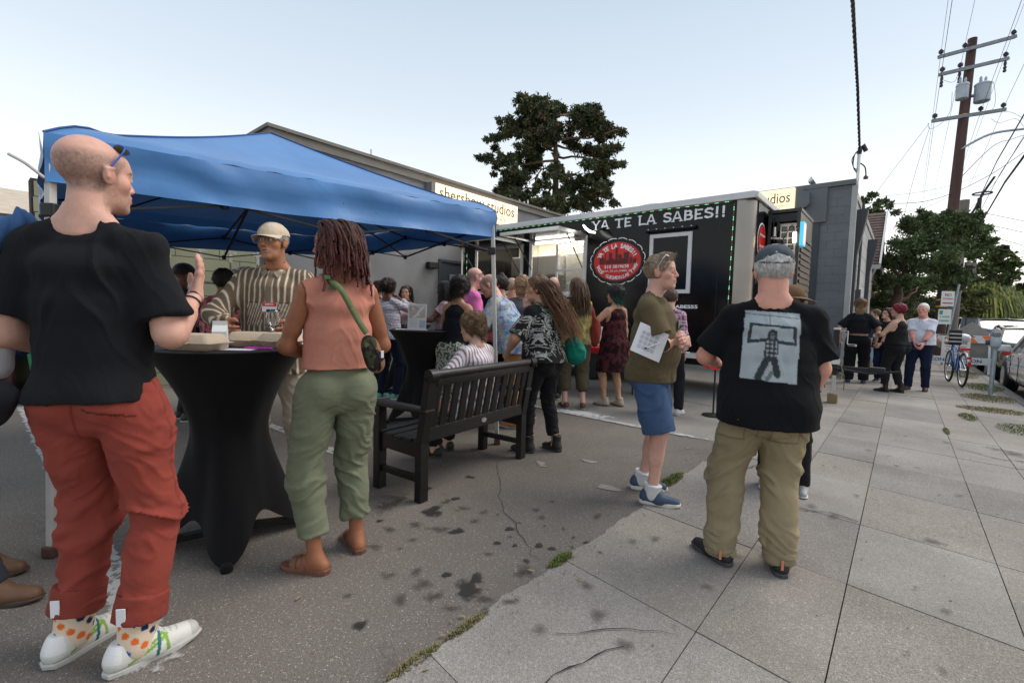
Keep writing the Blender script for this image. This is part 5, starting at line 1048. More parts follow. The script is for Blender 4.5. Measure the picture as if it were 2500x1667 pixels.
        for yy in (-.30*L_, .315*L_):
            Mx = Matrix.Translation((sx_*(w-.10),yy,.325)) @ Matrix.Rotation(R(90),4,'Y')
            MB().lathe([(.37,-.12*0),(.37,.02)], n=26, M=Matrix.Translation((sx_*(w-.02),yy,.345)) @ Matrix.Rotation(R(90),4,'Y')).build('wheel_arch', M_BLACKM, o)
            wh = MB().lathe([(.20,-.11),(.31,-.11),(.325,-.08),(.325,.08),(.31,.11),(.20,.11)], n=26, M=Mx).build('wheel', M_TYRE, o, smooth=True)
            M2 = Matrix.Translation((sx_*(w+.0),yy,.325)) @ Matrix.Rotation(R(90),4,'Y')
            bb = MB().lathe([(.17,-.02),(.215,-.02),(.215,.015),(.19,.016)], n=24, M=M2)
            for k in range(8):
                a = k*math.pi/4; bb.bar((sx_*(w+.005),yy+.03*math.cos(a),.325+.03*math.sin(a)),(sx_*(w+.005),yy+.195*math.cos(a),.325+.195*math.sin(a)),.018,.035)
            bb.build('rim', M_RIM, wh)
    MB().cbox((0,L_*.493,.50*sc_),(1.0,.05,.16),bev=.02).build('grille', M_BLACKM, o)
    MB().cbox((0,-L_*.5,.62*sc_),(.34,.02,.15)).cbox((0,L_*.502,.38),(.32,.02,.12)).build('licence_plate', M_WHITE_P, o)
    if kind == 'pickup':
        MB().cbox((0,-.30*L_,1.12*sc_),(Wd*.94,L_*.36,.02)).build('bed_liner', M_BLACKM, o)
    return o
P_WHITE = mat('pearl_white_paint', (.70,.71,.70), .18, coat=1, var=.02); P_SILV = mat('silver_paint', (.40,.43,.46), .22, metal=.5, coat=1, var=.04)
P_DARK = mat('dark_blue_paint', (.03,.04,.06), .2, coat=1); P_GOLD = mat('bronze_paint', (.30,.24,.17), .18, metal=.6, coat=1); P_W2 = mat('white_car_paint', (.66,.67,.68), .25, coat=1, var=.02)
car('pearl white sedan parked at the kerb nearest the camera, cut by the right edge', 2.60, 13.1, 0, P_WHITE, H=1.44)
car('bronze sedan parked just beyond the pearl white sedan', 2.7, 18.9, 0, P_GOLD, H=1.40)
car('silver pickup truck facing down the street behind the bronze sedan', 2.85, 24.8, math.pi, P_SILV, 5.6, 1.9, 1.62, 'pickup')
car('dark blue utility vehicle parked beyond the silver pickup', 2.9, 31.8, math.pi, P_DARK, 5.0, 1.95, 1.72, 'suv')
car('white utility vehicle in the distance on the left side of the roadway', 4.9, 42, math.pi, P_W2, 4.8, 1.9, 1.75, 'suv', group='cars further up the street')
car('white sedan further up the street beside the dark traffic', 7.2, 46, math.pi, P_W2, group='cars further up the street')
car('dark sedan further up the street, second from the curb lane', 8.6, 36, math.pi, P_DARK, group='cars further up the street')
car('silver sedan far up the street near the end of the row', 9.0, 58, math.pi, P_SILV, group='cars further up the street')
# ================================================================ canopy
def canopy_mat():
    M = mat('blue_canopy_fabric', (.052,.195,.47), .42, var=.12, scale=2, bump=.8, bscale=9, sheen=.2)
    nt = M.node_tree; N = nt.nodes; L = nt.links; b = N['Principled BSDF']; out = N['Material Output']
    tl = N.new('ShaderNodeBsdfTranslucent'); tl.inputs[0].default_value = (.01,.10,.36, 1)
    mx = N.new('ShaderNodeMixShader'); mx.inputs[0].default_value = .05
    L.new(b.outputs[0], mx.inputs[1]); L.new(tl.outputs[0], mx.inputs[2]); L.new(mx.outputs[0], out.inputs[0]); return M
M_CAN = canopy_mat()
cn = empty('pop_up_canopy', (-2.3, 4.45, 0), 0, 'large blue pop-up canopy on thin steel legs over the tables', 'canopy')
c0 = Vector((-2.3, 4.45, 0))
CA = [Vector(p)-c0 for p in ((-2.30,2.30,2.11), (-.185,4.49,2.245), (-2.34,6.50,2.25), (-4.46,4.41,2.12))]
PK = Vector((-2.30,4.42,2.90))-c0
from mathutils import noise as mnoise
def fbm(p, o=3):
    s = 0; a = 1
    for k in range(o): s += a*mnoise.noise(Vector(p)*(2**k)); a *= .5
    return s
b = MB(); n = 26; seams = []
for k in range(4):
    A_, B_ = CA[k], CA[(k+1) % 4]; vs = []; idx = {}
    for i in range(n+1):
        for j in range(n+1):
            t = i/n; q = A_.lerp(B_, j/n).lerp(PK, t)
            edge_ = min(j/n, 1-j/n)*4
            sag = -.10*math.sin(math.pi*t)*(.35+.65*min(1, edge_*(1-t)+.0)) + .035*math.sin(math.pi*min(1, t*6))*(1 if t < 1/6 else 0)
            wr = .013*fbm((q.x*1.6, q.y*1.6, k*9), 3)*(1-t)*math.sin(math.pi*min(1, t*3+.15)) + .006*math.sin((j/n)*70+q.x*3)*max(0, 1-t*7)
            vs.append((q.x, q.y, q.z+sag+wr)); idx[i, j] = len(vs)-1
    fs = [(idx[i,j], idx[i,j+1], idx[i+1,j+1], idx[i+1,j]) for i in range(n) for j in range(n)]
    b.add(vs, fs)
    seams.append([Vector(vs[idx[i, 0]])+Vector((0,0,.006)) for i in range(n+1)])
top_ = b.build('canopy_roof', M_CAN, cn, smooth='all')
for s_ in seams: MB().tube(s_, .006, 5).build('seam', mat('dark_blue_seam', (.01,.06,.22), .7), top_)
for k in range(4):                                        # valances
    A_, B_ = CA[k], CA[(k+1) % 4]; out_ = (B_-A_).cross(Vector((0,0,1))).normalized(); vs = []; m_ = 90
    if out_.dot((A_+B_)/2) < 0: out_ = -out_
    for i in range(m_+1):
        q = A_.lerp(B_, i/m_)
        for j in range(7):
            t = j/6; f = .010*math.sin(i*.33+k)*t+.007*fbm((i*.11, t*2.4, k*5), 3)
            dr_ = -.018*math.sin(math.pi*i/m_)*t
            p = q+out_*(.006+f+.010*math.sin(t*7+2*fbm((i*.05, 1, k))))+Vector((0,0,-.235*t+dr_)); vs.append(tuple(p))
    MB().add(vs, [(i*7+j, (i+1)*7+j, (i+1)*7+j+1, i*7+j+1) for i in range(m_) for j in range(6)]).build('valance', M_CAN, cn, smooth='all')
M_LEG = mat('pale_enamel_steel', (.52,.50,.47), .4, scale=6, var=.08)
LEGB = [Vector((-2.31,2.275,0))-c0, Vector((-.12,4.47,0))-c0, Vector((-2.36,6.62,0))-c0, Vector((-4.53,4.41,0))-c0]
for k in range(4):
    tp = CA[k]*1; tp = Vector((tp.x*.985, tp.y*.985, tp.z-.05))
    lg = MB().bar(LEGB[k]+Vector((0,0,.01)), tp, .034, .034, .003).build('leg', M_LEG, cn)
    MB().cbox(tuple(LEGB[k]+Vector((0,0,.03))), (.06,.06,.06), bev=.01).build('foot', mat('rust_foot', (.10,.05,.035), .8), lg)
    MB().cbox(tuple(tp+Vector((0,0,-.32))), (.07,.07,.07), bev=.01).build('slider', M_BLACKM, cn)
for k in range(4):                                        # scissor trusses under the roof
    A_, B_ = CA[k]*.985, CA[(k+1) % 4]*.985; u1 = Vector((0,0,-.08)); u2 = Vector((0,0,-.34)); M_ = A_.lerp(B_, .5)
    MB().bar(A_+u1, M_+u2*.9, .022, .012).bar(A_+u2, M_+u1, .022, .012).bar(M_+u1, B_+u2, .022, .012).bar(M_+u2*.9, B_+u1, .022, .012).build('scissor_truss', M_BLACKM, cn)
    for p in (M_+u1, M_+u2*.9, A_.lerp(B_, .25)+Vector((0,0,-.21)), A_.lerp(B_, .75)+Vector((0,0,-.21))): MB().cbox(tuple(p), (.035,.035,.05), bev=.008).build('truss_joint', M_BLACKM, cn)
    hub = Vector((PK.x, PK.y, PK.z-.55)); MB().bar(M_+u1, hub.lerp(M_, .35)+Vector((0,0,.05)), .022, .012).bar(hub.lerp(M_, .35)+Vector((0,0,.05)), hub, .022, .012).bar(M_+u2*.9, hub+Vector((0,0,.28)), .022, .012).build('roof_truss', M_BLACKM, cn)
MB().tube([PK+Vector((0,0,-.58)), PK+Vector((0,0,-.03))], .022, 8).build('centre_pole', M_LEG, cn)
MB().cbox(tuple(CA[0].lerp(CA[1], .62)*.70+Vector((0,0,.40-.35))), (.09,.09,.12), bev=.01).build('truss_joint', M_BLACKM, cn)
wire([CA[0]+Vector((-.0,0,-.22)), CA[0]+Vector((-.06,-.03,-.16)), CA[0]+Vector((-.13,-.04,-.12))], .008, 'loose_strap', cn, m_=M_LEG)
# ================================================================ cocktail tables in stretch covers
M_SPX = mat('black_spandex', (.004,.0035,.0045), .85, scale=30, var=.15, bump=.2, bscale=300, sheen=.05, spec=.25)
M_SPXT = mat('black_spandex_top', (.012,.010,.014), .85, scale=30, var=.15, bump=.2, bscale=300)
def cocktail_table(x, y, ang, label, Rt=.385):
    o = empty('cocktail_table', (x, y, 0), ang, label, 'table', 'high cocktail tables in black stretch covers')
    n = 96; m_ = 34; vs = []
    for i in range(m_+1):
        t = i/m_
        for j in range(n):
            a = 2*math.pi*j/n; c = abs(math.cos(2*a)); lobe = c**5 * (1 if True else 0)
            foot = max(0, math.cos(2*(a-math.pi/4)*1))**0
            fa = abs(math.cos(2*a))**3.2 if True else 0
            # feet lie at 0, 90, 180, 270 degrees
            k = (math.cos(4*a)+1)/2
            zh = .17*(1-k)**.8 + .012; zt = 1.062; z = zt+(zh-zt)*t
            rw = .175; h = z/zt
            r_ = rw+(Rt-rw)*(max(0, (h-.50)/.50))**1.9 if h > .5 else rw
            rl = .41*k**1.6+.245*(1-k**1.6)
            if h <= .62: r_ = max(r_, 0)+(rl-rw)*((.62-h)/.62)**1.35*(1 if True else 0)
            r_ += .004*math.sin(8*a+3)*math.sin(math.pi*t)
            vs.append((r_*math.cos(a), r_*math.sin(a), z))
    fs = [(i*n+j, i*n+(j+1)%n, (i+1)*n+(j+1)%n, (i+1)*n+j) for i in range(m_) for j in range(n)]
    MB().add(vs, fs).build('stretch_cover', M_SPX, o, smooth='all')
    MB().lathe([(Rt-.006,1.055),(Rt,1.063),(Rt,1.068),(Rt-.01,1.073),(0,1.0735)], n=72).build('table_top', M_SPXT, o, smooth=True)
    for k in range(4):
        a = k*math.pi/2; MB().lathe([(.026,0),(.03,.012),(.024,.035),(0,.045)], (.405*math.cos(a), .405*math.sin(a), 0), 12).build('foot_pocket', M_SPX, o, smooth=True)
    b = MB().tube([(0,0,.06),(0,0,1.05)], .035, 10)
    for k in range(4): a = k*math.pi/2; b.bar((0,0,.05),(.38*math.cos(a),.38*math.sin(a),.03),.05,.03)
    b.build('pedestal', M_BLACKM, o); return o
cocktail_table(-1.555, 2.535, R(28.3), 'black draped high table with takeout boxes beside the woman in green trousers')
cocktail_table(-1.01, 5.27, R(10), 'black draped high table with an upright printed sign on it behind the bench')
cocktail_table(-1.66, 7.25, R(30), 'black draped high table mostly hidden behind the table with the printed sign')
TT = 1.0745
M_PULP = mat('kraft_pulp', (.52,.41,.30), .85, scale=60, var=.06, bump=.4, bscale=180)
def clamshell(x, y, rz, label, w=.225, d=.16):
    o = empty('takeout_box', (x, y, TT), rz, label, 'takeout box', 'kraft takeout boxes on the high table')
    def shell(name, z0, z1, w0, w1, up_):
        b = MB(); n = 6; vs = []; prof = [(w0, z0), (w0+(w1-w0)*.15, z0+(z1-z0)*.06), (w1, z1)]
        P = []
        for (ww, z) in prof:
            s_ = ww; ring = []
            for cx, cy, a0 in ((1,1,0),(-1,1,90),(-1,-1,180),(1,-1,270)):
                for k in range(4):
                    a = R(a0+k*30); ring.append((cx*(w/2*s_-.022)+.022*math.cos(a), cy*(d/2*s_-.022)+.022*math.sin(a), z))
            P.append(ring)
        vs = [p for r_ in P for p in r_]; m_ = 16
        fs = [(i*m_+j, i*m_+(j+1)%m_, (i+1)*m_+(j+1)%m_, (i+1)*m_+j) for i in range(2) for j in range(m_)]
        fs += [tuple(range(m_-1,-1,-1)), tuple(2*m_+j for j in range(m_))]
        return b.add(vs, fs).build(name, M_PULP, o, smooth=True)
    shell('tray', 0, .034, .80, .97, 1); MB().cbox((0,0,.0365), (w*1.03, d*1.03, .004), bev=.0015).build('rim', M_PULP, o)
    shell('lid', .078, .039, .78, .98, -1); MB().cbox((0,-d*.53,.036), (.04,.02,.006), bev=.002).build('tab', M_PULP, o)
clamshell(-1.545, 2.262, R(-6), 'kraft takeout box nearest the red trousers man on the high table', .25, .17)
clamshell(-1.44, 2.545, R(12), 'kraft takeout box behind the gold candle cup, furthest back of the three', .21, .16)
clamshell(-1.262, 2.52, R(-14), 'kraft takeout box at the woman in salmon top, in front of the upright carton', .20, .15)
M_CART = mat('carton_white', (.66,.67,.66), .5, scale=5, var=.04); M_INK = mat('black_ink', (.02,.02,.02), .6); M_GREYINK = mat('grey_ink', (.25,.25,.25), .6)
def carton(x, y, rz, label, lines, h=.105, w=.072):
    o = empty('drink_carton', (x, y, TT), rz, label, 'carton', 'white gable-top drink cartons')
    b = MB(); b.cbox((0,0,h/2), (w,w,h), bev=.003); b.build('carton_body', M_CART, o)
    b = MB(); a = w/2; b.add([(-a,-a,h),(a,-a,h),(a,a,h),(-a,a,h),(-a,0,h+.035),(a,0,h+.035),(-a*.75,0,h+.005),(a*.75,0,h+.005)], [(0,1,5,4),(3,4,5,2),(0,4,3),(1,2,5)])
    b.box(-a,a,-.002,.002,h+.033,h+.055); b.build('gable_top', M_CART, o)
    for k, (t, zz, hh) in enumerate(lines):
        lettering('lettering', t, M_INK, o, (-.018+.022*k, -w/2-.001, h*.08), (0,0,1), (-1,0,0), height=hh, off=.0, ext=.0004)
    for k in range(7): MB().cbox((w*.30+.0*k, -w/2-.0006, h*.70-.006*k), (.012,.0008,.002+.002*(k%2))).build('code_mark', M_GREYINK, o)
    for k in range(6): MB().cbox((-w/2-.0006, -.004*(k%2), h*.85-.012*k), (.0008,.05-.008*(k%3),.003)).build('small_print', M_GREYINK, o)
    return o
carton(-1.235, 2.66, R(-4), 'white carton printed IS BETTER. standing behind the right-hand takeout box', [('IS',0,.016),('BETTER.',0,.016)], .13, .078)
c2 = carton(-1.515, 2.395, R(25), 'white carton with small grey print beside the gold candle cup', [], .085, .066)
M_GCUP = mat('hammered_gold_glass', (.55,.33,.08), .22, metal=.9, scale=40, var=.5, bump=2, bscale=60)
tag(MB().lathe([(.024,0),(.0255,.004),(.029,.056),(.030,.06),(.0275,.06),(.024,.008),(0,.007)], n=28).build('candle_cup', M_GCUP, smooth=True, loc=(-1.475, 2.325, TT)), 'small hammered gold candle cup standing between the takeout boxes', 'candle cup')
wine_glass('wine_glass', (-1.345, 2.60, TT), 'empty wine glass on the high table in front of the striped shirt man', 1.0)
M_PAPER = mat('paper_sheet', (.72,.72,.76), .6, var=.02)
tag(MB().cbox((0,0,.0012), (.20,.09,.0012)).build('paper_sheet', M_PAPER, loc=(-1.40, 2.315, TT), rz=R(5)), 'white paper lying at the front edge of the takeout table', 'paper')
tag(MB().tube([(-.07,0,.008),(-.03,0,.009),(.06,0,.007),(.075,0,.007)], [.004,.006,.005,.002], 8).build('pen', mat('magenta_plastic', (.55,.02,.42), .3), loc=(-1.29, 2.345, TT), rz=R(2), smooth=True), 'magenta pen lying in front of the takeout boxes', 'pen')
# upright printed sign on the second table
ts = empty('table_sign', (-1.04, 5.02, TT), R(-4), 'upright white printed card with a map picture on the second high table', 'sign')
Mx = Matrix.Rotation(R(-7), 4, 'X')
MB().cbox((0,0,.145), (.205,.006,.285), Mx, .001).build('card', M_PAPER, ts)
M_MAPA = mat('map_print', (.42,.38,.34), .6, col2=(.62,.58,.5), scale=22, detail=1); 
MB().cbox((0,-.0038,.20), (.178,.001,.135), Mx).build('map_picture', M_MAPA, ts)
MB().add([tuple(Mx @ Vector(p)) for p in ((-.05,-.0052,.135),(-.02,-.0052,.135),(.085,-.0052,.255),(.055,-.0052,.265))], [(0,1,2,3)]).build('map_road', M_PAPER, ts)
for k, (dx, dz) in enumerate(((-.05,.235),(-.02,.25),(.03,.245),(.06,.16),(.02,.17),(-.06,.18))): MB().add([tuple(Mx @ Vector((dx+.011*math.cos(a), -.0049, dz+.011*math.sin(a)))) for a in [i*math.pi/4 for i in range(8)]], [tuple(range(8))]).build('map_marker', (mat('ochre_marker', (.6,.4,.12), .6) if k % 2 else M_PAPER), ts)
lettering('lettering', 'COMMUNITY MAP', M_GREYINK, ts, (-.085,-.0095,.112), (1,0,0), (0,0,1), width=.10, ext=.0004)
for k in range(5): MB().cbox((-.035,-.004,.095-.014*k), (.10-.02*(k%2),.001,.004), Mx).build('print_line', mat('pale_grey_ink', (.45,.45,.47), .6), ts)
MB().cbox((.062,-.004,.07), (.07,.001,.085), Mx).build('blue_box', mat('pale_blue_print', (.42,.46,.56), .6), ts)
MB().box(-.11,.11,0,.06,0,.004).build('holder_foot', M_PAPER, ts)
tag(MB().cbox((0,0,.0012), (.2,.14,.0015)).build('paper_sheet', M_PAPER, loc=(-1.20, 5.16, TT), rz=R(8)), 'white paper lying left of the upright printed card', 'paper')
tag(MB().cbox((0,0,.006), (.15,.07,.010), bev=.003).build('phone', M_BLACKM, loc=(-.80, 5.25, TT), rz=R(6)), 'black phone lying right of the upright printed card', 'phone')
def sunglasses(name, loc, rz, label, parent=None, w=.14, tilt=0, m_lens=None):
    o = empty(name, loc, rz); o.rotation_euler.x = tilt
    if label: tag(o, label, 'sunglasses')
    if parent: o.parent = parent
    for sx_ in (-1,1):
        MB().lathe([(.0,-.001),(.026,-.001),(.027,.001),(.0,.0015)], n=16, M=Matrix.Translation((sx_*w*.25,0,0)) @ Matrix.Rotation(R(90),4,'X') @ Matrix.Diagonal((1.1,.82,1,1))).build('lens', m_lens or M_GLASSD, o)
        MB().tube([(sx_*w*.25+.030*math.cos(a), -.001, .023*math.sin(a)) for a in [i*math.pi/8 for i in range(17)]], .0022, 5).tube([(sx_*w*.5,0,.008),(sx_*w*.52,.06,.008),(sx_*w*.50,.125,-.012)], .0024, 5).build('frame', M_BLACKM, o)
    MB().tube([(-.008,0,.004),(0,-.001,.008),(.008,0,.004)], .002, 5).build('bridge', M_BLACKM, o)
    return o
sunglasses('sunglasses', (-1.14, 5.12, TT+.03), R(20), 'dark sunglasses resting on the paper beside the printed card')
# ================================================================ bench
M_BEN = mat('black_recycled_plastic', (.005,.005,.0055), .40, scale=14, var=.3, bump=.5, bscale=70, stretch=(.2,1,1), spec=.5)
bn = empty('bench', (-.61, 3.04, 0), math.atan2(.821,.571), 'black slatted garden bench seen from behind with a woman in stripes sitting on it', 'bench')
BL, BD = 1.28, .43
def bpost(x): # rear leg and back post
    return MB().bar((x,0,0),(x,0,.42),.075,.06,.006).bar((x,-.002,.40),(x,-.078,.86),.074,.055,.006).build('leg', M_BEN, bn)
for x in (.035, BL-.035):
    bpost(x); MB().bar((x,BD,0),(x,BD,.60),.072,.065,.006).build('leg', M_BEN, bn)
    MB().tube([(x-.037,-.088,.868),(x+.037,-.088,.868)], .043, 16).build('post_cap', M_BEN, bn, smooth=True)
    MB().cbox((x,BD/2-.01,.625), (.095,BD+.13,.035), bev=.012).build('armrest', M_BEN, bn, smooth=True)
    b = MB(); b.prism([(0,.20),(0,.40),(BD,.40),(BD,.18)] and [(.03,.30),(.03,.41),(BD-.03,.41),(BD-.03,.27),(BD-.08,.31)], x-.018, x+.018, Matrix(((0,1,0,0),(1,0,0,0),(0,0,1,0),(0,0,0,1)))); b.build('side_rail', M_BEN, bn)
    MB().bar((x,.03,.15),(x,BD-.03,.15),.03,.045,.004).build('stretcher', M_BEN, bn)
MB().bar((.07,-.082,.84),(BL-.07,-.082,.84),.045,.095,.012).tube([(.07,-.088,.872),(BL-.07,-.088,.872)], .031, 14).build('top_rail', M_BEN, bn, smooth=True)
MB().bar((.07,-.012,.455),(BL-.07,-.012,.455),.035,.10,.008).build('lower_rail', M_BEN, bn)
MB().bar((.07,BD,.36),(BL-.07,BD,.36),.03,.09,.005).build('front_rail', M_BEN, bn)
ns_ = 12
for k in range(ns_):
    x = .105+k*(BL-.21)/(ns_-1); MB().bar((x,-.018,.49),(x,-.076,.80),.062,.018,.003).build('back_slat', M_BEN, bn)
for k in range(5):
    y = .02+k*.098; MB().cbox((BL/2,y,.42-.012*math.sin(math.pi*k/4)), (BL-.02,.082,.024), bev=.006).build('seat_slat', M_BEN, bn)
MB().lathe([(.03,0),(.03,.003)], n=20, M=Matrix.Translation((BL*.52,-.032,.455)) @ Matrix.Rotation(R(90),4,'X') @ Matrix.Diagonal((1,.6,1,1))).build('maker_badge', M_STEEL, bn)
# ================================================================ bins at the left edge
M_MAROON = mat('maroon_plastic', (.045,.012,.018), .5, scale=4); M_GRNP = mat('green_plastic', (.02,.25,.11), .5, scale=4)
for (x, y, m_, lab, rz_) in ((-6.25, 5.55, M_MAROON, 'dark maroon wheeled bin at the left edge behind the man in red trousers', .5), (-5.75, 5.9, M_GRNP, 'green wheeled bin beside the dark maroon bin', .6)):
    o = empty('wheeled_bin', (x, y, 0), rz_, lab, 'bin')
    b = MB(); b.add([(-.22,-.26,.12),(.22,-.26,.12),(.22,.2,.12),(-.22,.2,.12),(-.29,-.33,.98),(.29,-.33,.98),(.29,.30,.98),(-.29,.30,.98)], [(0,3,2,1),(4,5,6,7),(0,1,5,4),(1,2,6,5),(2,3,7,6),(3,0,4,7)]); b.build('bin_body', m_, o)
    MB().cbox((0,-.01,1.01),(.62,.68,.05),bev=.02).cbox((0,.34,1.0),(.5,.05,.05),bev=.02).build('lid', m_, o, smooth=True)
    for sx_ in (-.27,.27): MB().lathe([(.12,-.03),(.125,0),(.12,.03)], n=20, M=Matrix.Translation((sx_,.24,.125)) @ Matrix.Rotation(R(90),4,'Y')).build('wheel', M_TYRE, o)
    for k in range(3): MB().box(-.2+.16*k,-.17+.16*k,-.345,-.30,.3,.9).build('rib', m_, o)
# ================================================================ people: distance-field bodies and clothes
import openvdb as vdb
F32 = np.float32
def nrm(v): v = np.asarray(v, float); return v/max(1e-9, np.linalg.norm(v))
def hash3(i, j, k, s):
    h = (i*374761393+j*668265263+k*2147483647+s*974634777) & 0xffffffff
    h = ((h ^ (h >> 13))*1274126177) & 0xffffffff
    return ((h ^ (h >> 16)) & 0xffff)/65535.0
def vnoise(P, seed=0):
    P = np.asarray(P, float); I = np.floor(P).astype(np.int64); f = P-I; f = f*f*(3-2*f); r = 0
    for dx in (0, 1):
        for dy in (0, 1):
            for dz in (0, 1):
                w = (f[:,0] if dx else 1-f[:,0])*(f[:,1] if dy else 1-f[:,1])*(f[:,2] if dz else 1-f[:,2])
                r = r+w*hash3(I[:,0]+dx, I[:,1]+dy, I[:,2]+dz, seed)
    return r*2-1
def fnoise(P, o=3, seed=0):
    s = 0; a = 1
    for k in range(o): s = s+a*vnoise(P*(2**k)+k*7.3, seed+k); a *= .5
    return s
# primitives: tuples evaluated on (n,3) arrays
def d_prim(p, P):
    t = p[0]
    if t in ('cap', 'scap'):
        a, b, r1, r2 = p[1], p[2], p[3], p[4]; ba = b-a; L2_ = float(ba @ ba)+1e-12
        q = P-a; h = np.clip((q @ ba)/L2_, 0, 1); d = np.linalg.norm(q-h[:, None]*ba, axis=1)-(r1+(r2-r1)*h)
        if t == 'scap': d = np.maximum(d, ((P-b) @ (ba/math.sqrt(L2_))))
        return d
    if t == 'ell':
        c, r, M = p[1], p[2], p[3]; q = P-c
        if M is not None: q = q @ M           # columns of M are the ellipsoid's axes
        k0 = np.linalg.norm(q/r, axis=1); k1 = np.linalg.norm(q/(r*r), axis=1)+1e-9
        return k0*(k0-1)/k1
    if t == 'ecap':
        a, b, ra, rb, X, Y = p[1:7]; ba = b-a; L2_ = float(ba @ ba)+1e-12; q = P-a; tt = (q @ ba)/L2_; h = np.clip(tt, 0, 1)
        v = q-h[:, None]*ba; rx = ra[0]+(rb[0]-ra[0])*h; ry = ra[1]+(rb[1]-ra[1])*h; m_ = np.minimum(rx, ry)
        x = (v @ X)/rx; y = (v @ Y)/ry; z = np.abs(tt-h)*math.sqrt(L2_)/(m_*.6)
        return (np.sqrt(x*x+y*y+z*z)-1)*m_
def smin(a, b, k):
    h = np.clip(.5+.5*(b-a)/k, 0, 1); return b+(a-b)*h-k*h*(1-h)
def sdf_eval(prims, P, k):
    d = None
    for p in prims:
        kk = p[-1] if isinstance(p[-1], float) and p[0] == 'neg' else k
        if p[0] == 'neg':
            e = -d_prim(p[1], P); h = np.clip(.5-.5*(d-e)/kk, 0, 1); d = d+(e-d)*h+kk*h*(1-h)
        else:
            e = d_prim(p, P); d = e if d is None else smin(d, e, k)
    return d
def pbounds(p):
    t = p[0]
    if t in ('cap', 'scap'): r = max(p[3], p[4]); return np.minimum(p[1], p[2])-r, np.maximum(p[1], p[2])+r
    if t == 'ell': r = float(np.max(p[2])) if p[3] is not None else p[2]; return p[1]-r, p[1]+r
    if t == 'ecap': r = max(max(p[3]), max(p[4])); return np.minimum(p[1], p[2])-r, np.maximum(p[1], p[2])+r
def mesh_sdf(prims, res, k=.03, post=None, bounds=None):
    """block-sparse evaluation, then polygonised; returns verts, quads"""
    if bounds is None:
        L = [pbounds(p) for p in prims if p[0] != 'neg']; lo = np.min([l for l, _ in L], 0)-res*3; hi = np.max([h for _, h in L], 0)+res*3
    else: lo, hi = np.array(bounds[0], float), np.array(bounds[1], float)
    B = 8; nb = np.maximum(1, np.ceil((hi-lo)/(res*B)).astype(int)); shape = nb*B
    ii = np.stack(np.meshgrid(*[np.arange(n) for n in nb], indexing='ij'), -1).reshape(-1, 3)
    cen = lo+(ii*B+(B-1)/2)*res; rad = res*B*.87
    dc = sdf_eval(prims, cen, k)
    if post: dc = post(dc, cen)
    act = np.abs(dc) < rad*1.35+res; arr = np.full(shape, 1.0, F32)
    A = arr.reshape(nb[0], B, nb[1], B, nb[2], B).transpose(0, 2, 4, 1, 3, 5)      # view
    full = np.where(dc < 0, -.1, .1).astype(F32); A[ii[:,0], ii[:,1], ii[:,2]] = full[:, None, None, None]
    ia = ii[act]; off = np.stack(np.meshgrid(*[np.arange(B)]*3, indexing='ij'), -1).reshape(-1, 3)*res
    base = lo+ia*B*res; cc = cen[act]; dcen = dc[act]; n = len(ia); D = np.full((n, B**3), 9.0)
    dall = np.full(n, 9.0)
    for p in prims:
        if p[0] != 'neg': dall = np.minimum(dall, d_prim(p, cc))
    for p in prims:
        q = p[1] if p[0] == 'neg' else p
        dp = d_prim(q, cc); near = (dp < dall+k+2*rad) if p[0] != 'neg' else (dp < rad*2+.03)
        if not near.any(): continue
        PP = (base[near][:, None, :]+off[None]).reshape(-1, 3); e = d_prim(q, PP).reshape(-1, B**3); cur = D[near]
        if p[0] == 'neg':
            kk = p[2]; e = -e; h = np.clip(.5-.5*(cur-e)/kk, 0, 1); D[near] = cur+(e-cur)*h+kk*h*(1-h)
        else: D[near] = np.where(cur > 8, e, smin(cur, e, k))
    if post:
        PP = (base[:, None, :]+off[None]).reshape(-1, 3); D = post(D.reshape(-1), PP).reshape(-1, B**3)
    A[ia[:,0], ia[:,1], ia[:,2]] = np.clip(D, -.1, .1).reshape(-1, B, B, B).astype(F32)
    g = vdb.FloatGrid(.1); g.copyFromArray(np.ascontiguousarray(arr)); v, q = g.convertToQuads(0.0)
    v = np.array(v, float)*res+lo; q = np.array(q)
    return v, q
def vnormals(v, q):
    n = np.zeros_like(v); a = np.cross(v[q[:,2]]-v[q[:,0]], v[q[:,3]]-v[q[:,1]])
    for i in range(4): np.add.at(n, q[:, i], a)
    return n/(np.linalg.norm(n, axis=1)[:, None]+1e-12)
def np_mesh(name, v, q, m_, parent=None, col=None, smooth=True):
    me = bpy.data.meshes.new(name); me.vertices.add(len(v)); me.vertices.foreach_set('co', np.asarray(v, F32).ravel())
    k = q.shape[1]; me.loops.add(len(q)*k); me.loops.foreach_set('vertex_index', np.asarray(q, np.int32).ravel())
    me.polygons.add(len(q)); me.polygons.foreach_set('loop_start', np.arange(0, len(q)*k, k, dtype=np.int32))
    me.update(calc_edges=True); me.validate()
    if smooth: me.shade_smooth()
    if m_: me.materials.append(m_)
    if col is not None:
        at = me.color_attributes.new('paint', 'FLOAT_COLOR', 'POINT')
        c = np.ones((len(me.vertices), 4), F32); c[:, :3] = np.asarray(col)[:len(me.vertices)]; at.data.foreach_set('color', c.ravel())
    o = bpy.data.objects.new(name, me); COL.objects.link(o)
    if parent: o.parent = parent
    return o
def rotx(a): c, s = math.cos(a), math.sin(a); return np.array([[1,0,0],[0,c,-s],[0,s,c]])
def roty(a): c, s = math.cos(a), math.sin(a); return np.array([[c,0,s],[0,1,0],[-s,0,c]])
def rotz(a): c, s = math.cos(a), math.sin(a); return np.array([[c,-s,0],[s,c,0],[0,0,1]])
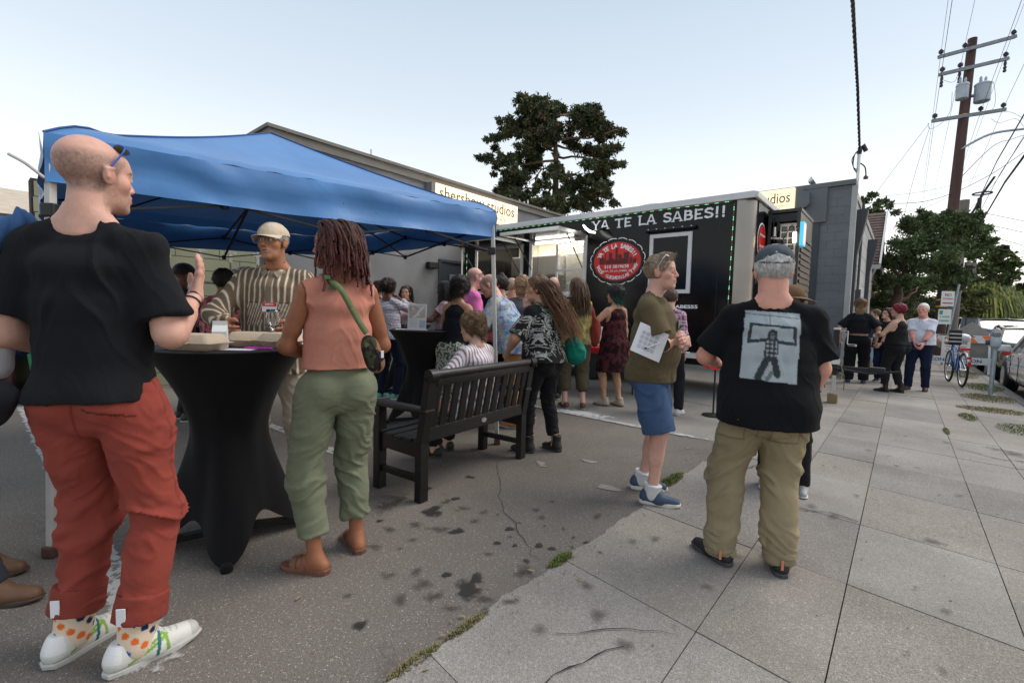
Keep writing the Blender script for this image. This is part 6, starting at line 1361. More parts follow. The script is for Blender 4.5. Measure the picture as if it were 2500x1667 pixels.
def ik(a, t, l1, l2, pole):
    d = t-a; L = np.linalg.norm(d); L = min(L, (l1+l2)*.998); dn = nrm(d); x = (l1*l1-l2*l2+L*L)/(2*L); h = math.sqrt(max(0, l1*l1-x*x))
    pv = np.asarray(pole, float); pv = nrm(pv-dn*(pv @ dn)); return a+dn*x+pv*h, a+dn*L
def tubes(name, paths, rads, m_, parent, n=4, col=None):
    """many tapered strands as one mesh; paths: list of (k,3) arrays, rads: list of arrays"""
    V = []; Q = []; o = 0; C_ = []
    ang = np.arange(n)*2*math.pi/n; ca, sa = np.cos(ang), np.sin(ang)
    for i, (p, r) in enumerate(zip(paths, rads)):
        k = len(p); t = np.gradient(p, axis=0); t /= np.linalg.norm(t, axis=1)[:, None]+1e-9
        ref = np.array([0,0,1.]) if abs(t[0,2]) < .9 else np.array([1.,0,0]); x = np.cross(t, ref); x /= np.linalg.norm(x, axis=1)[:, None]+1e-9; y = np.cross(t, x)
        r = np.broadcast_to(r, (k,)); ring = p[:, None]+(x[:, None]*ca[None, :, None]+y[:, None]*sa[None, :, None])*r[:, None, None]; V.append(ring.reshape(-1, 3))
        a = np.arange(k-1)[:, None]*n+np.arange(n)[None]; b = np.arange(k-1)[:, None]*n+(np.arange(n)+1)[None] % n
        b = np.arange(k-1)[:, None]*n+((np.arange(n)+1) % n)[None]
        Q.append((np.stack([a, b, b+n, a+n], -1).reshape(-1, 4))+o); o += k*n
        if col is not None: C_.append(np.repeat(np.asarray(col[i])[None] if np.ndim(col[i]) == 1 else np.repeat(col[i], n, 0), k*n if np.ndim(col[i]) == 1 else 1, 0))
    return np_mesh(name, np.concatenate(V), np.concatenate(Q), m_, parent, np.concatenate(C_) if col is not None else None)
M_SKIN = mat('skin', (1,1,1), .5, attr='paint', var=.13, scale=45, bump=.4, bscale=420, spec=.42, detail=8)
M_SKIN.node_tree.nodes['Principled BSDF'].inputs['Subsurface Weight'].default_value = .0
M_CLOTH = mat('cotton_cloth', (1,1,1), .88, attr='paint', var=.07, scale=35, bump=.6, bscale=380, spec=.12, sheen=.02)
M_SHOE = mat('shoe_leather', (1,1,1), .55, attr='paint', var=.10, scale=30, bump=.3, bscale=200, spec=.4)
M_HAIR = mat('hair', (1,1,1), .5, attr='paint', var=.45, scale=90, bump=1.5, bscale=220, spec=.35)
M_METAL_G = mat('gold_metal', (.6,.42,.15), .3, metal=1); M_SILK = mat('satin_cloth', (1,1,1), .45, attr='paint', var=.06, scale=35, bump=.3, bscale=200, spec=.4)
SK = dict(fair=(.60,.355,.26), pink=(.62,.345,.265), tan=(.50,.27,.17), olive=(.42,.225,.135), brown=(.27,.115,.058), deep=(.145,.062,.034), dark=(.09,.042,.026))
def A3(*v): return np.array(v, float)
class Person:
    def __init__(s, loc, yaw, label, H=1.72, skin='fair', fem=False, fat=1.0, belly=0, bend=0, twist=0, head=(0,0,0), feet=((.10,0,4),(-.10,0,-4)), ra=None, la=None, hip=None,
                 res=.009, hres=.006, hair_col=(.05,.03,.02), lips=None, brow=None, stubble=None, shw=1.0, legw=1.0, sway=(0,0), group=None, hcurl=(.5,.5), eyes=True, fold=1.0, neck=0, hand_n=None, buzz=None, armw=1.0, seed=0, hsc=1.0, lean=0, skin_paint=None):
        s.__dict__.update({k: v for k, v in locals().items() if k != 's'})
        s.S = S = H/1.75; s.root = empty('person', loc, yaw, label, 'person', group)
        f = fat; s.rng = np.random.RandomState(seed+11)
        s.P0 = A3(sway[0], sway[1], (.93*S if hip is None else hip))
        Rc = rotz(twist*math.pi/180) @ rotx(-bend*math.pi/180) @ roty(lean*math.pi/180); s.Rc = Rc
        T = lambda x, y, z: s.P0+Rc @ (A3(x, y, z)*S)
        s.T = T
        sw = (.146 if fem else .164)*shw
        s.sh = [T(sw, -.012, .452), T(-sw, -.012, .452)]
        s.neckb = T(0, -.02, .515)
        hy, hp, hr = [math.radians(a) for a in head]
        # bend of neck counteracts part of the torso's lean
        Rh = rotz(hy+twist*math.pi/180) @ rotx(-hp) @ roty(hr); s.Rh = Rh
        s.hs = S**.35*(1.0 if fem else 1.035)*hsc
        s.HC = s.neckb+Rc @ A3(0, .012+neck, .048)*S + rotz(hy+twist*math.pi/180) @ rotx(-hp*.8) @ A3(0, .018, .118)*s.hs
        hx = .092*S*(1.02 if fem else .95)
        s.hips = [s.P0+rotz(twist*.5*math.pi/180) @ A3(hx, 0, -.03*S), s.P0+rotz(twist*.5*math.pi/180) @ A3(-hx, 0, -.03*S)]
        s.knee = []; s.ank = []; s.fyaw = []; s.kpole = A3(0, 1, .05)
        for i in (0, 1):
            fx, fy, fa = feet[i][:3]; fz = feet[i][3] if len(feet[i]) > 3 else 0; an = A3(fx*S, fy*S, .085*S+fz); pol = rotz(math.radians(fa)) @ A3(0, 1, .02)
            kn, an2 = ik(s.hips[i], an, .418*S, .412*S, pol); s.knee.append(kn); s.ank.append(an); s.fyaw.append(math.radians(fa))
        s.el = []; s.wr = []
        for i, a in enumerate((ra, la)):
            sg = 1 if i == 0 else -1
            if a is None: a = ('dir', (sg*.16, -.03, -1), (sg*.06, .22, -1))
            if a[0] == 'dir':
                e = s.sh[i]+nrm(a[1])*.285*S; w = e+nrm(a[2])*.25*S
            else:
                e, w = ik(s.sh[i], A3(*a[1])*S, .285*S, .25*S, a[2])
            s.el.append(e); s.wr.append(w)
        s.skin_paint = skin_paint; s._torso(); s._head(); s._body()
    def levels(s):
        f, fe = s.fat, s.fem
        L = [(-.10, .150*f, .105*f, 0), (-.01, (.168 if fe else .158)*f, .118*f, -.008), (.13, (.128 if fe else .140)*f, .098*f, .004), (.27, (.140 if fe else .155)*(.55+.45*f), .110*(.6+.4*f), 0), (.40, (.130 if fe else .148)*(.6+.4*f), .098, -.01), (.462, .085, .062, -.018)]
        return L
    def _torso(s):
        S = s.S; L = s.levels(); X, Y = s.Rc @ A3(1,0,0), s.Rc @ A3(0,1,0); s.tor = []
        pts = [s.T(0, l[3], l[0]) if i > 1 else s.P0+A3(0, l[3], l[0])*S for i, l in enumerate(L)]
        for i in range(len(L)-1):
            s.tor.append(('ecap', pts[i], pts[i+1], (L[i][1]*S, L[i][2]*S), (L[i+1][1]*S, L[i+1][2]*S), X, Y))
        s.extra = []
        if s.belly: s.extra.append(('ell', s.T(0, .045+.05*s.belly, .13), A3(.135*s.fat, .10+.06*s.belly, .15)*S, s.Rc))
        for sg in (1, -1): s.extra.append(('ell', s.P0+A3(sg*.075*s.fat, -.055*s.fat, -.035)*S, A3(.088, .085, .095)*S*(.5+.5*s.fat)*(1.06 if s.fem else .96), None))
        if s.fem:
            for sg in (1, -1): s.extra.append(('ell', s.T(sg*.068, .085*(.7+.3*s.fat), .30), A3(.062, .058, .062)*S*(.6+.4*s.fat), None))
        else: s.extra.append(('ell', s.T(0, .055, .34), A3(.14, .055, .09)*S, s.Rc))
    def h(s, x, y, z): return s.HC+s.Rh @ (A3(x, y, z)*s.hs)
    def _head(s):
        h = s.h; k = s.hs; M = s.Rh; e = lambda c, r: ('ell', h(*c), A3(*r)*k, M)
        cp = lambda a, b, r1, r2: ('cap', h(*a), h(*b), r1*k, r2*k)
        fw_ = .93 if s.fem else 1
        s.headp = [e((0,-.014,.034), (.073,.093,.084)), e((0,.030,-.028), (.057*fw_,.060,.082)), e((0,.042,-.080), (.044*fw_,.044,.033)), cp((-.010,.077,-.096),(.010,.077,-.096),.0145,.0145),
            e((.040,.050,-.018),(.022,.026,.022)), e((-.040,.050,-.018),(.022,.026,.022)), cp((-.034,.077,.021),(.034,.077,.021),.0125,.0125), e((0,.060,.045),(.05,.032,.04)),
            e((0,.078,-.056),(.027,.020,.024))]
        for sg in (1, -1):
            s.headp.append(('neg', e((sg*.030,.098,.002),(.019,.015,.0125)), .010))
        fine = [cp((0,.087,.014),(0,.1065,-.025),.0078,.0108), e((.0115,.096,-.030),(.0085,.010,.0075)), e((-.0115,.096,-.030),(.0085,.010,.0075)),
                cp((-.017,.0925,-.0535),(.017,.0925,-.0535),.0052,.0052), cp((-.014,.0925,-.0655),(.014,.0925,-.0655),.0066,.0066)]
        s.headf = fine+[e((sg*.0295,.0795,.0025),(.0135,.0125,.0115)) for sg in (1, -1)]
        for sg in (1, -1): s.headf += [e((sg*.074,-.004,-.006),(.010,.019,.030)), cp((sg*.080,-.016,.014),(sg*.083,-.012,-.012),.0055,.005), cp((sg*.080,-.016,.014),(sg*.080,.006,.018),.0055,.005)]
        s.headf.append(('neg', e((0,.103,-.0597),(.020,.010,.0016)), .004))
        nr = (.047 if s.fem else .055)*(.55+.45*s.fat)
        s.neckp = [('cap', s.neckb+s.Rc @ A3(0,-.005,-.02), h(0,-.018,-.055), nr*1.12*s.S, nr*s.hs), ('cap', s.sh[0]*.55+s.sh[1]*.45*1.0, s.neckb*.6+h(0,-.03,-.03)*.4, .045*s.S, .042*s.S)]
        s.neckp.pop(); tr = .035*s.S
        for i in (0, 1): s.neckp.append(('cap', s.sh[i]*.62+s.neckb*.38+s.Rc @ A3(0,-.015,.005), s.neckb*.45+h(0,-.03,-.07)*.55, tr*1.15, tr*.9))
    def limb(s):
        S, f = s.S, .72+.28*s.fat; P = []
        am = (.86 if s.fem else 1)*f*s.armw
        for i in (0, 1):
            sh, el, wr = s.sh[i], s.el[i], s.wr[i]; d1 = el-sh; d2 = wr-el
            P += [('ell', sh+s.Rc @ A3(0,0,-.004)*S, A3(.050,.050,.052)*S*am*1.0, None), ('cap', sh, el, .050*S*am, .037*S*am), ('cap', sh+d1*.25, sh+d1*.7, .046*S*am, .042*S*am),
                  ('cap', el, wr, .040*S*am, .0255*S*(.9+.1*am)), ('cap', el+d2*.08, el+d2*.5, .043*S*am, .036*S*am)]
        lm = f*s.legw
        for i in (0, 1):
            hp, kn, an = s.hips[i], s.knee[i], s.ank[i]; d1 = kn-hp; d2 = an-kn
            P += [('cap', hp, kn, .085*S*lm, .053*S*lm), ('cap', hp+d1*.15, hp+d1*.5, .088*S*lm, .074*S*lm), ('cap', kn, an, .050*S*lm, .035*S), ('cap', kn+d2*.18+A3(0,-.012,0), kn+d2*.42+A3(0,-.012,0), .050*S*lm, .047*S*lm)]
            c, sn = math.cos(s.fyaw[i]), math.sin(s.fyaw[i]); F = lambda x, y, z: an+A3(x*c-y*sn, x*sn+y*c, z)*S
            P += [('cap', F(0,-.04,-.05), F(0,.12,-.062), .034*S, .022*S), ('cap', F(0,.0,-.02), F(0,.09,-.055), .034*S, .028*S)]
        return P
    def hand(s, i, curl, fine=True, sp=0.0):
        S = s.S*(.92 if s.fem else 1); el, wr = s.el[i], s.wr[i]; d = nrm(wr-el); sg = 1 if i == 0 else -1
        hn = s.hand_n[i] if s.hand_n and s.hand_n[i] is not None else None
        if hn is not None and len(hn) == 2: d = nrm(np.array(hn[1], float)); hn = hn[0]
        n = np.array(hn, float) if hn is not None else A3(-sg, 0, 0)      # palm normal
        n = nrm(n-d*(n @ d)); w = np.cross(d, n)                          # w: from little finger to thumb side or back
        if w @ A3(0, 1, .0) < 0 and hn is None: w = -w
        if hn is not None and len(s.hand_n) > 2 and s.hand_n[2]: w = -w
        q = lambda a, b, c: wr+(d*a+w*b+n*c)*S
        fr = max(.0080*S, s.hres*.78); P = [('cap', wr-d*.01, q(.02,0,0), .0245*S, .0225*S)]
        for b in (-.024, -.008, .008, .024): P.append(('cap', q(.02,b*.6,0), q(.085,b,0), .0155*S, .0125*S))
        P.append(('cap', q(.025,.015,.008), q(.055,.03,.012), .017*S, .014*S))
        for b, L in ((-.030,.060), (-.0105,.074), (.0105,.080), (.031,.072)):
            a = curl*.75; p0 = q(.085, b, 0); spread = (b*2.2*(1-curl)+b*sp*3)
            ang = [a*.9, a*2.0, a*2.9]; ln = [L*.45, L*.32, L*.26]; cur = p0
            for t_, l_ in zip(ang, ln):
                nx = cur+(d*math.cos(t_)+n*math.sin(t_)+w*spread*math.cos(t_))*l_*S; P.append(('cap', cur, nx, fr*1.05, fr*.92)); cur = nx
        t0 = q(.022,.024,.010); t1 = t0+(d*.55+w*.62+n*.35)*.042*S; t2 = t1+(d*.85+w*(.28-.2*curl)+n*(.2+.5*curl))*.032*S; t3 = t2+(d*.95+w*(.05-.3*curl)+n*(.15+.5*curl))*.024*S
        P += [('cap', t0, t1, .0165*S, .0120*S), ('cap', t1, t2, .0118*S, .0102*S), ('cap', t2, t3, .0102*S, .0085*S)]
        return P
    def _body(s):
        tor = s.tor+s.extra+s.neckp+s.limb(); zc = s.h(0,0,-.108)
        col = np.array(SK[s.skin] if isinstance(s.skin, str) else s.skin)
        V = []; Q = []; off = 0
        up_ = s.Rh @ A3(0,.30,.954)
        pl = s.h(0,-.01,-.122); hands = [s.hand(0, s.hcurl[0]), s.hand(1, s.hcurl[1])]
        def part(prims, res, k, keep, bounds=None):
            nonlocal off
            v, q = mesh_sdf(prims, res, k, bounds=bounds); m_ = keep(v[q].mean(1)); q = q[m_]
            used = np.unique(q); mp = np.full(len(v), -1); mp[used] = np.arange(len(used)); V.append(v[used]); Q.append(mp[q]+off); off += len(used)
        wd = [nrm(s.wr[i]-s.el[i]) for i in (0, 1)]
        isH = lambda P: ((P-pl) @ up_) > 0
        def isW(P, i, e=0): return (((P-s.wr[i]) @ wd[i]) > -.012+e) & (np.linalg.norm(P-s.wr[i], axis=1) < .26)
        part(tor+[h_ for h_ in s.headp[:3]], s.res, .035, lambda P: ~((isH(P-up_*s.hres)) | isW(P, 0, s.hres) | isW(P, 1, s.hres)))
        hb = s.HC; part(s.neckp+s.headp, s.hres, .018, isH, (hb-.19, hb+.19)) if False else None
        # head: broad forms blend softly, features crisply
        R_ = .165*s.hs; lo = hb-R_; hi = hb+R_
        ops = s.neckp+s.headp
        def post(d, P):
            for p in s.headf:
                if p[0] == 'neg': e = -d_prim(p[1], P); kk = p[2]; h = np.clip(.5-.5*(d-e)/kk, 0, 1); d = d+(e-d)*h+kk*h*(1-h)
                else: d = smin(d, d_prim(p, P), .007)
            return d
        v, q = mesh_sdf(ops, s.hres, .020, post, (lo, hi)); m_ = isH(v[q].mean(1)); c_ = v[q].mean(1); m_ &= (np.abs(c_-hb) < R_-s.hres*2.5).all(1) | True
        q = q[m_]; used = np.unique(q); mp = np.full(len(v), -1); mp[used] = np.arange(len(used)); V.append(v[used]); Q.append(mp[q]+off); off += len(used)
        for i in (0, 1):
            am = [p for p in s.limb()[i*5:i*5+5]]
            c_ = s.wr[i]; part([am[3], am[4]]+hands[i], s.hres, .012, lambda P, i=i: isW(P, i), (c_-.24, c_+.24))
        v = np.concatenate(V); q = np.concatenate(Q); s.skin_v = v
        # colour of the skin; shade between the lips is painted in as a dark line
        n = len(v); c = np.repeat(col[None], n, 0); nz = fnoise(v*14, 3, 3)[:, None]; c = c*(1+.10*nz)
        hl = ((v-s.HC) @ s.Rh)/s.hs; x, y, z = hl[:,0], hl[:,1], hl[:,2]; ax = np.abs(x)
        inh = np.linalg.norm(hl, axis=1) < .17
        def blend(m_, cc, a=1.0):
            nonlocal c
            w = (np.clip(m_, 0, 1)*a*inh)[:, None]; c = c*(1-w)+np.array(cc)*w
        g = lambda q_, r: np.exp(-(q_/r)**2)
        lip = s.lips if s.lips is not None else tuple(np.array([col[0]*.85, col[1]*.55, col[2]*.62]))
        blend(g(np.hypot(ax-.045, z+.03), .022)*(y > .02), (col[0]*1.0, col[1]*.78, col[2]*.75), .5)
        blend(g(np.hypot(ax, (z+.028)), .016)*(y > .09), (col[0]*1.0, col[1]*.74, col[2]*.72), .5)
        blend(((np.abs(z+.060) < .0125-.30*ax) & (y > .085) & (ax < .024)).astype(float), lip, .75)
        blend(((np.abs(z+.0595) < .0018) & (y > .08) & (ax < .021)).astype(float), tuple(col*.25), .8)
        bc = s.brow if s.brow is not None else s.hair_col
        blend(((np.abs(z-(.0255-.14*(ax-.03)**2*40-.0*ax)) < .0048) & (y > .055) & (ax > .011) & (ax < .05)).astype(float), bc, .75)
        if s.stubble is not None:
            sn = (fnoise(v*160, 2, 5)*.35+.65); m_ = ((z < -.030-.55*(y-.05)*(y > .05)*0+.012*(ax < .03)*0) & (y > -.01)).astype(float)*np.clip((-.028-z-.35*np.clip(.03-ax, 0, 1)*0)/.015, 0, 1)
            m_ = np.maximum(m_, ((ax > .055) & (y < .03) & (y > -.005) & (z < .02)).astype(float)*.8); m_ *= np.clip((z+.135)/.02, 0, 1); blend(m_*sn, s.stubble, .42)
        if s.buzz is not None:
            cc, zt = s.buzz; sn = fnoise(v*200, 2, 6)*.3+.7; fl = .826*y-.565*z-.0278; m_ = np.clip(-fl/.012, 0, 1)*np.clip((z+.07)/.02, 0, 1)*np.clip((zt-z+.02*y)/.03, 0, 1)*(ax < .0765); blend(m_*sn, cc, .85)
        if s.eyes:
            for sg in (1, -1):
                ex_, ey_, ez_ = sg*.0295, .0795, .0025; dd = np.sqrt(((x-ex_)/1.08)**2+(y-ey_)**2+((z-ez_)/.95)**2); ball = (dd < .0146) & (y > .084); op = np.abs(z-ez_) < .0052-.22*np.abs(x-ex_)
                blend((ball & ~op).astype(float), tuple(col*.80), .6); blend((ball & op).astype(float), (.62,.58,.55)); blend((ball & op & (np.hypot(x-ex_, (z-ez_)*.9) < .0056)).astype(float), (.03,.02,.015))
                blend((ball & (np.abs(z-ez_-.0052+.22*np.abs(x-ex_)*1) < .0016)).astype(float), (.02,.012,.01), .8)
        blend(((ax > .070) & (np.abs(y+.002) < .012) & (np.abs(z+.003) < .018)).astype(float), tuple(col*np.array([.95,.70,.66])), .6)
        hd = np.minimum(np.linalg.norm(v-s.wr[0], axis=1), np.linalg.norm(v-s.wr[1], axis=1)); w = (np.clip(1-np.abs(hd-.13)/.07, 0, 1)*.35)[:, None]*(~inh[:, None]); c = c*(1-w)+c*np.array([1.08,.86,.82])*w
        if getattr(s, 'skin_paint', None): c = s.skin_paint(v, c)
        s.body = np_mesh('body', v, q, M_SKIN, s.root, np.clip(c, 0.004, 1)); s.layers = []
        if len(s.body.data.vertices) == len(v): s.layers.append(dict(v=v, n=vnormals(v, q), w=np.zeros(len(v)), o=s.body, push=.024))
        return s.body
    # ---- clothes
    def cloth(s, name, prims, res, k, paint, post=None, folds=(.006, (9,9,20), 0), m_=None, seed=0, extra_disp=None, parent=None, subtract=None):
        v, q = mesh_sdf(prims, res, k, post); n = vnormals(v, q)
        for ly in s.layers:                                # what this garment covers is pressed in under it
            if m_ is M_HAIR: break
            w_ = np.clip((.0015-sdf_eval(prims, ly['v'], k) if post is None else .0015-post(sdf_eval(prims, ly['v'], k), ly['v']))/.010, 0, 1)
            ly['w'] = np.maximum(ly['w'], w_); nv = ly['v']-ly['n']*(ly['push']*ly['w'])[:, None]; ly['o'].data.vertices.foreach_set('co', nv.astype(F32).ravel()); ly['o'].data.update()
        A_, sc_, tw = folds; A_ *= s.fold
        if A_:
            w = v+.035*np.stack([fnoise(v*6, 2, seed+9), fnoise(v*6, 2, seed+17), fnoise(v*6, 2, seed+29)], 1)
            ww = w.copy(); ww[:,2] = w[:,2]+tw*np.abs(w[:,0])
            r_ = np.clip(1-np.abs(fnoise(ww*np.array(sc_), 2, seed+s.seed))*2.3, 0, 1)**1.6; r2 = np.clip(1-np.abs(fnoise(ww*np.array(sc_)*2.1+5, 2, seed+s.seed+3))*2.2, 0, 1)**1.5
            big = fnoise(v*5, 2, seed+41); mk = np.clip(.55+1.1*big, 0, 1.2)
            if name in ('trousers', 'jeans'):
                zz = v[:,2]/s.S; mk = mk*(.55+1.1*np.exp(-((zz-.47)/.09)**2)+1.2*np.exp(-((zz-.15)/.09)**2)+.6*np.exp(-((zz-.84)/.07)**2))
            f2 = fnoise(v*4+9, 2, seed+51); v = v+n*(A_*(r_*mk+.35*r2*np.clip(.5-f2, 0, 1)+.30*fnoise(v*9, 1, 3)-.12))[:, None]
        if extra_disp is not None: v = v+n*extra_disp(v)[:, None]
        col = paint(v, n) if callable(paint) else np.repeat(np.array(paint, float)[None], len(v), 0)
        if not callable(paint): col = col*(1+.07*fnoise(v*9, 2, 77)[:, None])
        ob = np_mesh(name, v, q, m_ or M_CLOTH, parent or s.root, np.clip(col, .002, 1))
        if len(ob.data.vertices) == len(v): s.layers.append(dict(v=v, n=n, w=np.zeros(len(v)), o=ob, push=.016))
        return ob
    def infl(s, P, t, ty=None):
        o = []
        for p in P:
            if p[0] == 'ecap': o.append(('ecap', p[1], p[2], (p[3][0]+t, p[3][1]+t), (p[4][0]+t, p[4][1]+t), p[5], p[6]))
            elif p[0] == 'ell': o.append(('ell', p[1], p[2]+t, p[3]))
            else: o.append((p[0], p[1], p[2], p[3]+t, p[4]+t))
        return o
    def top(s, name, paint, hem=.86, t=.015, sleeve=.55, neck_r=.066, neck_y=.012, loose=.0, res=.008, flare=.012, long_=False, folds=(.007, (10,10,9), 1.2), neck_drop=0, m_=None, seed=1, sl=.016, tank=False, k=.035, post2=None, hem_tilt=0, open_v=0):
        S = s.S; P = s.infl(s.tor[1:], t+loose*.5)+s.infl(s.extra, t+.006)
        X, Y = s.Rc @ A3(1,0,0), s.Rc @ A3(0,1,0); L = s.levels()
        hz = hem*S; a = s.T(0, -.0+.01*s.belly, .22); b = A3(s.P0[0]*1.0, s.P0[1]+.006, min(hz-.05, s.P0[2]-.02))
        P.append(('ecap', a, b, ((L[3][1])*S+t+loose, (L[3][2])*S+t+loose), (L[1][1]*S+t+loose+flare, L[1][2]*S+t+loose+flare+.04*s.belly), X, Y))
        if not tank:
            for i in (0, 1):
                sh, el, wr = s.sh[i], s.el[i], s.wr[i]; am = (.86 if s.fem else 1)*(.72+.28*s.fat)*s.armw
                P.append(('ell', sh-A3(0,0,.006), A3(.048,.048,.050)*S*am+t, None))
                if sleeve <= 1: P.append(('scap', sh+(el-sh)*.08, sh+(el-sh)*sleeve, .046*S*am+t, .045*S*am+t+sl))
                else:
                    P.append(('cap', sh, el, .050*S*am+t, .041*S*am+t+sl*.5)); P.append(('scap', el, el+(wr-el)*(sleeve-1), .042*S*am+t+sl*.5, .028*S+t+sl*.5))
            for p in s.neckp[1:]: P.append(('cap', p[1], p[1]*.55+p[2]*.45, p[3]+t*.55, p[4]+t*.1))
        else:
            P += [('cap', s.sh[i]*.55+s.neckb*.45, s.sh[i]*.62+s.neckb*.38-s.Rc @ A3(0,0,.06), .032*S, .035*S) for i in (0, 1)]
        nc = s.neckb+s.Rc @ A3(0, neck_y, .035-neck_drop)*S
        axis = s.Rc @ nrm(A3(0,.28,.96))
        def post(d, Q_):
            d = np.maximum(d, (hz+hem_tilt*(Q_[:,1]-s.P0[1]))-Q_[:,2])
            q = Q_-nc; al = q @ axis; rad = np.linalg.norm(q-al[:, None]*axis, axis=1)
            bowl = (np.sqrt((rad/(neck_r*1.32*S))**2+((al-.045)/(.075*S))**2)-1)*.06
            d = np.maximum(d, -np.minimum(bowl, np.maximum(rad-neck_r*1.22*S-np.clip(al, 0, .2)*.35, .045-al)))
            if open_v:
                fy = (Q_-s.neckb) @ s.Rc; d = np.maximum(d, -np.minimum(np.minimum(.0+fy[:,1], 9), np.minimum(fy[:,2]+open_v, .055+.35*0-np.abs(fy[:,0])-(-.0)+.0*fy[:,2]) )*1.0 if False else d)
            if tank:
                for i in (0, 1):
                    sg = 1 if i == 0 else -1; c = s.T(sg*.205, 0, .40); e = d_prim(('ell', c, A3(.085,.16,.135)*S, s.Rc), Q_); d = np.maximum(d, -e)
            if post2: d = post2(d, Q_)
            return d
        return s.cloth(name, P, res, k, paint, post, folds, m_, seed)
    def trousers(s, name, paint, hem=.075, t=.016, waist=1.02, baggy=.0, kneeb=0, res=.008, folds=(.008, (7,7,17), .5), short=None, seed=2, m_=None, k=.018, taper=0, post2=None):
        S = s.S; P = [('ecap', p[1], p[2], (p[3][0]+t*.5, p[3][1]+t*.5), (p[4][0]+t*.5, p[4][1]+t*.5), p[5], p[6]) for p in s.tor[:2]]+s.infl([e for e in s.extra if e[1][2] < s.P0[2]], t*.6)
        lm = (.72+.28*s.fat)*s.legw
        for i in (0, 1):
            hp, kn, an = s.hips[i], s.knee[i], s.ank[i]; d1 = kn-hp; d2 = an-kn
            if short: 
                e = hp+d1*short; P.append(('scap', hp, e, .084*S*lm+t+baggy*.6, .064*S*lm+t+baggy+.016))
            else:
                P.append(('cap', hp, kn, .088*S*lm+t+baggy*.5, .056*S*lm+t+baggy)); P.append(('cap', hp+d1*.12, hp+d1*.5, .090*S*lm+t+baggy*.4, .074*S*lm+t+baggy))
                ez = hem*S-an[2]; dn = nrm(d2); e = an+dn*(an[2]-hem*S if dn[2] < -.3 else 0)/max(.3, -dn[2])
                P.append(('scap', kn, e, .055*S*lm+t+baggy, .046*S*(.6+.4*lm)+t+baggy-taper)); P.append(('cap', kn+d2*.18+A3(0,-.01,0), kn+d2*.45+A3(0,-.01,0), .052*S*lm+t+baggy, .050*S*lm+t+baggy-taper*.4))
        wz = s.P0[2]+(waist-.93)*S; Tn = s.Rc @ A3(0,0,1); c = s.T(0,0,waist-.93)
        def post(d, Q_):
            d = np.maximum(d, (Q_-c) @ nrm(Tn*.6+A3(0,0,.4)))
            if post2: d = post2(d, Q_)
            return d
        return s.cloth(name, P, res, k, paint, post, folds, m_, seed)
    def skirt(s, name, paint, hem=.5, waist=1.0, t=.02, w=.05, res=.009, folds=(.012, (16,16,2), 0), m_=None, seed=5):
        S = s.S; L = s.levels(); a = s.T(0,0,waist-.93); b = A3(s.P0[0], s.P0[1], hem*S); X, Y = A3(1,0,0), A3(0,1,0)
        P = [('ecap', s.P0+A3(0,0,-.02), b-A3(0,0,.05), (L[1][1]*S+t, L[1][2]*S+t+.02), (L[1][1]*S+t+w, L[1][2]*S+t+w+.02), X, Y)]+s.infl(s.tor[1:2]+[e for e in s.extra if e[1][2] < s.P0[2]], t)
        return s.cloth(name, P, res, .04, paint, lambda d, Q_: np.maximum(np.maximum(d, hem*S-Q_[:,2]), Q_[:,2]-a[2]), folds, m_, seed)
    def shoes(s, col, sole=(.6,.6,.58), kind='sneaker', res=None, hi=.0, soleh=.022, paint=None, name='shoe'):
        S = s.S*(.93 if s.fem else 1.02); res = res or (.006 if s.res < .014 else .011)
        for i in (0, 1):
            an = s.ank[i]; c, sn = math.cos(s.fyaw[i]), math.sin(s.fyaw[i]); Rf = rotz(s.fyaw[i]); gz = an[2]-.085*s.S
            F = lambda x, y, z: A3(an[0], an[1], gz)+Rf @ (A3(x, y, z)*S); sg = 1 if i == 0 else -1
            P = [('cap', F(0,-.045,.045), F(sg*.004,.05,.045), .040*S, .040*S), ('cap', F(sg*.004,.05,.040), F(-sg*.004,.150,.030), .042*S, .033*S), ('cap', F(0,-.035,.075), F(0,.03,.078), .037*S, .036*S)]
            if hi: P.append(('scap', F(0,-.015,.06), F(0,-.022,.085+hi), .046*S, .048*S))
            cut = lambda d, Q_: np.maximum(np.maximum(d, (gz+.012*S)-Q_[:,2]), (Q_[:,2]-(gz+(.098+hi)*S)) )
            def pnt(v, n):
                if paint: return paint(((v-F(0,0,0)) @ Rf)/S, sg)
                return np.repeat(np.array(col, float)[None], len(v), 0)
            v, q = mesh_sdf(P, res, .02, cut); so = np_mesh(name, v, q, M_SHOE, s.root, pnt(v, vnormals(v, q)))
            hh = soleh; out = [(-.030,-.075),(-.040,-.04),(-.038,.03),(-.043,.10),(-.038,.155),(-.018,.188),(.012,.19),(.034,.165),(.043,.11),(.034,.03),(.038,-.04),(.028,-.078),(0,-.088)]
            b = MB(); vv = []
            for zz, gr in ((0, .92), (.006, .985), (hh*.8, .995), (hh, .96)): vv += [tuple(F(x*gr*sg, (y-.05)*gr+.05, zz+(.010 if y > .16 else 0)*(1 if zz < .01 else .3))) for x, y in out]
            m_ = len(out); b.add(vv, [(r_*m_+j, r_*m_+(j+1)%m_, (r_+1)*m_+(j+1)%m_, (r_+1)*m_+j) for r_ in range(3) for j in range(m_)]+[tuple(range(m_-1,-1,-1)), tuple(3*m_+j for j in range(m_))])
            key = 'sole_%d_%d_%d' % tuple(int(x*255) for x in sole); b.build('sole', mat(key.replace('sole', 'shoe_sole'), sole, .7), so)
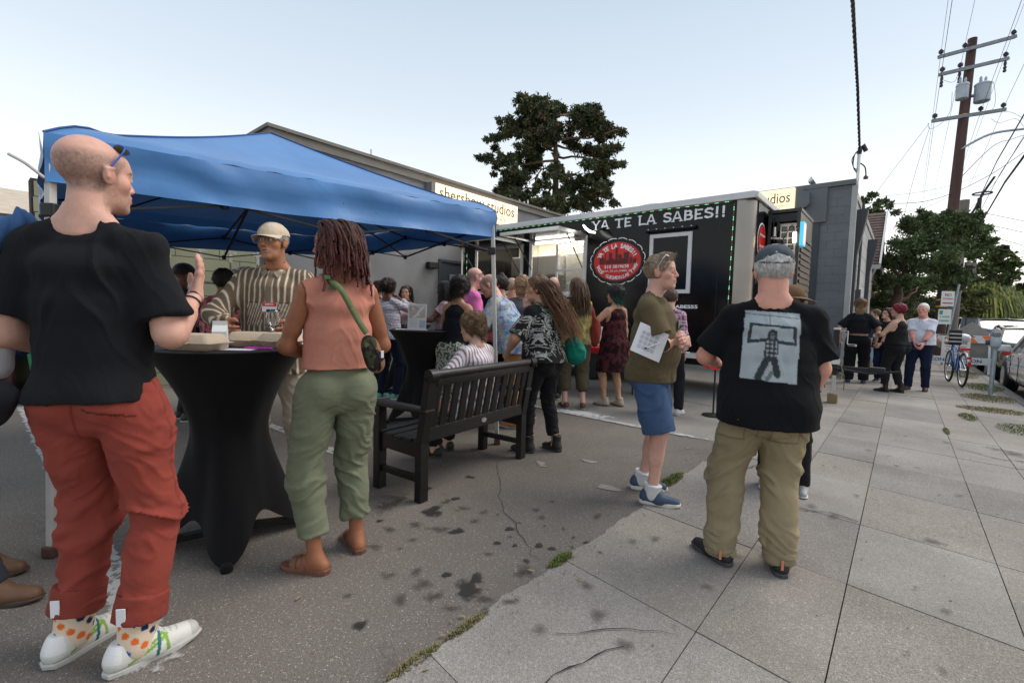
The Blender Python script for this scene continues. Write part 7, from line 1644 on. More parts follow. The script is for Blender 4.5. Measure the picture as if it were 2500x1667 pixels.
    def socks(s, col, top_=.2, res=.005, paint=None):
        for i in (0, 1):
            an, kn = s.ank[i], s.knee[i]; d = nrm(kn-an); P = [('cap', an-A3(0,0,.02), an+d*.02, .050*s.S, .050*s.S), ('scap', an, an+d*(top_-.085)*s.S, .050*s.S, .062*s.S*(.8+.2*s.fat))]
            s.cloth('sock', P, res, .01, (lambda v, n: paint(v)) if paint else col, folds=(0,(1,1,1),0))
    # ---- hair and hats (head frame)
    def hair(s, kind='short', col=(.05,.03,.02), col2=None, res=None, th=.012, extra=(), cutz=-.072, line=0, noise_=(.006, 45), strands=0, slen=.05, srad=.0018, curl=0, flow=(0,-.5,-1), grav=1.0, name='hair', seed=3, wig=.004, cutf=True, tips=None, sk=5):
        h = s.h; k = s.hs; res = res or s.hres; M = s.Rh
        P = [('ell', h(0,-.014,.034+th*.2), A3(.073+th,.093+th,.084+th)*k, M)]
        for c, r in extra: P.append(('ell', h(*c), A3(*r)*k, M))
        def post(d, Q_):
            q = ((Q_-s.HC) @ M)/k
            c1 = .826*q[:,1]-.565*q[:,2]-.0278-line; c2 = cutz-q[:,2]
            ear = .024-np.hypot(np.abs(q[:,0])*.0+q[:,1]-.004, q[:,2]+.012) if kind != 'over' else -1
            dd = np.maximum(d, np.maximum(c1, c2)*k) if cutf else d
            if kind != 'over' and cutf: dd = np.maximum(dd, ear*k)
            return dd
        v, q = mesh_sdf(P, res, .02*k, post); n = vnormals(v, q); A_, f_ = noise_
        v = v+n*(A_*fnoise(v*f_, 3, seed))[:, None]
        c1 = np.array(col, float); c2 = np.array(col2 if col2 is not None else c1*1.6, float)
        hl = ((v-s.HC) @ M)/k
        w = np.clip(.5+.6*fnoise(v*np.array([120,120,25]), 2, 4), 0, 1)[:, None]; cc = c1*(1-w)+c2*w
        if tips is not None:
            zt, ct = tips; w = np.clip((zt-hl[:,2])/.05+.3*fnoise(v*40, 2, 8), 0, 1)[:, None]; cc = cc*(1-w)+np.array(ct)*w
        o = np_mesh(name, v, q, M_HAIR, s.root, np.clip(cc, .002, 1))
        if strands:
            if s.hres > .007: strands = int(strands*.6)
            rg = s.rng; idx = rg.randint(0, len(v), strands); paths = []; rads = []; cols = []; fl = M @ nrm(flow)
            for j in idx:
                p = v[j].copy(); nn = n[j]; t_ = nrm(fl-nn*(fl @ nn)*.8); L = slen*rg.uniform(.6, 1.25); m_ = sk; pts = [p]; ph = rg.uniform(0, 6.28); cr = curl*rg.uniform(.6, 1.3)
                sd1 = np.cross(t_, nn)
                for i in range(m_):
                    a = ph+i*1.9; t_ = nrm(t_+A3(0,0,-.30*grav)*((i+1)/m_)); p = p+t_*L/m_
                    pts.append(p+(sd1*math.cos(a)+nn*math.sin(a))*cr+nn*wig*rg.uniform(0, 1)+rg.normal(size=3)*wig*.4)
                paths.append(np.array(pts)); rads.append(np.linspace(srad, srad*.35, m_+1)*rg.uniform(.7, 1.3)); u = rg.rand()
                c_ = c1*(1-u)+c2*u
                if tips is not None and ((p-s.HC) @ M)[2]/k < tips[0]: c_ = np.array(tips[1])*rg.uniform(.6, 1.2)
                cols.append(c_)
            tubes('hair_strands', paths, rads, M_HAIR, o, 3, cols)
        return o
    def cap(s, col, brim=True, back=False, tilt=0, name='cap', strap=None):
        h = s.h; k = s.hs; M = s.Rh; P = [('ell', h(0,-.010,.046), A3(.086,.106,.085)*k, M)]
        def post(d, Q_):
            q = ((Q_-s.HC) @ M)/k; d = np.maximum(d, (.040-.10*(q[:,1])-q[:,2])*k)
            if back: d = np.maximum(d, -np.maximum(np.hypot(q[:,0]*.85, q[:,2]-.033)-.038, q[:,1]+.05)*k)
            return d
        def pp(v, n):
            q = ((v-s.HC) @ M)/k; a = np.arctan2(q[:,0], q[:,1]+.01); seam = np.minimum.reduce([np.abs(np.mod(a-b+math.pi, 2*math.pi)-math.pi) for b in (0, math.pi/3, -math.pi/3, 2*math.pi/3, -2*math.pi/3, math.pi)])*np.hypot(q[:,0], q[:,1])
            c = np.repeat(np.array(col, float)[None], len(v), 0); c *= np.where((seam < .0018)[:, None], .82, 1); return c*(1+.05*fnoise(v*30, 2, 3)[:, None])
        v, q = mesh_sdf(P, s.hres, .01, post); n = vnormals(v, q); v = v+n*(.0015*fnoise(v*30, 2, 9))[:, None]
        o = np_mesh(name, v, q, M_CLOTH, s.root, pp(v, n))
        MB().lathe([(.007,0),(.006,.003),(0,.004)], n=8, M=Matrix.Translation(h(0,-.012,.131)) ).build('button', M_CLOTH, o)
        if brim:
            vs = []; n1, n2 = 24, 8
            for i in range(n1+1):
                a = math.radians(-72+144*i/n1)
                for j in range(n2+1):
                    t = j/n2; rx, ry = .083+.006*t, .094+(.078*math.cos(a)**.8 if abs(a) < 1.3 else 0)*t
                    x = rx*math.sin(a)*(1-.03*t); y = -.008+ (.094*math.cos(a))+t*.078*max(0, math.cos(a))**.7; z = .043-.10*(-.008+.094*math.cos(a))-t*(.010+2.4*x*x)-.004*t*t
                    vs.append(tuple(h(x, y, z)))
            fs = np.array([(i*(n2+1)+j, (i+1)*(n2+1)+j, (i+1)*(n2+1)+j+1, i*(n2+1)+j+1) for i in range(n1) for j in range(n2)])
            bo_ = np_mesh('brim', np.array(vs), fs, M_CLOTH, o, np.repeat(np.array(col, float)[None]*1.02, len(vs), 0)); md = bo_.modifiers.new('t', 'SOLIDIFY'); md.thickness = .004; md.offset = 0
        if strap is not None:
            pts = [h(.080*math.sin(a), -.012-.100*math.cos(a), .034-.006*math.cos(a*2)) for a in [math.radians(-62+124*i/14) for i in range(15)]]
            MB().tube([Vector(p) for p in pts], .006, 6).build('strap', mat('cap_strap_leather', strap, .6), o, smooth='all')
        return o
    def eyewear(s, kind='clear', pos=(0,.108,.004), tilt=0, frame=None, parent=None, lens=None, label=False):
        h = s.h; k = s.hs; py = pos[1]; pz = pos[2]
        rt_ = rotx(math.radians(tilt)); c0 = A3(*pos)
        f = lambda x, y, z: h(*(c0+rt_ @ A3(x, y, z)))
        fm = frame or M_BLACKM; o = empty('glasses' if kind == 'clear' else 'sunglasses', (0,0,0)); o.parent = s.root
        for sg in (1, -1):
            ring = [Vector(f(sg*.033+.026*math.cos(a), -.003*abs(math.cos(a)), .018*math.sin(a)+(.002 if math.sin(a) > 0 else 0))) for a in [i*math.pi/9 for i in range(19)]]
            MB().tube(ring, .0012 if kind == 'clear' else .0026, 5).tube([Vector(f(sg*.060,-.004,.008)), Vector(f(sg*.076,-.03,.008)), Vector(f(sg*.080,-.095,.004)), Vector(f(sg*.078,-.125,-.02))], .0013 if kind == 'clear' else .0032, 5).build('frame', fm, o)
            n_ = len(ring)-1; MB().add([tuple(v) for v in ring[:-1]], [tuple(range(n_))]).build('lens', lens or (M_EYEG if kind == 'clear' else M_GLASSD), o)
        MB().tube([Vector(f(-.008,0,.006)), Vector(f(0,.003,.009)), Vector(f(.008,0,.006))], .0014, 5).build('bridge', fm, o); return o
M_EYEG = mat('eyeglass_lens', (.35,.35,.35), .05, alpha=.07, var=.01, spec=.5)
def stripes(c1, c2, per, wid, axis=0, wob=.004, soft=.0015):
    c1, c2 = np.array(c1, float), np.array(c2, float)
    def f(v, n):
        u = v[:, axis]+wob*fnoise(v*7, 2, 2); m_ = np.abs(np.mod(u, per)-per/2); w = np.clip((wid/2-m_)/soft*.5+.5, 0, 1)[:, None]; return (c1*(1-w)+c2*w)
    return f
def blobs(base, cols, scale=30, th=.15, seed=5, stretch=(1,1,1)):
    base = np.array(base, float)
    def f(v, n):
        c = np.repeat(base[None], len(v), 0)
        for i, cc in enumerate(cols):
            m_ = fnoise(v*scale*(1+.25*i)*np.array(stretch)+i*13, 3, seed+i) > th+(.04*i); c[m_] = np.array(cc)
        return c
    return f
# ================================================================ the people
GRP = 'guests standing around the food trailer'
def detach(o, label, cat, group=None):
    par = o.parent; bpy.context.view_layer.update(); mw = Matrix.Translation(par.location) @ par.rotation_euler.to_matrix().to_4x4()
    o.parent = None; o.matrix_world = mw; return tag(o, label, cat, group)
def solid(name, prims, res, k, col, parent, m_=None, post=None, disp=None, paint=None):
    v, q = mesh_sdf(prims, res, k, post); n = vnormals(v, q)
    if disp: v = v+n*disp(v)[:, None]
    c = paint(v, n) if paint else np.repeat(np.array(col, float)[None], len(v), 0)
    return np_mesh(name, v, q, m_ or M_CLOTH, parent, np.clip(c, .002, 1))
M_STRAPG = mat('green_webbing', (.095,.125,.05), .8, scale=60); M_WATCH = mat('watch_metal', (.12,.12,.13), .3, metal=.8)
def bracelet(p, i, t, r, m_, w=.003, name='bracelet'):
    a = p.el[i]+(p.wr[i]-p.el[i])*t; d = nrm(p.wr[i]-p.el[i]); x = nrm(np.cross(d, [0,0,1.01])); y = np.cross(d, x)
    MB().tube([Vector(a+(x*math.cos(k)+y*math.sin(k))*r) for k in [j*math.pi/8 for j in range(17)]], w, 6).build(name, m_, p.root, smooth='all')
def badge(p, x, z, w=.085, h=.06, top=(.65,.03,.04), label='name_badge', tx=None, y=None, yaw=0):
    """name badge pinned on the chest"""
    y = y if y is not None else .16
    o = empty('name_badge', (x, y, z), yaw); o.parent = p.root
    MB().cbox((0,0,0),(w,.003,h)).build('card', M_PAPER, o)
    if top is not None:
        mt_ = mat('badge_red', (.65,.03,.04), .5); MB().cbox((0,.0022,h*.32),(w*.98,.001,h*.34)).cbox((0,.0022,-h*.42),(w*.98,.001,h*.14)).build('red_band', mt_, o)
        lettering('lettering', 'BAPCO', M_PAPER, o, (0,.0032,h*.33), (-1,0,0), (0,0,1), width=w*.55, center=True, off=.03, ext=.0003)
    else:
        for k in (-.3,.1,.35): MB().cbox((0,.0022,h*k),(w*.9,.001,.0025)).build('badge_line', M_GREYINK, o)
    return o
# ---------------------------------------------------------------- man in red trousers, foreground left
def lm_socks(v):
    c = np.repeat(np.array([(.72,.58,.44)]), len(v), 0); cols = [(.75,.16,.03),(.05,.12,.42),(.36,.22,.62),(.60,.03,.03),(.02,.03,.09)]
    rg = np.random.RandomState(3)
    for i in (0, 1):
        an = LM.ank[i]
        for k in range(34):
            a = k*2.4; z = -.03+(k+.5)/34*.17; d = nrm(LM.knee[i]-an); rd_ = (.050+max(z, 0)*.068)*LM.S+.001; p = an+d*z+A3(rd_*math.cos(a), rd_*math.sin(a), 0)
            c[np.linalg.norm(v-p, axis=1) < .0125] = cols[(k*3) % 5]
    return c
LM = Person((-1.455,1.61,0), R(10), 'large man from behind in black tee and rust red trousers at the takeout table', H=1.88, skin='pink', fat=.86, legw=.94, shw=.90, armw=1.06, feet=((.115,-.04,-46),(-.12,.04,-24)),
    ra=('ik',(.205,.20,1.235),(.25,-.5,-1)), la=('ik',(-.20,.20,1.03),(-.35,-1,-.3)), head=(-28,0,0), res=.010, hres=.0042, hair_col=(.12,.08,.055), buzz=((.15,.105,.085),.072), stubble=(.15,.10,.08), hcurl=(.22,.5),
    hand_n=((( -1,-.3,0),(.10,.25,.96)), None, True), fold=1.15, seed=1, eyes=True)
def lm_tr(v, n):
    c = np.repeat(np.array([(.27,.055,.040)]), len(v), 0)*(1+.07*fnoise(v*9, 2, 77)[:, None]); z = v[:,2]; bkk = v[:,1] < -.02
    for i in (0, 1):
        hp, kn = LM.hips[i], LM.knee[i]; t = (hp[2]-z)/(hp[2]-kn[2]); cx = hp[0]+(kn[0]-hp[0])*np.clip(t, -.3, 3); cy = hp[1]+(kn[1]-hp[1])*np.clip(t, -.3, 3); sg = 1 if i == 0 else -1
        c[(np.abs(v[:,1]-cy) < .0035) & ((v[:,0]-cx)*sg > .03)] *= .66
    c[bkk & (np.abs(z-.93+.25*(v[:,0]-.09)) < .004) & (np.abs(v[:,0]-.10) < .065)] *= .35; c[bkk & (np.abs(v[:,0]) < .003) & (z > .84)] *= .6; return c
LM.trousers('trousers', lm_tr, hem=.165, t=.014, baggy=.006, waist=1.0, res=.0076, folds=(.014,(4.5,4.5,12),.8), taper=.004)
for i in (0, 1):                                           # rolled cuffs with a pale tab
    an, kn = LM.ank[i], LM.knee[i]; d = nrm(kn-an); a = an+d*.075; P = [('scap', a+d*.105, a, .079, .081)]
    cf = solid('rolled_cuff', P, .006, .01, (.235,.048,.035), LM.root, post=lambda dd, Q_, a=a, d=d: np.maximum(dd, (Q_-(a+d*.095)) @ d), disp=lambda v: .003*fnoise(v*30, 2, 3))
    b_ = a+d*.05; MB().cbox((b_[0]-.02, b_[1]-.083, b_[2]), (.028,.004,.062), bev=.001).build('pale_tab', M_PAPER, cf)
def lm_shoe(u, sg):
    c = np.repeat(np.array([(.60,.60,.56)]), len(u), 0); y, z, x = u[:,1], u[:,2], u[:,0]; ax = np.abs(x)
    m_ = (ax > .022) & (z > .02); l1 = np.abs(z-.030-.42*(y+.03)) < .0055; l2 = np.abs(z-.034-.42*(y+.05)) < .0045; l3 = np.abs(y-.05-.15*(z-.05)) < .005; l4 = np.abs(y-.078+.10*(z-.03)) < .005
    for l, cc in ((l1 & (y > -.03) & (y < .09), (.20,.36,.05)), (l2 & (y > .03) & (y < .12), (.20,.36,.05)), (l3, (.01,.12,.12)), (l4, (.20,.36,.05))): c[l & m_] = cc
    c[(np.abs(z-.02) < .006) & (y < .0) & m_] = (.33,.33,.30); c[(y > .15)] = (.45,.44,.40); c[(y < -.045) & (z > .05)] = (.70,.70,.70)
    la_ = (ax < .020) & (z > .045) & (y > .02) & (y < .12) & (np.mod(y, .018) < .006); c[la_] = (.42,.42,.42); return c
LM.shoes((.6,.6,.56), (.42,.42,.40), paint=lm_shoe, res=.0045, name='shoe')
LM.socks((.7,.6,.5), .20, paint=lm_socks)
LM.top('tshirt', (.012,.0125,.015), hem=.895, t=.013, sleeve=.80, sl=.018, loose=.0, flare=.004, res=.006, folds=(.013,(5,5,5),1.8), neck_r=.064)
LM.eyewear('sun', (0,.062,.098), 52, frame=mat('blue_frame', (.03,.08,.42), .35), lens=mat('green_mirror_lens', (.20,.30,.08), .15, metal=.6))
bracelet(LM, 0, .80, .035, M_BLACKM)
# jacket over the left shoulder
S_ = LM.S; sh = LM.sh[1]
jp = [('cap', sh+A3(-.02,.0,.070), sh+A3(-.08,.0,.035), .035, .045), ('cap', sh+A3(-.09,-.0,.03), sh+A3(-.14,-.01,-.14), .050, .060), ('cap', sh+A3(-.14,-.01,-.12), sh+A3(-.16,.0,-.36), .062, .072), ('cap', sh+A3(-.06,.05,.02), sh+A3(-.14,.08,-.34), .04, .07), ('cap', sh+A3(-.08,-.05,.0), sh+A3(-.13,-.05,-.36), .03, .045)]
jz = sh[2]-.40
jp = [(a, p+A3(-.025,0,0), q+A3(-.025,0,0), r1, r2) for a, p, q, r1, r2 in jp]
jk_ = solid('jacket', jp, .006, .03, (.05,.115,.26), LM.root, post=lambda d, Q_: np.maximum(d, jz-Q_[:,2]), disp=lambda v: .020*np.clip(1-np.abs(fnoise(v*np.array([17,17,2.6]), 2, 4))*2.4, -.3, 1), paint=lambda v, n: np.where((v[:,2] < jz+.03)[:, None], np.array([.02,.05,.13]), np.array([.05,.115,.26])*(1+.15*fnoise(v*12, 2, 3)[:, None])))
detach(jk_, 'blue sweatshirt draped over the left shoulder of the man in red trousers', 'jacket')
ln = solid('shirt_hem', [('cap', sh+A3(-.14,.0,-.36), sh+A3(-.15,.0,-.41), .055, .06)], .006, .02, (.55,.53,.55), LM.root, post=lambda d, Q_: np.maximum(d, sh[2]-.455-Q_[:,2]))
ln.parent = jk_; ln.location = (0,0,0); ln.name = 'pale_lining'
wb = solid('waist_bag', [('ell', A3(-.235,-.105,.945), A3(.055,.035,.07), rotz(.3) @ roty(.45)), ('ell', A3(-.20,-.115,.99), A3(.05,.03,.045), None)], .006, .03, (.016,.017,.020), LM.root, disp=lambda v: .003*fnoise(v*25, 2, 3))
MB().tube([(-.235,-.155,.90),(-.20,-.155,.99)], .002, 5).cbox((-.235,-.158,.90),(.008,.006,.012)).build('zip', M_STEEL, wb)
detach(wb, 'black zipped waist bag on the left hip of the man in red trousers', 'bag')
# ---------------------------------------------------------------- striped shirt man in the cream cap
CM = Person((-1.60,3.14,0), R(190), 'man in brown striped shirt, cream cap and glasses talking across the high table', H=1.86, skin=(.40,.175,.09), fat=1.0, bend=3, feet=((.10,.02,-8),(-.14,-.06,20)),
    ra=('ik',(.17,.34,1.10),(1,-.3,-.6)), la=('ik',(-.22,.33,1.10),(-1,-.3,-.6)), head=(-16,-2,3), res=.015, hres=.0036, hair_col=(.25,.24,.23), hcurl=(.5,.5), stubble=(.32,.2,.14), seed=2, neck=.012, brow=(.16,.12,.10), lips=(.30,.11,.09))
def cm_paint(v, n):
    c1, c2 = np.array((.150,.105,.066)), np.array((.62,.54,.43)); sgx = np.where(np.abs(v[:,0]) > .215, v[:,1]*.8+v[:,0]*.6, v[:,0])
    u = sgx+.010*fnoise(v*5, 2, 2); per = .036; m_ = np.abs(np.mod(u, per)-per/2); w = np.clip((.0048-m_)/.0018*.5+.5, 0, 1)[:, None]; c = c1*(1-w)+c2*w
    pk = (np.abs(v[:,0]+.085) < .05) & (v[:,2] < 1.31) & (v[:,2] > 1.17) & (v[:,1] > 0); pk2 = (np.abs(v[:,0]-.085) < .05) & (v[:,2] < 1.31) & (v[:,2] > 1.17) & (v[:,1] > 0)
    for pm in (pk, pk2):
        u2 = v[:,0]+.5*v[:,2]*0+.35*v[:,2]; m2 = np.abs(np.mod(u2, .018)-.009); w2 = np.clip((.003-m2)/.0015*.5+.5, 0, 1)[:, None]; c[pm] = (c1*.95*(1-w2)+c2*w2)[pm]
    c[(np.abs(v[:,2]-1.318) < .004) & (np.abs(np.abs(v[:,0])-.085) < .055) & (v[:,1] > 0)] *= .55
    pl = (np.abs(v[:,0]) < .016) & (v[:,1] > 0); c[pl] = (c1*.9+c2*.1)
    return c
CM.top('striped_shirt', cm_paint, hem=.80, t=.020, sleeve=1.93, sl=.014, loose=.022, res=.006, folds=(.011,(7,7,6),1.4), neck_r=.064, neck_drop=.0)
CM.trousers('trousers', (.56,.47,.38), hem=.13, t=.016, baggy=.008, res=.009)
CM.shoes((.42,.31,.20), (.38,.28,.19), soleh=.028)
CM.hair('short', (.20,.19,.18), (.42,.40,.38), th=.006, noise_=(.002,60), strands=0)
CM.cap((.62,.52,.39)); CM.eyewear('clear', (0,.112,.000), 0, frame=M_STEEL)
nb = CM.neckb
solid('undershirt', [('cap', nb+A3(-.05,.06,-.01), nb+A3(-.012,.108,-.10), .012, .010), ('cap', nb+A3(.05,.06,-.01), nb+A3(.012,.108,-.10), .012, .010), ('cap', nb+A3(0,.112,-.10), nb+A3(0,.124,-.15), .016, .012)], .005, .008, (.66,.64,.62), CM.root)
for sg in (1, -1):
    MB().add([tuple(nb+A3(*p)) for p in ((sg*.058,.02,.022),(sg*.080,.065,-.012),(sg*.040,.118,-.055),(sg*.018,.106,-.02),(sg*.045,.062,.012))], [(0,1,2,3,4)] if sg > 0 else [(4,3,2,1,0)]).build('collar', mat('brown_collar', (.19,.14,.095), .85, col2=(.30,.24,.17), scale=35), CM.root)
badge(CM, -.01, 1.285, .088, .07, y=.176)
# ---------------------------------------------------------------- woman in salmon top
SW = Person((-.875,2.32,0), R(32), 'woman with dark red locs in salmon sleeveless top and sage green trousers', H=1.74, skin=(.285,.108,.052), fem=True, fat=.88, feet=((.11,.06,6),(-.12,-.07,48)),
    ra=('ik',(.10,.215,1.04),(1,-.9,-.6)), la=('ik',(-.10,.23,1.05),(-1,-.9,-.6)), head=(56,0,0), res=.012, hres=.0038, hair_col=(.03,.015,.012), hcurl=(.5,.5), legw=.96, seed=3, lips=(.26,.085,.06), hsc=.97)
SW.trousers('trousers', (.165,.180,.118), hem=.185, t=.016, baggy=.010, waist=1.05, res=.0073, folds=(.013,(5.5,5.5,15),.5), taper=.002)
def sw_post(d, Q_):
    for i in (0, 1):
        sg = 1 if i == 0 else -1; c = SW.sh[i]+A3(sg*.052,0,-.03); d = np.maximum(d, -d_prim(('ell', c, A3(.050,.10,.085), None), Q_))
    return d
SW.top('salmon_top', (.52,.215,.155), hem=1.005, t=.016, sleeve=.16, sl=.020, loose=.008, flare=-.004, res=.0055, folds=(.008,(7,7,6),1.6), neck_r=.066, post2=sw_post)
def sandal(p, i, colm):
    an = p.ank[i]; Rf = rotz(p.fyaw[i]); S = p.S*.93; F = lambda x, y, z: A3(an[0], an[1], an[2]-.085*p.S)+Rf @ (A3(x, y, z)*S)
    out = [(-.030,-.075),(-.040,-.04),(-.036,.03),(-.044,.10),(-.042,.155),(-.022,.190),(.012,.195),(.038,.165),(.044,.11),(.032,.03),(.038,-.04),(.028,-.078),(0,-.088)]; b = MB(); vv = []
    for z, g in ((0,.97),(.008,1.0),(.026,1.03),(.03,1.0)): vv += [tuple(F(x*g, y*g, z)) for x, y in out]
    m_ = len(out); b.add(vv, [(r_*m_+j, r_*m_+(j+1)%m_, (r_+1)*m_+(j+1)%m_, (r_+1)*m_+j) for r_ in range(3) for j in range(m_)]+[tuple(range(m_-1,-1,-1)), tuple(3*m_+j for j in range(m_))]); o = b.build('sandal', colm, p.root, smooth=True)
    for yy, w in ((.045,.030),(.10,.030)):
        vs = []; n_ = 10
        for k in range(n_+1):
            a = math.pi*k/n_; 
            for e in (-1, 1): vs.append(tuple(F(.046*math.cos(a), yy+e*w/2+.01*math.sin(a), .028+(.058 if yy < .08 else .046)*math.sin(a))))
        MB().add(vs, [(2*k, 2*k+1, 2*k+3, 2*k+2) for k in range(n_)]).build('strap', colm, o, smooth='all'); MB().cbox(tuple(F(.034, yy, .028+.042)), (.022,.022,.004)).build('buckle', M_METAL_G, o)
    MB().tube([Vector(F(.040*math.cos(a), -.03-.03*math.sin(a), .05+.03*math.sin(a)*.3)) for a in [math.pi*k/8 for k in range(9)]], .005, 5).build('heel_strap', colm, o) if False else None
M_SANDAL = mat('brown_leather', (.17,.075,.045), .5, scale=30)
for i in (0, 1): sandal(SW, i, M_SANDAL)
SW.hair('over', (.025,.011,.008), (.06,.018,.013), th=.010, noise_=(.003,60), cutz=-.05, line=.004)
rg = np.random.RandomState(8); P_ = []; Rr = []; Cc = []
for j in range(150):                                      # locs falling over the shoulders
    th_ = rg.uniform(-2.75, 2.75); ph_ = rg.uniform(.05, 1.25); 
    x, y, z = .078*math.sin(ph_)*math.sin(th_), -.010-.098*math.sin(ph_)*math.cos(th_), .036+.088*math.cos(ph_)
    if y > .055: continue
    p = SW.h(x, y, z); out_ = nrm(p-SW.h(0,-.01,.03)); pts = [p]; L = rg.uniform(.20,.33); t_ = nrm(out_*.55+A3(0,0,-.3)+(SW.Rh @ A3(0,-.5,0))); q = p.copy(); ph = rg.uniform(0,6)
    for k in range(14):
        t_ = nrm(t_*.72+A3(0,0,-.34)+ .04*rg.normal(size=3)); q = q+t_*L/14
        hl = (q-SW.HC); r_ = np.hypot(hl[0], hl[1]); mn = .082+.03*min(1, k/8)
        if r_ < mn and hl[2] > -.14: q[:2] = SW.HC[:2]+hl[:2]/max(r_,1e-3)*mn
        if q[2] < SW.sh[0][2]+.055 and q[1] > -.145: q[1] = min(q[1], -.125) if abs(q[0]) < .19 and hl[1] < .04 else q[1]
        pts.append(q+.0025*A3(math.cos(ph+k*1.3), math.sin(ph+k*1.3), 0))
    P_.append(np.array(pts)); w = rg.uniform(.0052,.0085); Rr.append(w*(1-.25*np.linspace(0,1,15)**3)*(1+.10*np.sin(np.arange(15)*2.1+ph))); u = rg.rand(); g_ = np.linspace(.2,1,15)[:, None]
    Cc.append(np.array([.035,.014,.010])*(1-g_)+g_*np.array([.105,.024,.019])*(.5+.8*u))
tubes('locs', P_, Rr, M_HAIR, SW.root, 5, Cc)
SW.eyewear('sun', (0,.050,.115), 62)
bracelet(SW, 1, .86, .030, M_METAL_G, .0025); bracelet(SW, 1, .82, .031, M_METAL_G, .002)
# cross-body bag
bk_pts = [SW.sh[1]+A3(.075,.06,.055), SW.sh[1]+A3(.07,-.015,.085), SW.sh[1]+A3(.085,-.085,.055), A3(-.02,-.170,1.38)*1, A3(.05,-.176,1.25), A3(.10,-.185,1.17)]
b = MB(); Q = []
for i in range(len(bk_pts)-1):
    p0, p1, p2, p3 = [Vector(bk_pts[j]) for j in (max(i-1,0), i, i+1, min(i+2,len(bk_pts)-1))]
    for j in range(6): t = j/6; Q.append(.5*((2*p1)+(-p0+p2)*t+(2*p0-5*p1+4*p2-p3)*t*t+(-p0+3*p1-3*p2+p3)*t**3))
vs = []
for i, q in enumerate(Q):
    d = (Q[min(i+1,len(Q)-1)]-Q[max(i-1,0)]).normalized(); sd2 = d.cross(Vector((0,-1,.35))).normalized()*.0145; n_ = d.cross(sd2).normalized()*.0025
    if n_.y > 0: n_ = -n_
    vs += [q-sd2+n_, q+sd2+n_, q+sd2-n_*.2, q-sd2-n_*.2]
b.add([tuple(v) for v in vs], [(4*i+a, 4*i+(a+1)%4, 4*i+4+(a+1)%4, 4*i+4+a) for i in range(len(Q)-1) for a in range(4)])
bag = empty('crossbody_bag', (0,0,0)); bag.parent = SW.root; b.build('strap', M_STRAPG, bag, smooth='all')
MB().cbox(tuple(bk_pts[2]+A3(.012,-.018,-.03)), (.034,.010,.034), bev=.004).cbox(tuple(bk_pts[2]+A3(-.01,-.014,.01)), (.03,.008,.02), bev=.003).build('buckle', mat('green_plastic_clip', (.07,.13,.05), .5), bag)
camo = blobs((.16,.12,.06), [(.05,.055,.03),(.25,.13,.07),(.025,.016,.016)], 15, .10, 5, (1,1,.7))
solid('pouch', [('ell', A3(.115,-.190,1.10), A3(.045,.028,.075), roty(-.35)), ('ell', A3(.135,-.19,1.04), A3(.045,.03,.055), roty(-.35))], .005, .03, None, bag, paint=camo)
MB().tube([(.10,-.215,1.16),(.145,-.222,1.07),(.155,-.22,1.01)], .003, 6).build('zip', M_BLACKM, bag); MB().cbox((.16,-.219,1.08),(.014,.004,.035),bev=.002).build('tag', M_PAPER, bag)
detach(bag, 'camouflage pouch on a green strap across the back of the salmon top', 'bag')
# ---------------------------------------------------------------- man in olive tee and blue shorts
OM = Person((.99,3.27,0), R(-121), 'man in olive tee and blue shorts with arms crossed, facing right', H=1.73, skin='pink', fat=1.04, belly=.25, feet=((.12,.08,8),(-.12,-.06,16)),
    ra=('ik',(-.09,.185,1.13),(1,-.1,-.8)), la=('ik',(.12,.225,1.17),(-1,-.1,-.8)), head=(0,-3,0), res=.012, hres=.0038, hair_col=(.28,.20,.13), hcurl=(.35,.5), seed=4, neck=.015, brow=(.35,.22,.14), bend=2)
OM.trousers('shorts', (.060,.105,.205), short=.97, waist=1.0, t=.016, baggy=.012, res=.0065, folds=(.008,(6,6,9),.7))
OM.top('tshirt', (.115,.090,.050), hem=.855, t=.018, sleeve=.72, sl=.024, loose=.014, flare=.006, res=.006, folds=(.010,(7,7,6),1.5), neck_r=.066)
OM.socks((.65,.65,.66), .14); OM.shoes((.045,.075,.13), (.66,.64,.58), soleh=.03, res=.005)
OM.hair('short', (.22,.15,.10), (.42,.32,.22), th=.009, noise_=(.004,38), strands=1500, slen=.032, srad=.0011, flow=(0,.2,.15), wig=.0025, sk=4, extra=(((0,.035,.10),(.055,.055,.035)),), line=-.004)
OM.eyewear('sun', (0,.058,.108), 55, frame=M_STEEL, lens=mat('silver_mirror_lens', (.35,.36,.38), .15, metal=.8))
badge(OM, -.095, 1.245, .085, .06, None, y=.158, yaw=.25)
pp_ = empty('score_sheet', (.905, 3.035, 1.125), R(6), 'printed white form with a pen held against the olive shirt man\'s chest', 'paper'); pp_.rotation_euler = (R(-8), R(22), R(6))
MB().cbox((0,0,0),(.215,.0015,.20)).build('sheet', M_PAPER, pp_)
for i in range(4):
    for j in range(4): MB().cbox((-.06+i*.032,-.0012,.045-j*.032),(.026,.0006,.024)).cbox((-.06+i*.032,-.0016,.045-j*.032),(.022,.0004,.020)).build('form_box', mat('form_grey', (.48,.48,.53), .6), pp_)
MB().tube([(-.01,-.012,-.045),(.06,-.02,.02)], .0045, 8).build('pen', M_PAPER, pp_); MB().tube([(-.022,-.011,-.056),(-.01,-.012,-.045)], .005, 8).build('pen_cap', M_BLACKM, pp_)
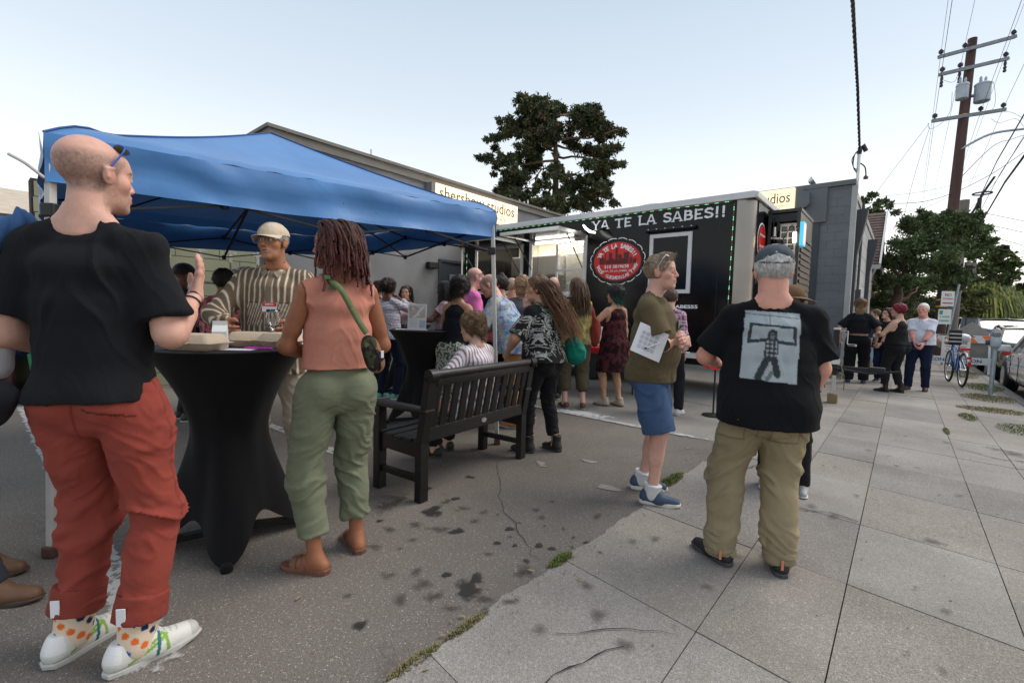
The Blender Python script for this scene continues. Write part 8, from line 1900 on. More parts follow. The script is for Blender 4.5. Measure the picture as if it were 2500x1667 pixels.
# ---------------------------------------------------------------- man in khaki trousers and grey cap
def km_paint(v, n):
    c = np.repeat(np.array([(.008,.0085,.010)]), len(v), 0)*(1+.08*fnoise(v*9, 2, 77)[:, None]); u = (v[:,0]-.035-.05*(v[:,2]-1.2))/.122; w = (v[:,2]-1.165+.06*(v[:,0]-.05))/.168; back = (v[:,1] < .02)
    box = back & (np.abs(u) < 1) & (np.abs(w) < 1); g = np.array((.36,.40,.42)); sh_ = (1+.12*fnoise(v*18, 2, 5))[:, None]; c = np.where(box[:, None], g*sh_, c)
    def seg(a, b, r): ax, ay = a; bx, by = b; L2_ = (bx-ax)**2+(by-ay)**2; t = np.clip(((u-ax)*(bx-ax)+(w-ay)*(by-ay))/L2_, 0, 1); return np.hypot(u-ax-t*(bx-ax), (w-ay-t*(by-ay))*1.3) < r
    dk = (.045,.05,.055); md = (.16,.175,.185)
    for m_, cc in ((seg((-.95,.90),(.95,.86),.02), md), (seg((-.1,.95),(-.1,.62),.02), md), (seg((-.78,.60),(.8,.58),.045), dk), (seg((-.76,.60),(-.80,.10),.06), dk), (seg((.78,.58),(.86,.12),.06), dk), (seg((-.80,.08),(-.25,.16),.065), dk), (seg((.84,.12),(.25,.14),.065), dk),
                    (seg((.02,.36),(.02,.30),.17), dk), (seg((.02,.12),(.0,-.25),.24), dk), (seg((-.12,-.4),(-.38,-.92),.13), dk), (seg((.14,-.4),(.30,-.80),.12), dk), (seg((.1,-.75),(-.05,-.95),.08), md), (seg((.02,.33),(.02,.27),.09), md), (seg((-.04,.33),(.08,.33),.03), dk)):
        c[box & m_] = cc
    for ku in (-.13, .02, .17):
        for kw in (.0, -.13, -.26, .12): c[box & (np.hypot(u-ku, w-kw) < .045)] = (.30,.32,.33)
    return c
KM = Person((1.275,2.38,0), R(-20), 'heavy man from behind in grey cap, black printed tee and khaki trousers', H=1.66, skin=(.66,.31,.23), fat=1.38, belly=.9, bend=3, feet=((.155,-.02,2),(-.145,-.03,44)),
    ra=('ik',(.28,.20,.90),(1,-.9,.1)), la=('ik',(-.17,.32,1.08),(-1,-.3,-1)), head=(2,2,0), sway=(.05,0), res=.013, hres=.0042, hair_col=(.75,.74,.72), hcurl=(.6,.5), seed=5, shw=1.12, armw=.92, hsc=1.05, legw=.90)
def km_disp(v):
    o = np.zeros(len(v)); bk2 = v[:,1] < -.03
    for cx in (-.125, .12):
        f = bk2 & (np.abs(v[:,0]-cx) < .072) & (v[:,2] > .80-.02*np.sign(cx)*(v[:,0]-cx)) & (v[:,2] < .865); g = bk2 & (np.abs(v[:,0]-cx) < .066) & (v[:,2] < .81) & (v[:,2] > .69); o[f] += .008; o[g] += .0035
    return o
def km_kpaint(v, n):
    c = np.repeat(np.array([(.265,.215,.132)]), len(v), 0)*(1+.16*fnoise(v*np.array([5,5,3]), 3, 7)[:, None]); bk2 = v[:,1] < -.03
    for cx in (-.125, .12):
        e = bk2 & (((np.abs(np.abs(v[:,0]-cx)-.066) < .003) & (v[:,2] < .865) & (v[:,2] > .69)) | ((np.abs(v[:,0]-cx) < .07) & ((np.abs(v[:,2]-.80) < .003) | (np.abs(v[:,2]-.69) < .003)))); c[e] *= .62
    c[bk2 & (np.abs(v[:,0]) < .003) & (v[:,2] > .70)] *= .6
    return c
S = KM.S
_P = KM.cloth
def km_cloth(name, prims, res, k, paint, post=None, folds=None, m_=None, seed=0, **kw): return _P(name, prims, res, k, paint, post, folds, m_, seed, extra_disp=km_disp)
KM.cloth = km_cloth; KM.trousers('trousers', km_kpaint, hem=.055, t=.020, baggy=.016, waist=.955, res=.0073, folds=(.015,(5,5,11),.8), taper=.006); KM.cloth = _P
for i in (0, 1):
    an, kn = KM.ank[i], KM.knee[i]; d = nrm(kn-an); P = [('cap', an+A3(0,0,.01), an+d*.07, .070, .076)]
    solid('trouser_cuff', P, .006, .02, (.265,.22,.14), KM.root, post=lambda dd, Q_, an=an: np.maximum(dd, an[2]-.035-Q_[:,2]), disp=lambda v: .011*(1-1.7*np.abs(fnoise(v*np.array([8,8,34]), 2, 3))))
KM.top('printed_tshirt', km_paint, hem=.805, t=.018, sleeve=.80, sl=.026, loose=.012, flare=.010, res=.0057, folds=(.009,(6,6,6),1.5), neck_r=.070)
solid('belt', [('ecap', KM.T(0,0,-.045), KM.T(0,0,-.015), (.245,.200), (.245,.200), A3(1,0,0), A3(0,1,0))], .007, .01, (.012,.012,.013), KM.root, post=lambda d, Q_: np.maximum(d, np.abs(Q_[:,2]-KM.P0[2]+.03)-.02)) if False else None
KM.shoes((.018,.018,.019), (.05,.05,.055), soleh=.028, res=.005)
for i in (0, 1): MB().cbox((KM.ank[i][0], KM.ank[i][1]-.085, .075), (.012,.004,.05), bev=.001).build('heel_tab', mat('orange_trim', (.55,.20,.10), .6), KM.root)
KM.hair('short', (.60,.59,.57), (.80,.79,.77), th=.009, noise_=(.003,50), strands=2200, slen=.028, srad=.0010, flow=(0,-.1,-1), wig=.0015, sk=4, cutz=-.058)
KM.cap((.075,.090,.105), back=True, strap=(.16,.06,.04))
# ---------------------------------------------------------------- person in front of him, mostly hidden, with a brown hat
HP = Person((2.10,3.50,0), R(150), 'person in a wide brown hat hidden behind the man in the grey cap', H=1.52, skin='olive', fem=True, feet=((.12,.0,-4),(-.16,.04,4)), res=.016, hres=.008, seed=6, hair_col=(.05,.03,.02))
HP.top('black_top', (.02,.02,.022), hem=.86, res=.011, sleeve=1.9); HP.trousers('trousers', (.015,.015,.017), res=.011); HP.shoes((.30,.31,.32), (.6,.58,.55)); HP.hair('over', (.05,.03,.02), th=.012)
hb = MB(); vs = []
for i in range(25):
    a = 2*math.pi*i/24
    for r_, dz in ((.085,.0),(.12,-.002),(.165,-.012),(.170,-.008)): vs.append(tuple(HP.h(r_*math.sin(a)*1.0, r_*1.12*math.cos(a)-.01, .055+dz-.10*abs(math.sin(a))**2*(r_-.085)*3)))
hb.add(vs, [(i*4+j, i*4+j+1, i*4+j+5, i*4+j+4) for i in range(24) for j in range(3)]); M_FELT = mat('brown_felt', (.16,.095,.05), .9, scale=20)
ho = hb.build('hat_brim', M_FELT, HP.root, smooth='all'); md = ho.modifiers.new('t', 'SOLIDIFY'); md.thickness = .004
solid('hat_crown', [('ell', HP.h(0,-.01,.07), A3(.086,.105,.085), HP.Rh)], .006, .01, (.16,.095,.05), ho, post=lambda d, Q_: np.maximum(d, (.05-((Q_-HP.HC) @ HP.Rh)[:,2])))
# ---------------------------------------------------------------- woman sitting on the bench
BW = Person((-.285,3.905,0), R(55), 'woman with curly brown updo in a mauve striped blouse sitting on the bench', H=1.66, skin='fair', fem=True, fat=1.18, hip=.515, bend=4, feet=((.12,.46,-5),(-.12,.40,5)),
    ra=('ik',(.22,.30,.66),(1,-.5,-.3)), la=('ik',(-.24,.26,.70),(-1,-.5,-.3)), head=(12,12,0), res=.018, hres=.007, hair_col=(.16,.09,.05), seed=7)
BW.trousers('trousers', (.016,.016,.02), hem=.12, res=.010, waist=.62)
bst = stripes((.66,.63,.66), (.24,.13,.16), .030, .012, 0, .003)
BW.top('striped_blouse', bst, hem=.43, t=.020, sleeve=1.85, sl=.022, loose=.020, flare=.03, res=.0075, folds=(.010,(8,8,4),1.2), neck_r=.066, m_=M_SILK)
BW.shoes((.02,.02,.02), (.04,.04,.04))
BW.hair('over', (.11,.06,.035), (.30,.19,.11), th=.024, noise_=(.011,34), strands=1300, slen=.06, srad=.0017, curl=.006, flow=(0,-.4,-.9), wig=.005, extra=(((0,-.07,.08),(.05,.05,.045)),((0,-.075,-.02),(.065,.045,.07))), line=-.002, cutz=-.10)
# ---------------------------------------------------------------- woman in black palm print shirt
def palm(v, n):
    c = np.repeat(np.array([(.013,.013,.014)]), len(v), 0); rg = np.random.RandomState(4); w = np.array((.50,.50,.47))
    P2 = np.stack([v[:,0]+.7*v[:,1], v[:,2]], 1)
    for k in range(95):
        cx, cz = rg.uniform(-.42,.42), rg.uniform(.82,1.48); r0 = rg.uniform(.022,.042); q = P2-np.array([cx,cz]); rad = np.hypot(q[:,0], q[:,1]); a = np.arctan2(q[:,1], q[:,0]); f = rg.randint(6,9); ph = rg.uniform(0,6)
        star = np.abs(np.mod(a*f/(2*math.pi)+ph, 1)-.5) > (.30+.12*rad/r0); m_ = (rad < r0) & star & (v[:,1] > -9); c[m_] = w*rg.uniform(.5,1)
        tr = (np.abs(q[:,0]-.3*q[:,1]-.01*np.sin(q[:,1]*60)) < .0035) & (q[:,1] < 0) & (q[:,1] > -.07); c[tr] = w*.7
    return c
PW = Person((.30,4.26,0), R(52), 'woman with long windblown brown hair in black palm print shirt and black jeans', H=1.65, skin='tan', fem=True, fat=1.18, bend=9, feet=((.13,-.08,-12),(-.10,.10,14)),
    ra=('ik',(.27,.02,.83),(.9,-.6,0)), la=('ik',(-.20,.30,.98),(-1,-.3,-.5)), head=(28,0,0), res=.014, hres=.0060, hair_col=(.10,.05,.03), hand_n=(((-.3,.3,0),(.05,.25,-1)), None, False), hcurl=(.12,.5), seed=8, armw=1.12)
PW.trousers('jeans', (.014,.014,.016), hem=.17, t=.010, baggy=.0, res=.008, waist=1.03)
PW.top('palm_print_shirt', palm, hem=.90, t=.022, sleeve=.95, sl=.024, loose=.022, flare=.012, res=.0066, folds=(.010,(7,7,6),1.4), neck_r=.068)
PW.shoes((.014,.014,.015), (.03,.03,.03), hi=.09, soleh=.04, res=.006)
PW.hair('over', (.085,.045,.028), (.22,.115,.06), th=.018, noise_=(.008,40), cutz=-.09, line=.0)
rg = np.random.RandomState(5); P_ = []; Rr = []; Cc = []
Ri = rotz(-R(52))
for j in range(760):
    th_ = rg.uniform(-2.6,2.6); ph_ = rg.uniform(.1,1.5); p = PW.h(.088*math.sin(ph_)*math.sin(th_), -.012-.105*math.sin(ph_)*math.cos(th_), .036+.095*math.cos(ph_))
    if ((p-PW.HC) @ PW.Rh)[1] > .045: continue
    t_ = nrm(nrm(p-PW.HC)*.4+PW.Rh @ A3(0,-.7,-.7)); q = p.copy(); pts = [q.copy()]; L = rg.uniform(.42,.68); wd = nrm(Ri @ A3(.42,.0,-.92)); ph = rg.uniform(0,6); cr = rg.uniform(.004,.012)
    for k in range(12): t_ = nrm(t_*.70+wd*.33+.06*rg.normal(size=3)); q = q+t_*L/12; pts.append(q+cr*A3(math.cos(ph+k*1.1), math.sin(ph+k*1.1), .5*math.sin(k*1.7+ph)))
    P_.append(np.array(pts)); Rr.append(np.linspace(.0032,.0010,13)); g_ = np.linspace(0,1,13)[:, None]; Cc.append((np.array([.075,.038,.024])*(1-g_)+g_*np.array([.27,.13,.065]))*rg.uniform(.6,1.35))
tubes('long_hair', P_, Rr, M_HAIR, PW.root, 3, Cc)
bracelet(PW, 0, .90, .029, M_WATCH, .003)
gb = solid('shoulder_bag', [('ell', A3(.30,-.16,.93), A3(.09,.10,.115), rotz(.4)), ('ell', A3(.27,-.14,1.03), A3(.05,.07,.06), None)], .008, .04, (.008,.17,.12), PW.root, disp=lambda v: .009*(1-1.6*np.abs(fnoise(v*12, 2, 3))))
MB().tube([tuple(PW.sh[1]+A3(.06,.03,.055)), tuple(PW.sh[1]+A3(.09,-.09,.03)), (.10,-.20,1.16), (.26,-.18,1.05)], .009, 6).build('strap', mat('green_nylon', (.008,.16,.11), .6), gb)
MB().tube([tuple(PW.sh[1]+A3(.06,.03,.055)), tuple(PW.sh[1]+A3(.08,.12,-.05)), (.06,.17,1.16), (.22,.06,1.0), (.30,-.10,.98)], .009, 6).build('strap', mat('green_nylon', (.008,.16,.11), .6), gb)
detach(gb, 'teal green nylon bag hanging behind the woman in the palm print shirt', 'bag')
# ---------------------------------------------------------------- the crowd by the trailer
def crowd(loc, yaw, label, H=1.7, top=(.02,.02,.02), bottom=(.02,.02,.025), shoe=(.03,.03,.03), tk=None, bk_=None, hair=None, sole=(.3,.3,.3), skirt=None, q=1.0, **kw):
    kw.setdefault('res', .022*q); kw.setdefault('hres', .0088*q)
    p = Person((loc[0], loc[1], 0), R(yaw), label, H=H, group=GRP, **kw)
    if skirt: p.skirt('skirt', bottom, **skirt)
    elif bk_ is not False: p.trousers('trousers', bottom, res=.018*q, **(bk_ or {}))
    a = dict(res=.013*q, hem=.86); a.update(tk or {}); p.top('shirt', top, **a); p.shoes(shoe, sole, res=.0125)
    if hair: p.hair(**hair)
    return p
def curly(col, col2, th=.03, n=500, L=.05, **k): return dict(kind='over', col=col, col2=col2, th=th, noise_=(.012,36), strands=n, slen=L, srad=.0024, curl=.007, wig=.006, **k)
def longhair(p, col, col2, n=330, L=(.28,.42), side=.06, r=.0042, seed=2, front=.03, wave=.004, spread=0):
    rg = np.random.RandomState(seed); P_ = []; Rr = []; Cc = []
    for j in range(n):
        th_ = rg.uniform(-2.5,2.5); ph_ = rg.uniform(.1,1.5); q = p.h(.085*math.sin(ph_)*math.sin(th_), -.012-.103*math.sin(ph_)*math.cos(th_), .036+.093*math.cos(ph_)); hl = (q-p.HC) @ p.Rh
        if hl[1] > front: continue
        t_ = nrm(nrm(q-p.HC)*(.5+spread)+p.Rh @ A3(0,-.35,-.5)); pts = [q.copy()]; ln = rg.uniform(*L); ph = rg.uniform(0,6)
        for k in range(10):
            t_ = nrm(t_*.62+A3(0,0,-.42)+.04*rg.normal(size=3)); q = q+t_*ln/10; d = q-p.HC; rr = np.hypot(d[0], d[1]); mn = .090
            if rr < mn: q[:2] = p.HC[:2]+d[:2]/max(rr,1e-3)*mn
            pts.append(q+wave*A3(math.cos(ph+k*1.1), math.sin(ph+k*1.1), 0))
        P_.append(np.array(pts)); Rr.append(np.linspace(r, r*.35, 11)); Cc.append(np.array(col)*(1-(u := rg.rand()))+np.array(col2)*u)
    return tubes('long_hair', P_, Rr, M_HAIR, p.root, 3, Cc)
# blue floral shirt man leaning over
bl = blobs((.20,.36,.52), [(.33,.26,.42),(.10,.22,.42),(.42,.52,.62),(.40,.38,.33)], 20, .08, 5)
p = crowd((.06,5.25), 74, 'balding man in blue flowered shirt leaning forward by the canopy leg', 1.83, bl, (.45,.21,.06), (.35,.14,.04), dict(t=.022, sleeve=.95, loose=.03, hem=.80, flare=.03, neck_r=.07), skin='pink', fat=1.12, bend=30, feet=((.12,.05,0),(-.12,-.05,0)),
    ra=('ik',(.20,.55,.95),(.5,-.8,-.3)), la=('ik',(-.2,.55,.98),(-.5,-.8,-.3)), head=(8,28,0), buzz=((.20,.13,.10),.10), hair_col=(.2,.13,.1), seed=10, stubble=(.3,.18,.13))
# black tank woman with curls and patterned skirt
sk_ = blobs((.40,.42,.36), [(.06,.07,.06)], 55, .05, 3)
p = crowd((-.63,5.12), -30, 'woman with long dark curls in black tank top and speckled skirt', 1.68, (.012,.013,.016), sk_, tk=dict(tank=True, hem=.92, t=.014), skirt=dict(hem=.30, waist=1.0, w=.06), skin='tan', fem=True, fat=1.15, bend=6,
    ra=('ik',(.10,.34,1.02),(1,-.4,-.6)), la=('ik',(-.20,.34,1.02),(-1,-.3,-.5)), head=(5,12,0), hair=curly((.012,.009,.008),(.03,.02,.018),.032,700,.10, cutz=-.10, extra=(((0,-.06,-.06),(.085,.06,.10)),)), hair_col=(.02,.015,.012), seed=11)
# pink shirt man
p = crowd((-.56,5.72), -68, 'bald man in bright pink tee with sunglasses pushed up on his head', 1.86, (.80,.20,.50), (.05,.06,.10), tk=dict(t=.02, sleeve=.85, loose=.02), skin='pink', fat=1.08, bend=6, head=(0,12,0), buzz=((.25,.16,.13),.065), hair_col=(.2,.14,.1), seed=12)
p.eyewear('sun', (0,.075,.082), 40)
p = crowd((-.17,6.35), 35, 'dark haired woman holding a hand to her face behind the canopy leg', 1.80, (.35,.12,.12), skin='fair', fem=True, ra=('ik',(.02,.20,1.46),(1,-.2,-.8)), hair=dict(kind='over', col=(.02,.015,.012), th=.02, extra=(((0,-.02,.14),(.04,.04,.04)),)), hair_col=(.02,.015,.012), head=(40,0,0), seed=13, q=1.35)
p = crowd((-.02,6.75), -10, 'person with short sandy hair seen from behind between the canopy leg and the grey shirt', 1.80, (.45,.33,.24), skin='tan', hair=dict(kind='short', col=(.35,.24,.16), col2=(.45,.33,.22), th=.010, noise_=(.002,60)), tk=dict(neck_r=.06), seed=14, q=1.35)
p = crowd((.12,6.05), 4, 'woman with wavy blond hair in dark grey shirt waiting at the serving hatch', 1.78, (.10,.105,.115), (.03,.03,.04), tk=dict(t=.024, loose=.03, sleeve=1.8), skin='fair', fem=True, fat=1.15, hair=curly((.26,.15,.08),(.50,.34,.19),.026,700,.09, cutz=-.11, extra=(((0,-.05,-.06),(.085,.06,.085)),)), hair_col=(.3,.2,.1), seed=15)
fl_ = blobs((.52,.42,.41), [(.10,.07,.08),(.30,.18,.18)], 26, .10, 7)
p = crowd((.22,5.55), 68, 'young brown haired woman in pale flowered blouse looking left, beside the palm print shirt', 1.56, fl_, (.02,.02,.025), tk=dict(t=.018, loose=.018, sleeve=1.8), skin='fair', fem=True, hair=dict(kind='over', col=(.06,.035,.022), col2=(.13,.08,.05), th=.012, noise_=(.004,50)), head=(12,-10,0), hair_col=(.08,.05,.03), seed=16, lips=(.5,.16,.13), q=.85)
longhair(p, (.05,.03,.02), (.13,.075,.045), 260, (.22,.34))
yl = blobs((.13,.10,.07), [(.42,.33,.07),(.35,.20,.10),(.18,.22,.08)], 16, .10, 5)
p = crowd((.86,6.28), 14, 'tall woman with long straight brown hair, yellow flowered shirt and olive brown trousers', 1.80, yl, (.085,.070,.045), (.10,.05,.035), dict(t=.018, loose=.015, sleeve=1.6), dict(hem=.25, baggy=.02), skin='fair', fem=True, fat=1.04, hair=dict(kind='over', col=(.07,.035,.022), col2=(.14,.075,.045), th=.014, noise_=(.004,50)), head=(25,0,0), seed=17, feet=((.12,-.04,-20),(-.10,.04,10)))
longhair(p, (.06,.032,.02), (.15,.08,.045), 380, (.38,.55), r=.005)
rb = solid('red_shawl', [('ell', A3(.25,-.08,1.05), A3(.07,.09,.19), None), ('cap', p.sh[0]+A3(.02,0,.03), A3(.27,-.05,1.15), .03, .05)], .009, .04, (.20,.035,.025), p.root, disp=lambda v: .010*(1-1.6*np.abs(fnoise(v*np.array([14,14,4]), 2, 3))))
detach(rb, 'dark red shawl hanging at the right side of the tall long haired woman', 'shawl')
p = crowd((.60,6.95), -20, 'reddish balding head of a man between the two long haired women', 1.86, (.14,.15,.18), skin='pink', buzz=((.22,.13,.09),.05), hair_col=(.2,.12,.08), seed=18, q=1.35)
# dress woman
dr_ = blobs((.020,.008,.011), [(.075,.018,.022)], 20, .02, 5)
p = Person((1.44,6.52,0), R(30), 'woman with curly dark green-tipped hair in a dark burgundy dress and silver ankle boots', H=1.71, skin='tan', fem=True, fat=1.16, feet=((.10,-.05,0),(-.09,.06,25)), ra=('ik',(.24,.03,.84),(.8,-.8,0)), la=('ik',(-.18,.30,1.10),(-1,-.2,-.5)), head=(22,2,0), res=.016, hres=.0075, seed=19, group=GRP, hair_col=(.02,.018,.016), hand_n=None)
p.skirt('dress_skirt', dr_, hem=.52, waist=1.05, w=.045, res=.009, folds=(.014,(12,12,2),0)); p.top('dress_top', dr_, tank=True, hem=.92, t=.014, res=.008)
p.shoes((.40,.34,.27), (.12,.08,.06), hi=.06, soleh=.025); bracelet(p, 0, .92, .028, M_WATCH, .004, 'watch')
p.hair(**curly((.018,.018,.018),(.05,.05,.05),.036,1100,.07, cutz=-.12, extra=(((0,-.04,-.05),(.095,.075,.10)),), tips=(-.05,(.02,.11,.09))))
bg_ = solid('round_bag', [('ell', A3(.17,.07,.745), A3(.095,.035,.095), rotz(.5))], .007, .02, None, p.root, paint=blobs((.17,.03,.025), [(.28,.06,.05),(.08,.015,.015)], 40, .05, 3), disp=lambda v: .004*fnoise(v*50, 2, 3))
MB().tube([tuple(p.sh[0]*.7+p.sh[1]*.3+A3(0,-.03,.05)), (.16,-.14,1.15), (.22,-.05,.85)], .004, 5).build('strap', M_BLACKM, bg_)
detach(bg_, 'round dark red flowered bag beside the burgundy dress', 'bag')
pl_ = (lambda v, n: np.where(((np.mod(v[:,0]+.6*v[:,1], .030) < .010) | (np.mod(v[:,2], .030) < .010))[:, None], np.array([.52,.42,.50]), np.array([.22,.06,.13])))
p = crowd((2.08,6.12), -27, 'person in purple checked shirt mostly hidden behind the olive tee man', 1.66, pl_, (.015,.015,.018), (.55,.55,.55), dict(t=.018, loose=.015, sleeve=1.8), skin='fair', fem=True, hair=dict(kind='over', col=(.05,.03,.02), th=.015), seed=20, q=1.35, feet=((.17,-.02,-20),(-.09,0,0)))
# around the second table
st_ = (lambda v, n: np.where((np.mod(v[:,2]+.004*np.sin(v[:,0]*30), .021) < .0075)[:, None], np.array([.045,.045,.11]), np.array([.60,.58,.62])))
p = crowd((-1.78,6.62), -9, 'woman with short dark curls in navy striped long sleeve top and teal shoes', 1.73, st_, (.012,.016,.035), (.10,.42,.40), dict(t=.014, sleeve=1.9, hem=.88, loose=.006, res=.0062), dict(t=.010), skin='deep', fem=True, fat=1.12, ra=('ik',(.08,.28,1.45),(1,-.2,-.8)), la=('ik',(-.2,.3,1.06),(-1,-.2,-.6)), hair=curly((.015,.011,.009),(.045,.028,.02),.028,700,.04, cutz=-.07), head=(-20,0,0), hair_col=(.02,.012,.01), seed=21, sole=(.5,.5,.5), feet=((.13,.0,-52),(-.11,.0,-20)))
p = crowd((-2.14,7.45), -46, 'smiling woman with straight dark hair behind the salmon top, facing right', 1.76, (.05,.05,.06), skin='fair', fem=True, hair=dict(kind='over', col=(.03,.018,.012), th=.012), hair_col=(.03,.02,.015), seed=22, q=1.35)
longhair(p, (.03,.018,.012), (.06,.035,.025), 200, (.2,.3))
p = crowd((-1.80,7.80), 180, 'dark haired woman in pale pink top behind the raised arm of the striped top woman', 1.70, (.52,.34,.36), skin='tan', fem=True, hair=dict(kind='over', col=(.02,.013,.01), th=.014), ra=('ik',(.05,.22,1.40),(1,-.2,-.6)), hair_col=(.02,.015,.01), seed=23, q=1.35)
longhair(p, (.02,.013,.01), (.04,.025,.02), 200, (.25,.35))
tl = blobs((.36,.24,.25), [(.26,.16,.18)], 40, .0, 5)
p = crowd((-1.00,6.85), 88, 'woman with long straight black hair and sunglasses on her head looking at her phone', 1.74, tl, (.02,.025,.05), tk=dict(t=.015, sleeve=.55), skin='deep', fem=True, fat=1.1, ra=('ik',(.10,.36,1.15),(1,-.4,-.7)), la=('ik',(-.08,.36,1.15),(-1,-.4,-.7)), head=(-4,10,0), hair=dict(kind='over', col=(.010,.008,.008), th=.014, noise_=(.003,50)), hair_col=(.01,.01,.01), seed=24, q=.85)
longhair(p, (.010,.008,.008), (.025,.018,.016), 420, (.34,.48), front=.055, wave=.002); p.eyewear('sun', (0,.055,.105), 60)
MB().tube([tuple(p.sh[0]+A3(-.03,.08,.0)), tuple(p.sh[0]+A3(-.035,.0,.065)), tuple(p.sh[0]+A3(-.03,-.09,.0)), tuple(p.sh[0]+A3(-.03,-.10,-.3))], .012, 6).build('bag_strap', mat('khaki_webbing', (.22,.18,.12), .8), p.root, smooth='all')
# under the canopy, left
fs_ = blobs((.022,.020,.055), [(.42,.13,.13),(.50,.20,.16),(.20,.05,.08)], 22, .07, 5)
p = crowd((-3.02,4.85), 10, 'woman with dark updo in navy shirt with coral flowers seen from behind under the canopy', 1.66, fs_, (.02,.02,.03), tk=dict(t=.024, loose=.03, sleeve=.95, hem=.80, res=.0068), skin='brown', fem=True, fat=1.28, hair=dict(kind='over', col=(.014,.010,.009), col2=(.03,.02,.018), th=.022, noise_=(.007,30), extra=(((0,-.03,.10),(.06,.06,.04)),), cutz=-.06, strands=300, slen=.03, curl=.003), head=(-28,0,0), hair_col=(.02,.01,.01), seed=25)
p = crowd((-3.28,5.62), 180, 'grey haired man in black tee with sunglasses on his head under the canopy', 1.76, (.015,.015,.017), skin='pink', fat=1.1, hair=dict(kind='short', col=(.30,.30,.31), col2=(.5,.5,.5), th=.012, noise_=(.004,50)), head=(-8,0,0), hair_col=(.35,.35,.35), stubble=(.45,.42,.4), seed=26)
p.eyewear('sun', (0,.082,.080), 40)
p = crowd((-3.62,5.1), -38, 'man in black knit cap and glasses under the canopy, left of the flowered shirt', 1.74, (.02,.02,.022), skin='deep', head=(0,4,0), hair=dict(kind='over', col=(.012,.012,.013), col2=(.015,.015,.016), th=.014, noise_=(.001,40), cutz=.0, name='knit_cap'), seed=27)
p.eyewear('clear', (0,.112,.004), 0, frame=M_STEEL)
# person outside the left edge whose boots reach into the picture
p = crowd((-2.57,1.96), -78, 'person at the left edge of the picture, only brown leather boots showing', 1.74, (.05,.06,.09), (.04,.045,.06), (.13,.065,.035), skin='fair', feet=((.15,.36,0),(-.12,.13,-5)), legw=.8, ra=('dir',(.1,-.5,-1),(.1,-.2,-1)), la=('dir',(-.1,-.5,-1),(-.1,-.2,-1)), hair=dict(kind='short', col=(.1,.06,.04)), seed=28, sole=(.05,.035,.025))
# ---------------------------------------------------------------- the group on the sidewalk
G2 = 'guests talking on the sidewalk'
def side_p(loc, yaw, label, **k):
    kw = dict(res=.022, hres=.0095); kw.update(k); return Person((loc[0], loc[1], 0), R(yaw), label, group=G2, **kw)
p = side_p((7.20,9.62), -36, 'person with curly ombre blond hair in cropped black tee seen from behind on the sidewalk', H=1.76, skin='fair', fem=True, fat=1.12, feet=((.13,.03,-8),(-.12,-.03,8)), ra=('ik',(.30,-.0,.92),(1,-.6,0)), la=('ik',(-.30,-.0,.92),(-1,-.6,0)), seed=31)
p.trousers('trousers', (.012,.012,.014), res=.015, baggy=.025, waist=1.0); p.top('cropped_tshirt', (.013,.015,.019), hem=1.045, t=.022, sleeve=.9, sl=.03, loose=.025, res=.012); p.shoes((.04,.06,.10), (.1,.12,.16))
p.hair(**curly((.13,.07,.04),(.24,.14,.07),.035,1000,.08, cutz=-.14, extra=(((0,-.04,-.06),(.095,.07,.12)),), tips=(-.02,(.55,.40,.22))))
p = side_p((8.02,9.95), 112, 'short older woman with curly dark hair and glasses in black top and blue jeans', H=1.57, skin='pink', fem=True, fat=1.25, ra=('ik',(.04,.26,.93),(1,-.3,-.4)), la=('ik',(-.06,.26,.93),(-1,-.3,-.4)), head=(-14,-14,0), seed=32, hair_col=(.06,.03,.02), lips=(.5,.1,.1))
p.trousers('jeans', (.015,.025,.06), res=.015); p.top('black_top', (.014,.013,.014), hem=.82, t=.02, loose=.02, sleeve=.4, res=.012, neck_r=.085); p.shoes((.02,.02,.03), (.5,.5,.5)); p.hair(**curly((.035,.018,.013),(.08,.04,.03),.036,500,.04, cutz=-.08)); p.eyewear('clear', frame=mat('red_frame', (.3,.05,.05), .4))
MB().cbox((.06,.22,1.0),(.09,.01,.06)).build('name_badge', M_PAPER, p.root)
def tat(v, c):
    m_ = (np.abs(v[:,0]-TP.sh[1][0]) < .12) & (v[:,2] > 1.12*TP.S) & (v[:,2] < 1.36*TP.S) & (fnoise(v*60, 2, 3) > .0); c[m_] = c[m_]*.55+np.array([.05,.06,.07])*.45; return c
p = side_p((7.04,8.46), 22, 'woman with cropped dark red hair in black tank top, black trousers and heavy boots', H=1.63, skin='fair', fem=True, fat=1.36, feet=((.10,-.06,0),(-.10,.10,10)), ra=('ik',(.10,.28,1.12),(1,-.4,-.6)), la=('ik',(-.05,.30,1.14),(-1,-.3,-.7)), head=(20,0,0), seed=33, hair_col=(.15,.01,.02))
m_t = MB(); 
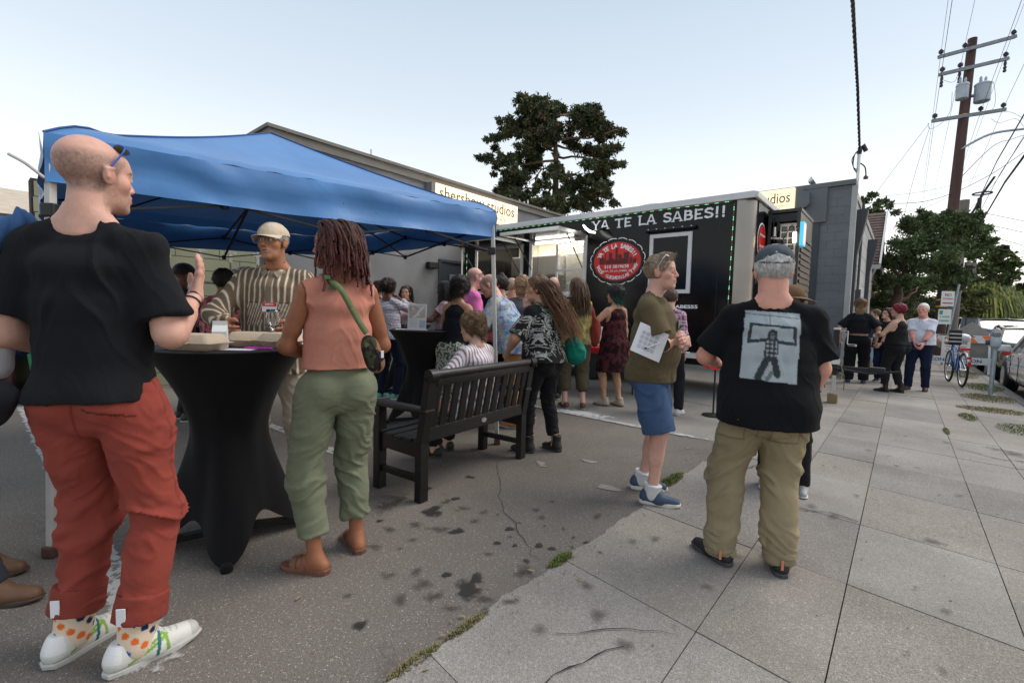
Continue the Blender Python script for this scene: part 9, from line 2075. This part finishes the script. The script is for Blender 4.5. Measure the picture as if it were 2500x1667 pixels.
p.trousers('trousers', (.016,.016,.018), hem=.16, t=.014, res=.014, waist=1.05); p.top('tank_top', (.013,.013,.014), tank=True, hem=.95, t=.015, res=.011); p.shoes((.012,.012,.013), (.02,.02,.02), hi=.13, soleh=.045)
p.hair('over', (.12,.008,.016), (.26,.015,.035), th=.022, noise_=(.008,40), strands=500, slen=.035, srad=.002, curl=.003, cutz=-.05)
p = side_p((7.78,8.80), 128, 'white haired man in white polo shirt and dark blue trousers with hands clasped', H=1.66, skin=(.72,.34,.27), fat=1.22, belly=.5, feet=((.14,.03,-8),(-.12,-.02,10)), ra=('ik',(.02,.34,.92),(1,-.4,-.2)), la=('ik',(-.10,.34,.93),(-1,-.4,-.2)), head=(-6,0,0), seed=34, hair_col=(.7,.68,.64), res=.02, hres=.0085, hsc=1.04)
p.trousers('trousers', (.012,.018,.045), res=.014, waist=.98); p.top('polo_shirt', (.62,.64,.74), hem=.93, t=.016, sleeve=.85, sl=.018, loose=.018, res=.011, neck_r=.072); p.shoes((.07,.03,.025), (.02,.02,.02)); p.hair('short', (.68,.66,.62), (.8,.79,.76), th=.007, noise_=(.002,50)); bracelet(p, 1, .93, .032, M_WATCH, .005, 'watch')
for sg in (1, -1): MB().add([tuple(p.neckb+A3(*q)) for q in ((sg*.07,.02,.02),(sg*.10,.07,-.015),(sg*.045,.135,-.07),(sg*.02,.115,-.02))], [(0,1,2,3) if sg > 0 else (3,2,1,0)]).build('collar', mat('white_collar', (.68,.69,.78), .8), p.root)
MB().cbox((-.08,.178,1.20),(.08,.004,.045)).build('name_badge', M_PAPER, p.root)
MB().cbox((.05,.27,.86),(.10,.08,.16),bev=.03).build('folded_jacket', mat('navy_cloth', (.015,.02,.06), .9), p.root)
p = side_p((9.55,12.2), 60, 'person in pale blue jeans mostly hidden behind the group in black clothes', H=1.62, skin='fair', fem=True, seed=35, res=.02, hres=.011)
p.trousers('jeans', (.30,.42,.52), hem=.30, res=.014, baggy=.02); p.top('shirt', (.05,.05,.06), res=.013); p.shoes((.35,.12,.09)); p.hair('over', (.08,.05,.03), th=.015)
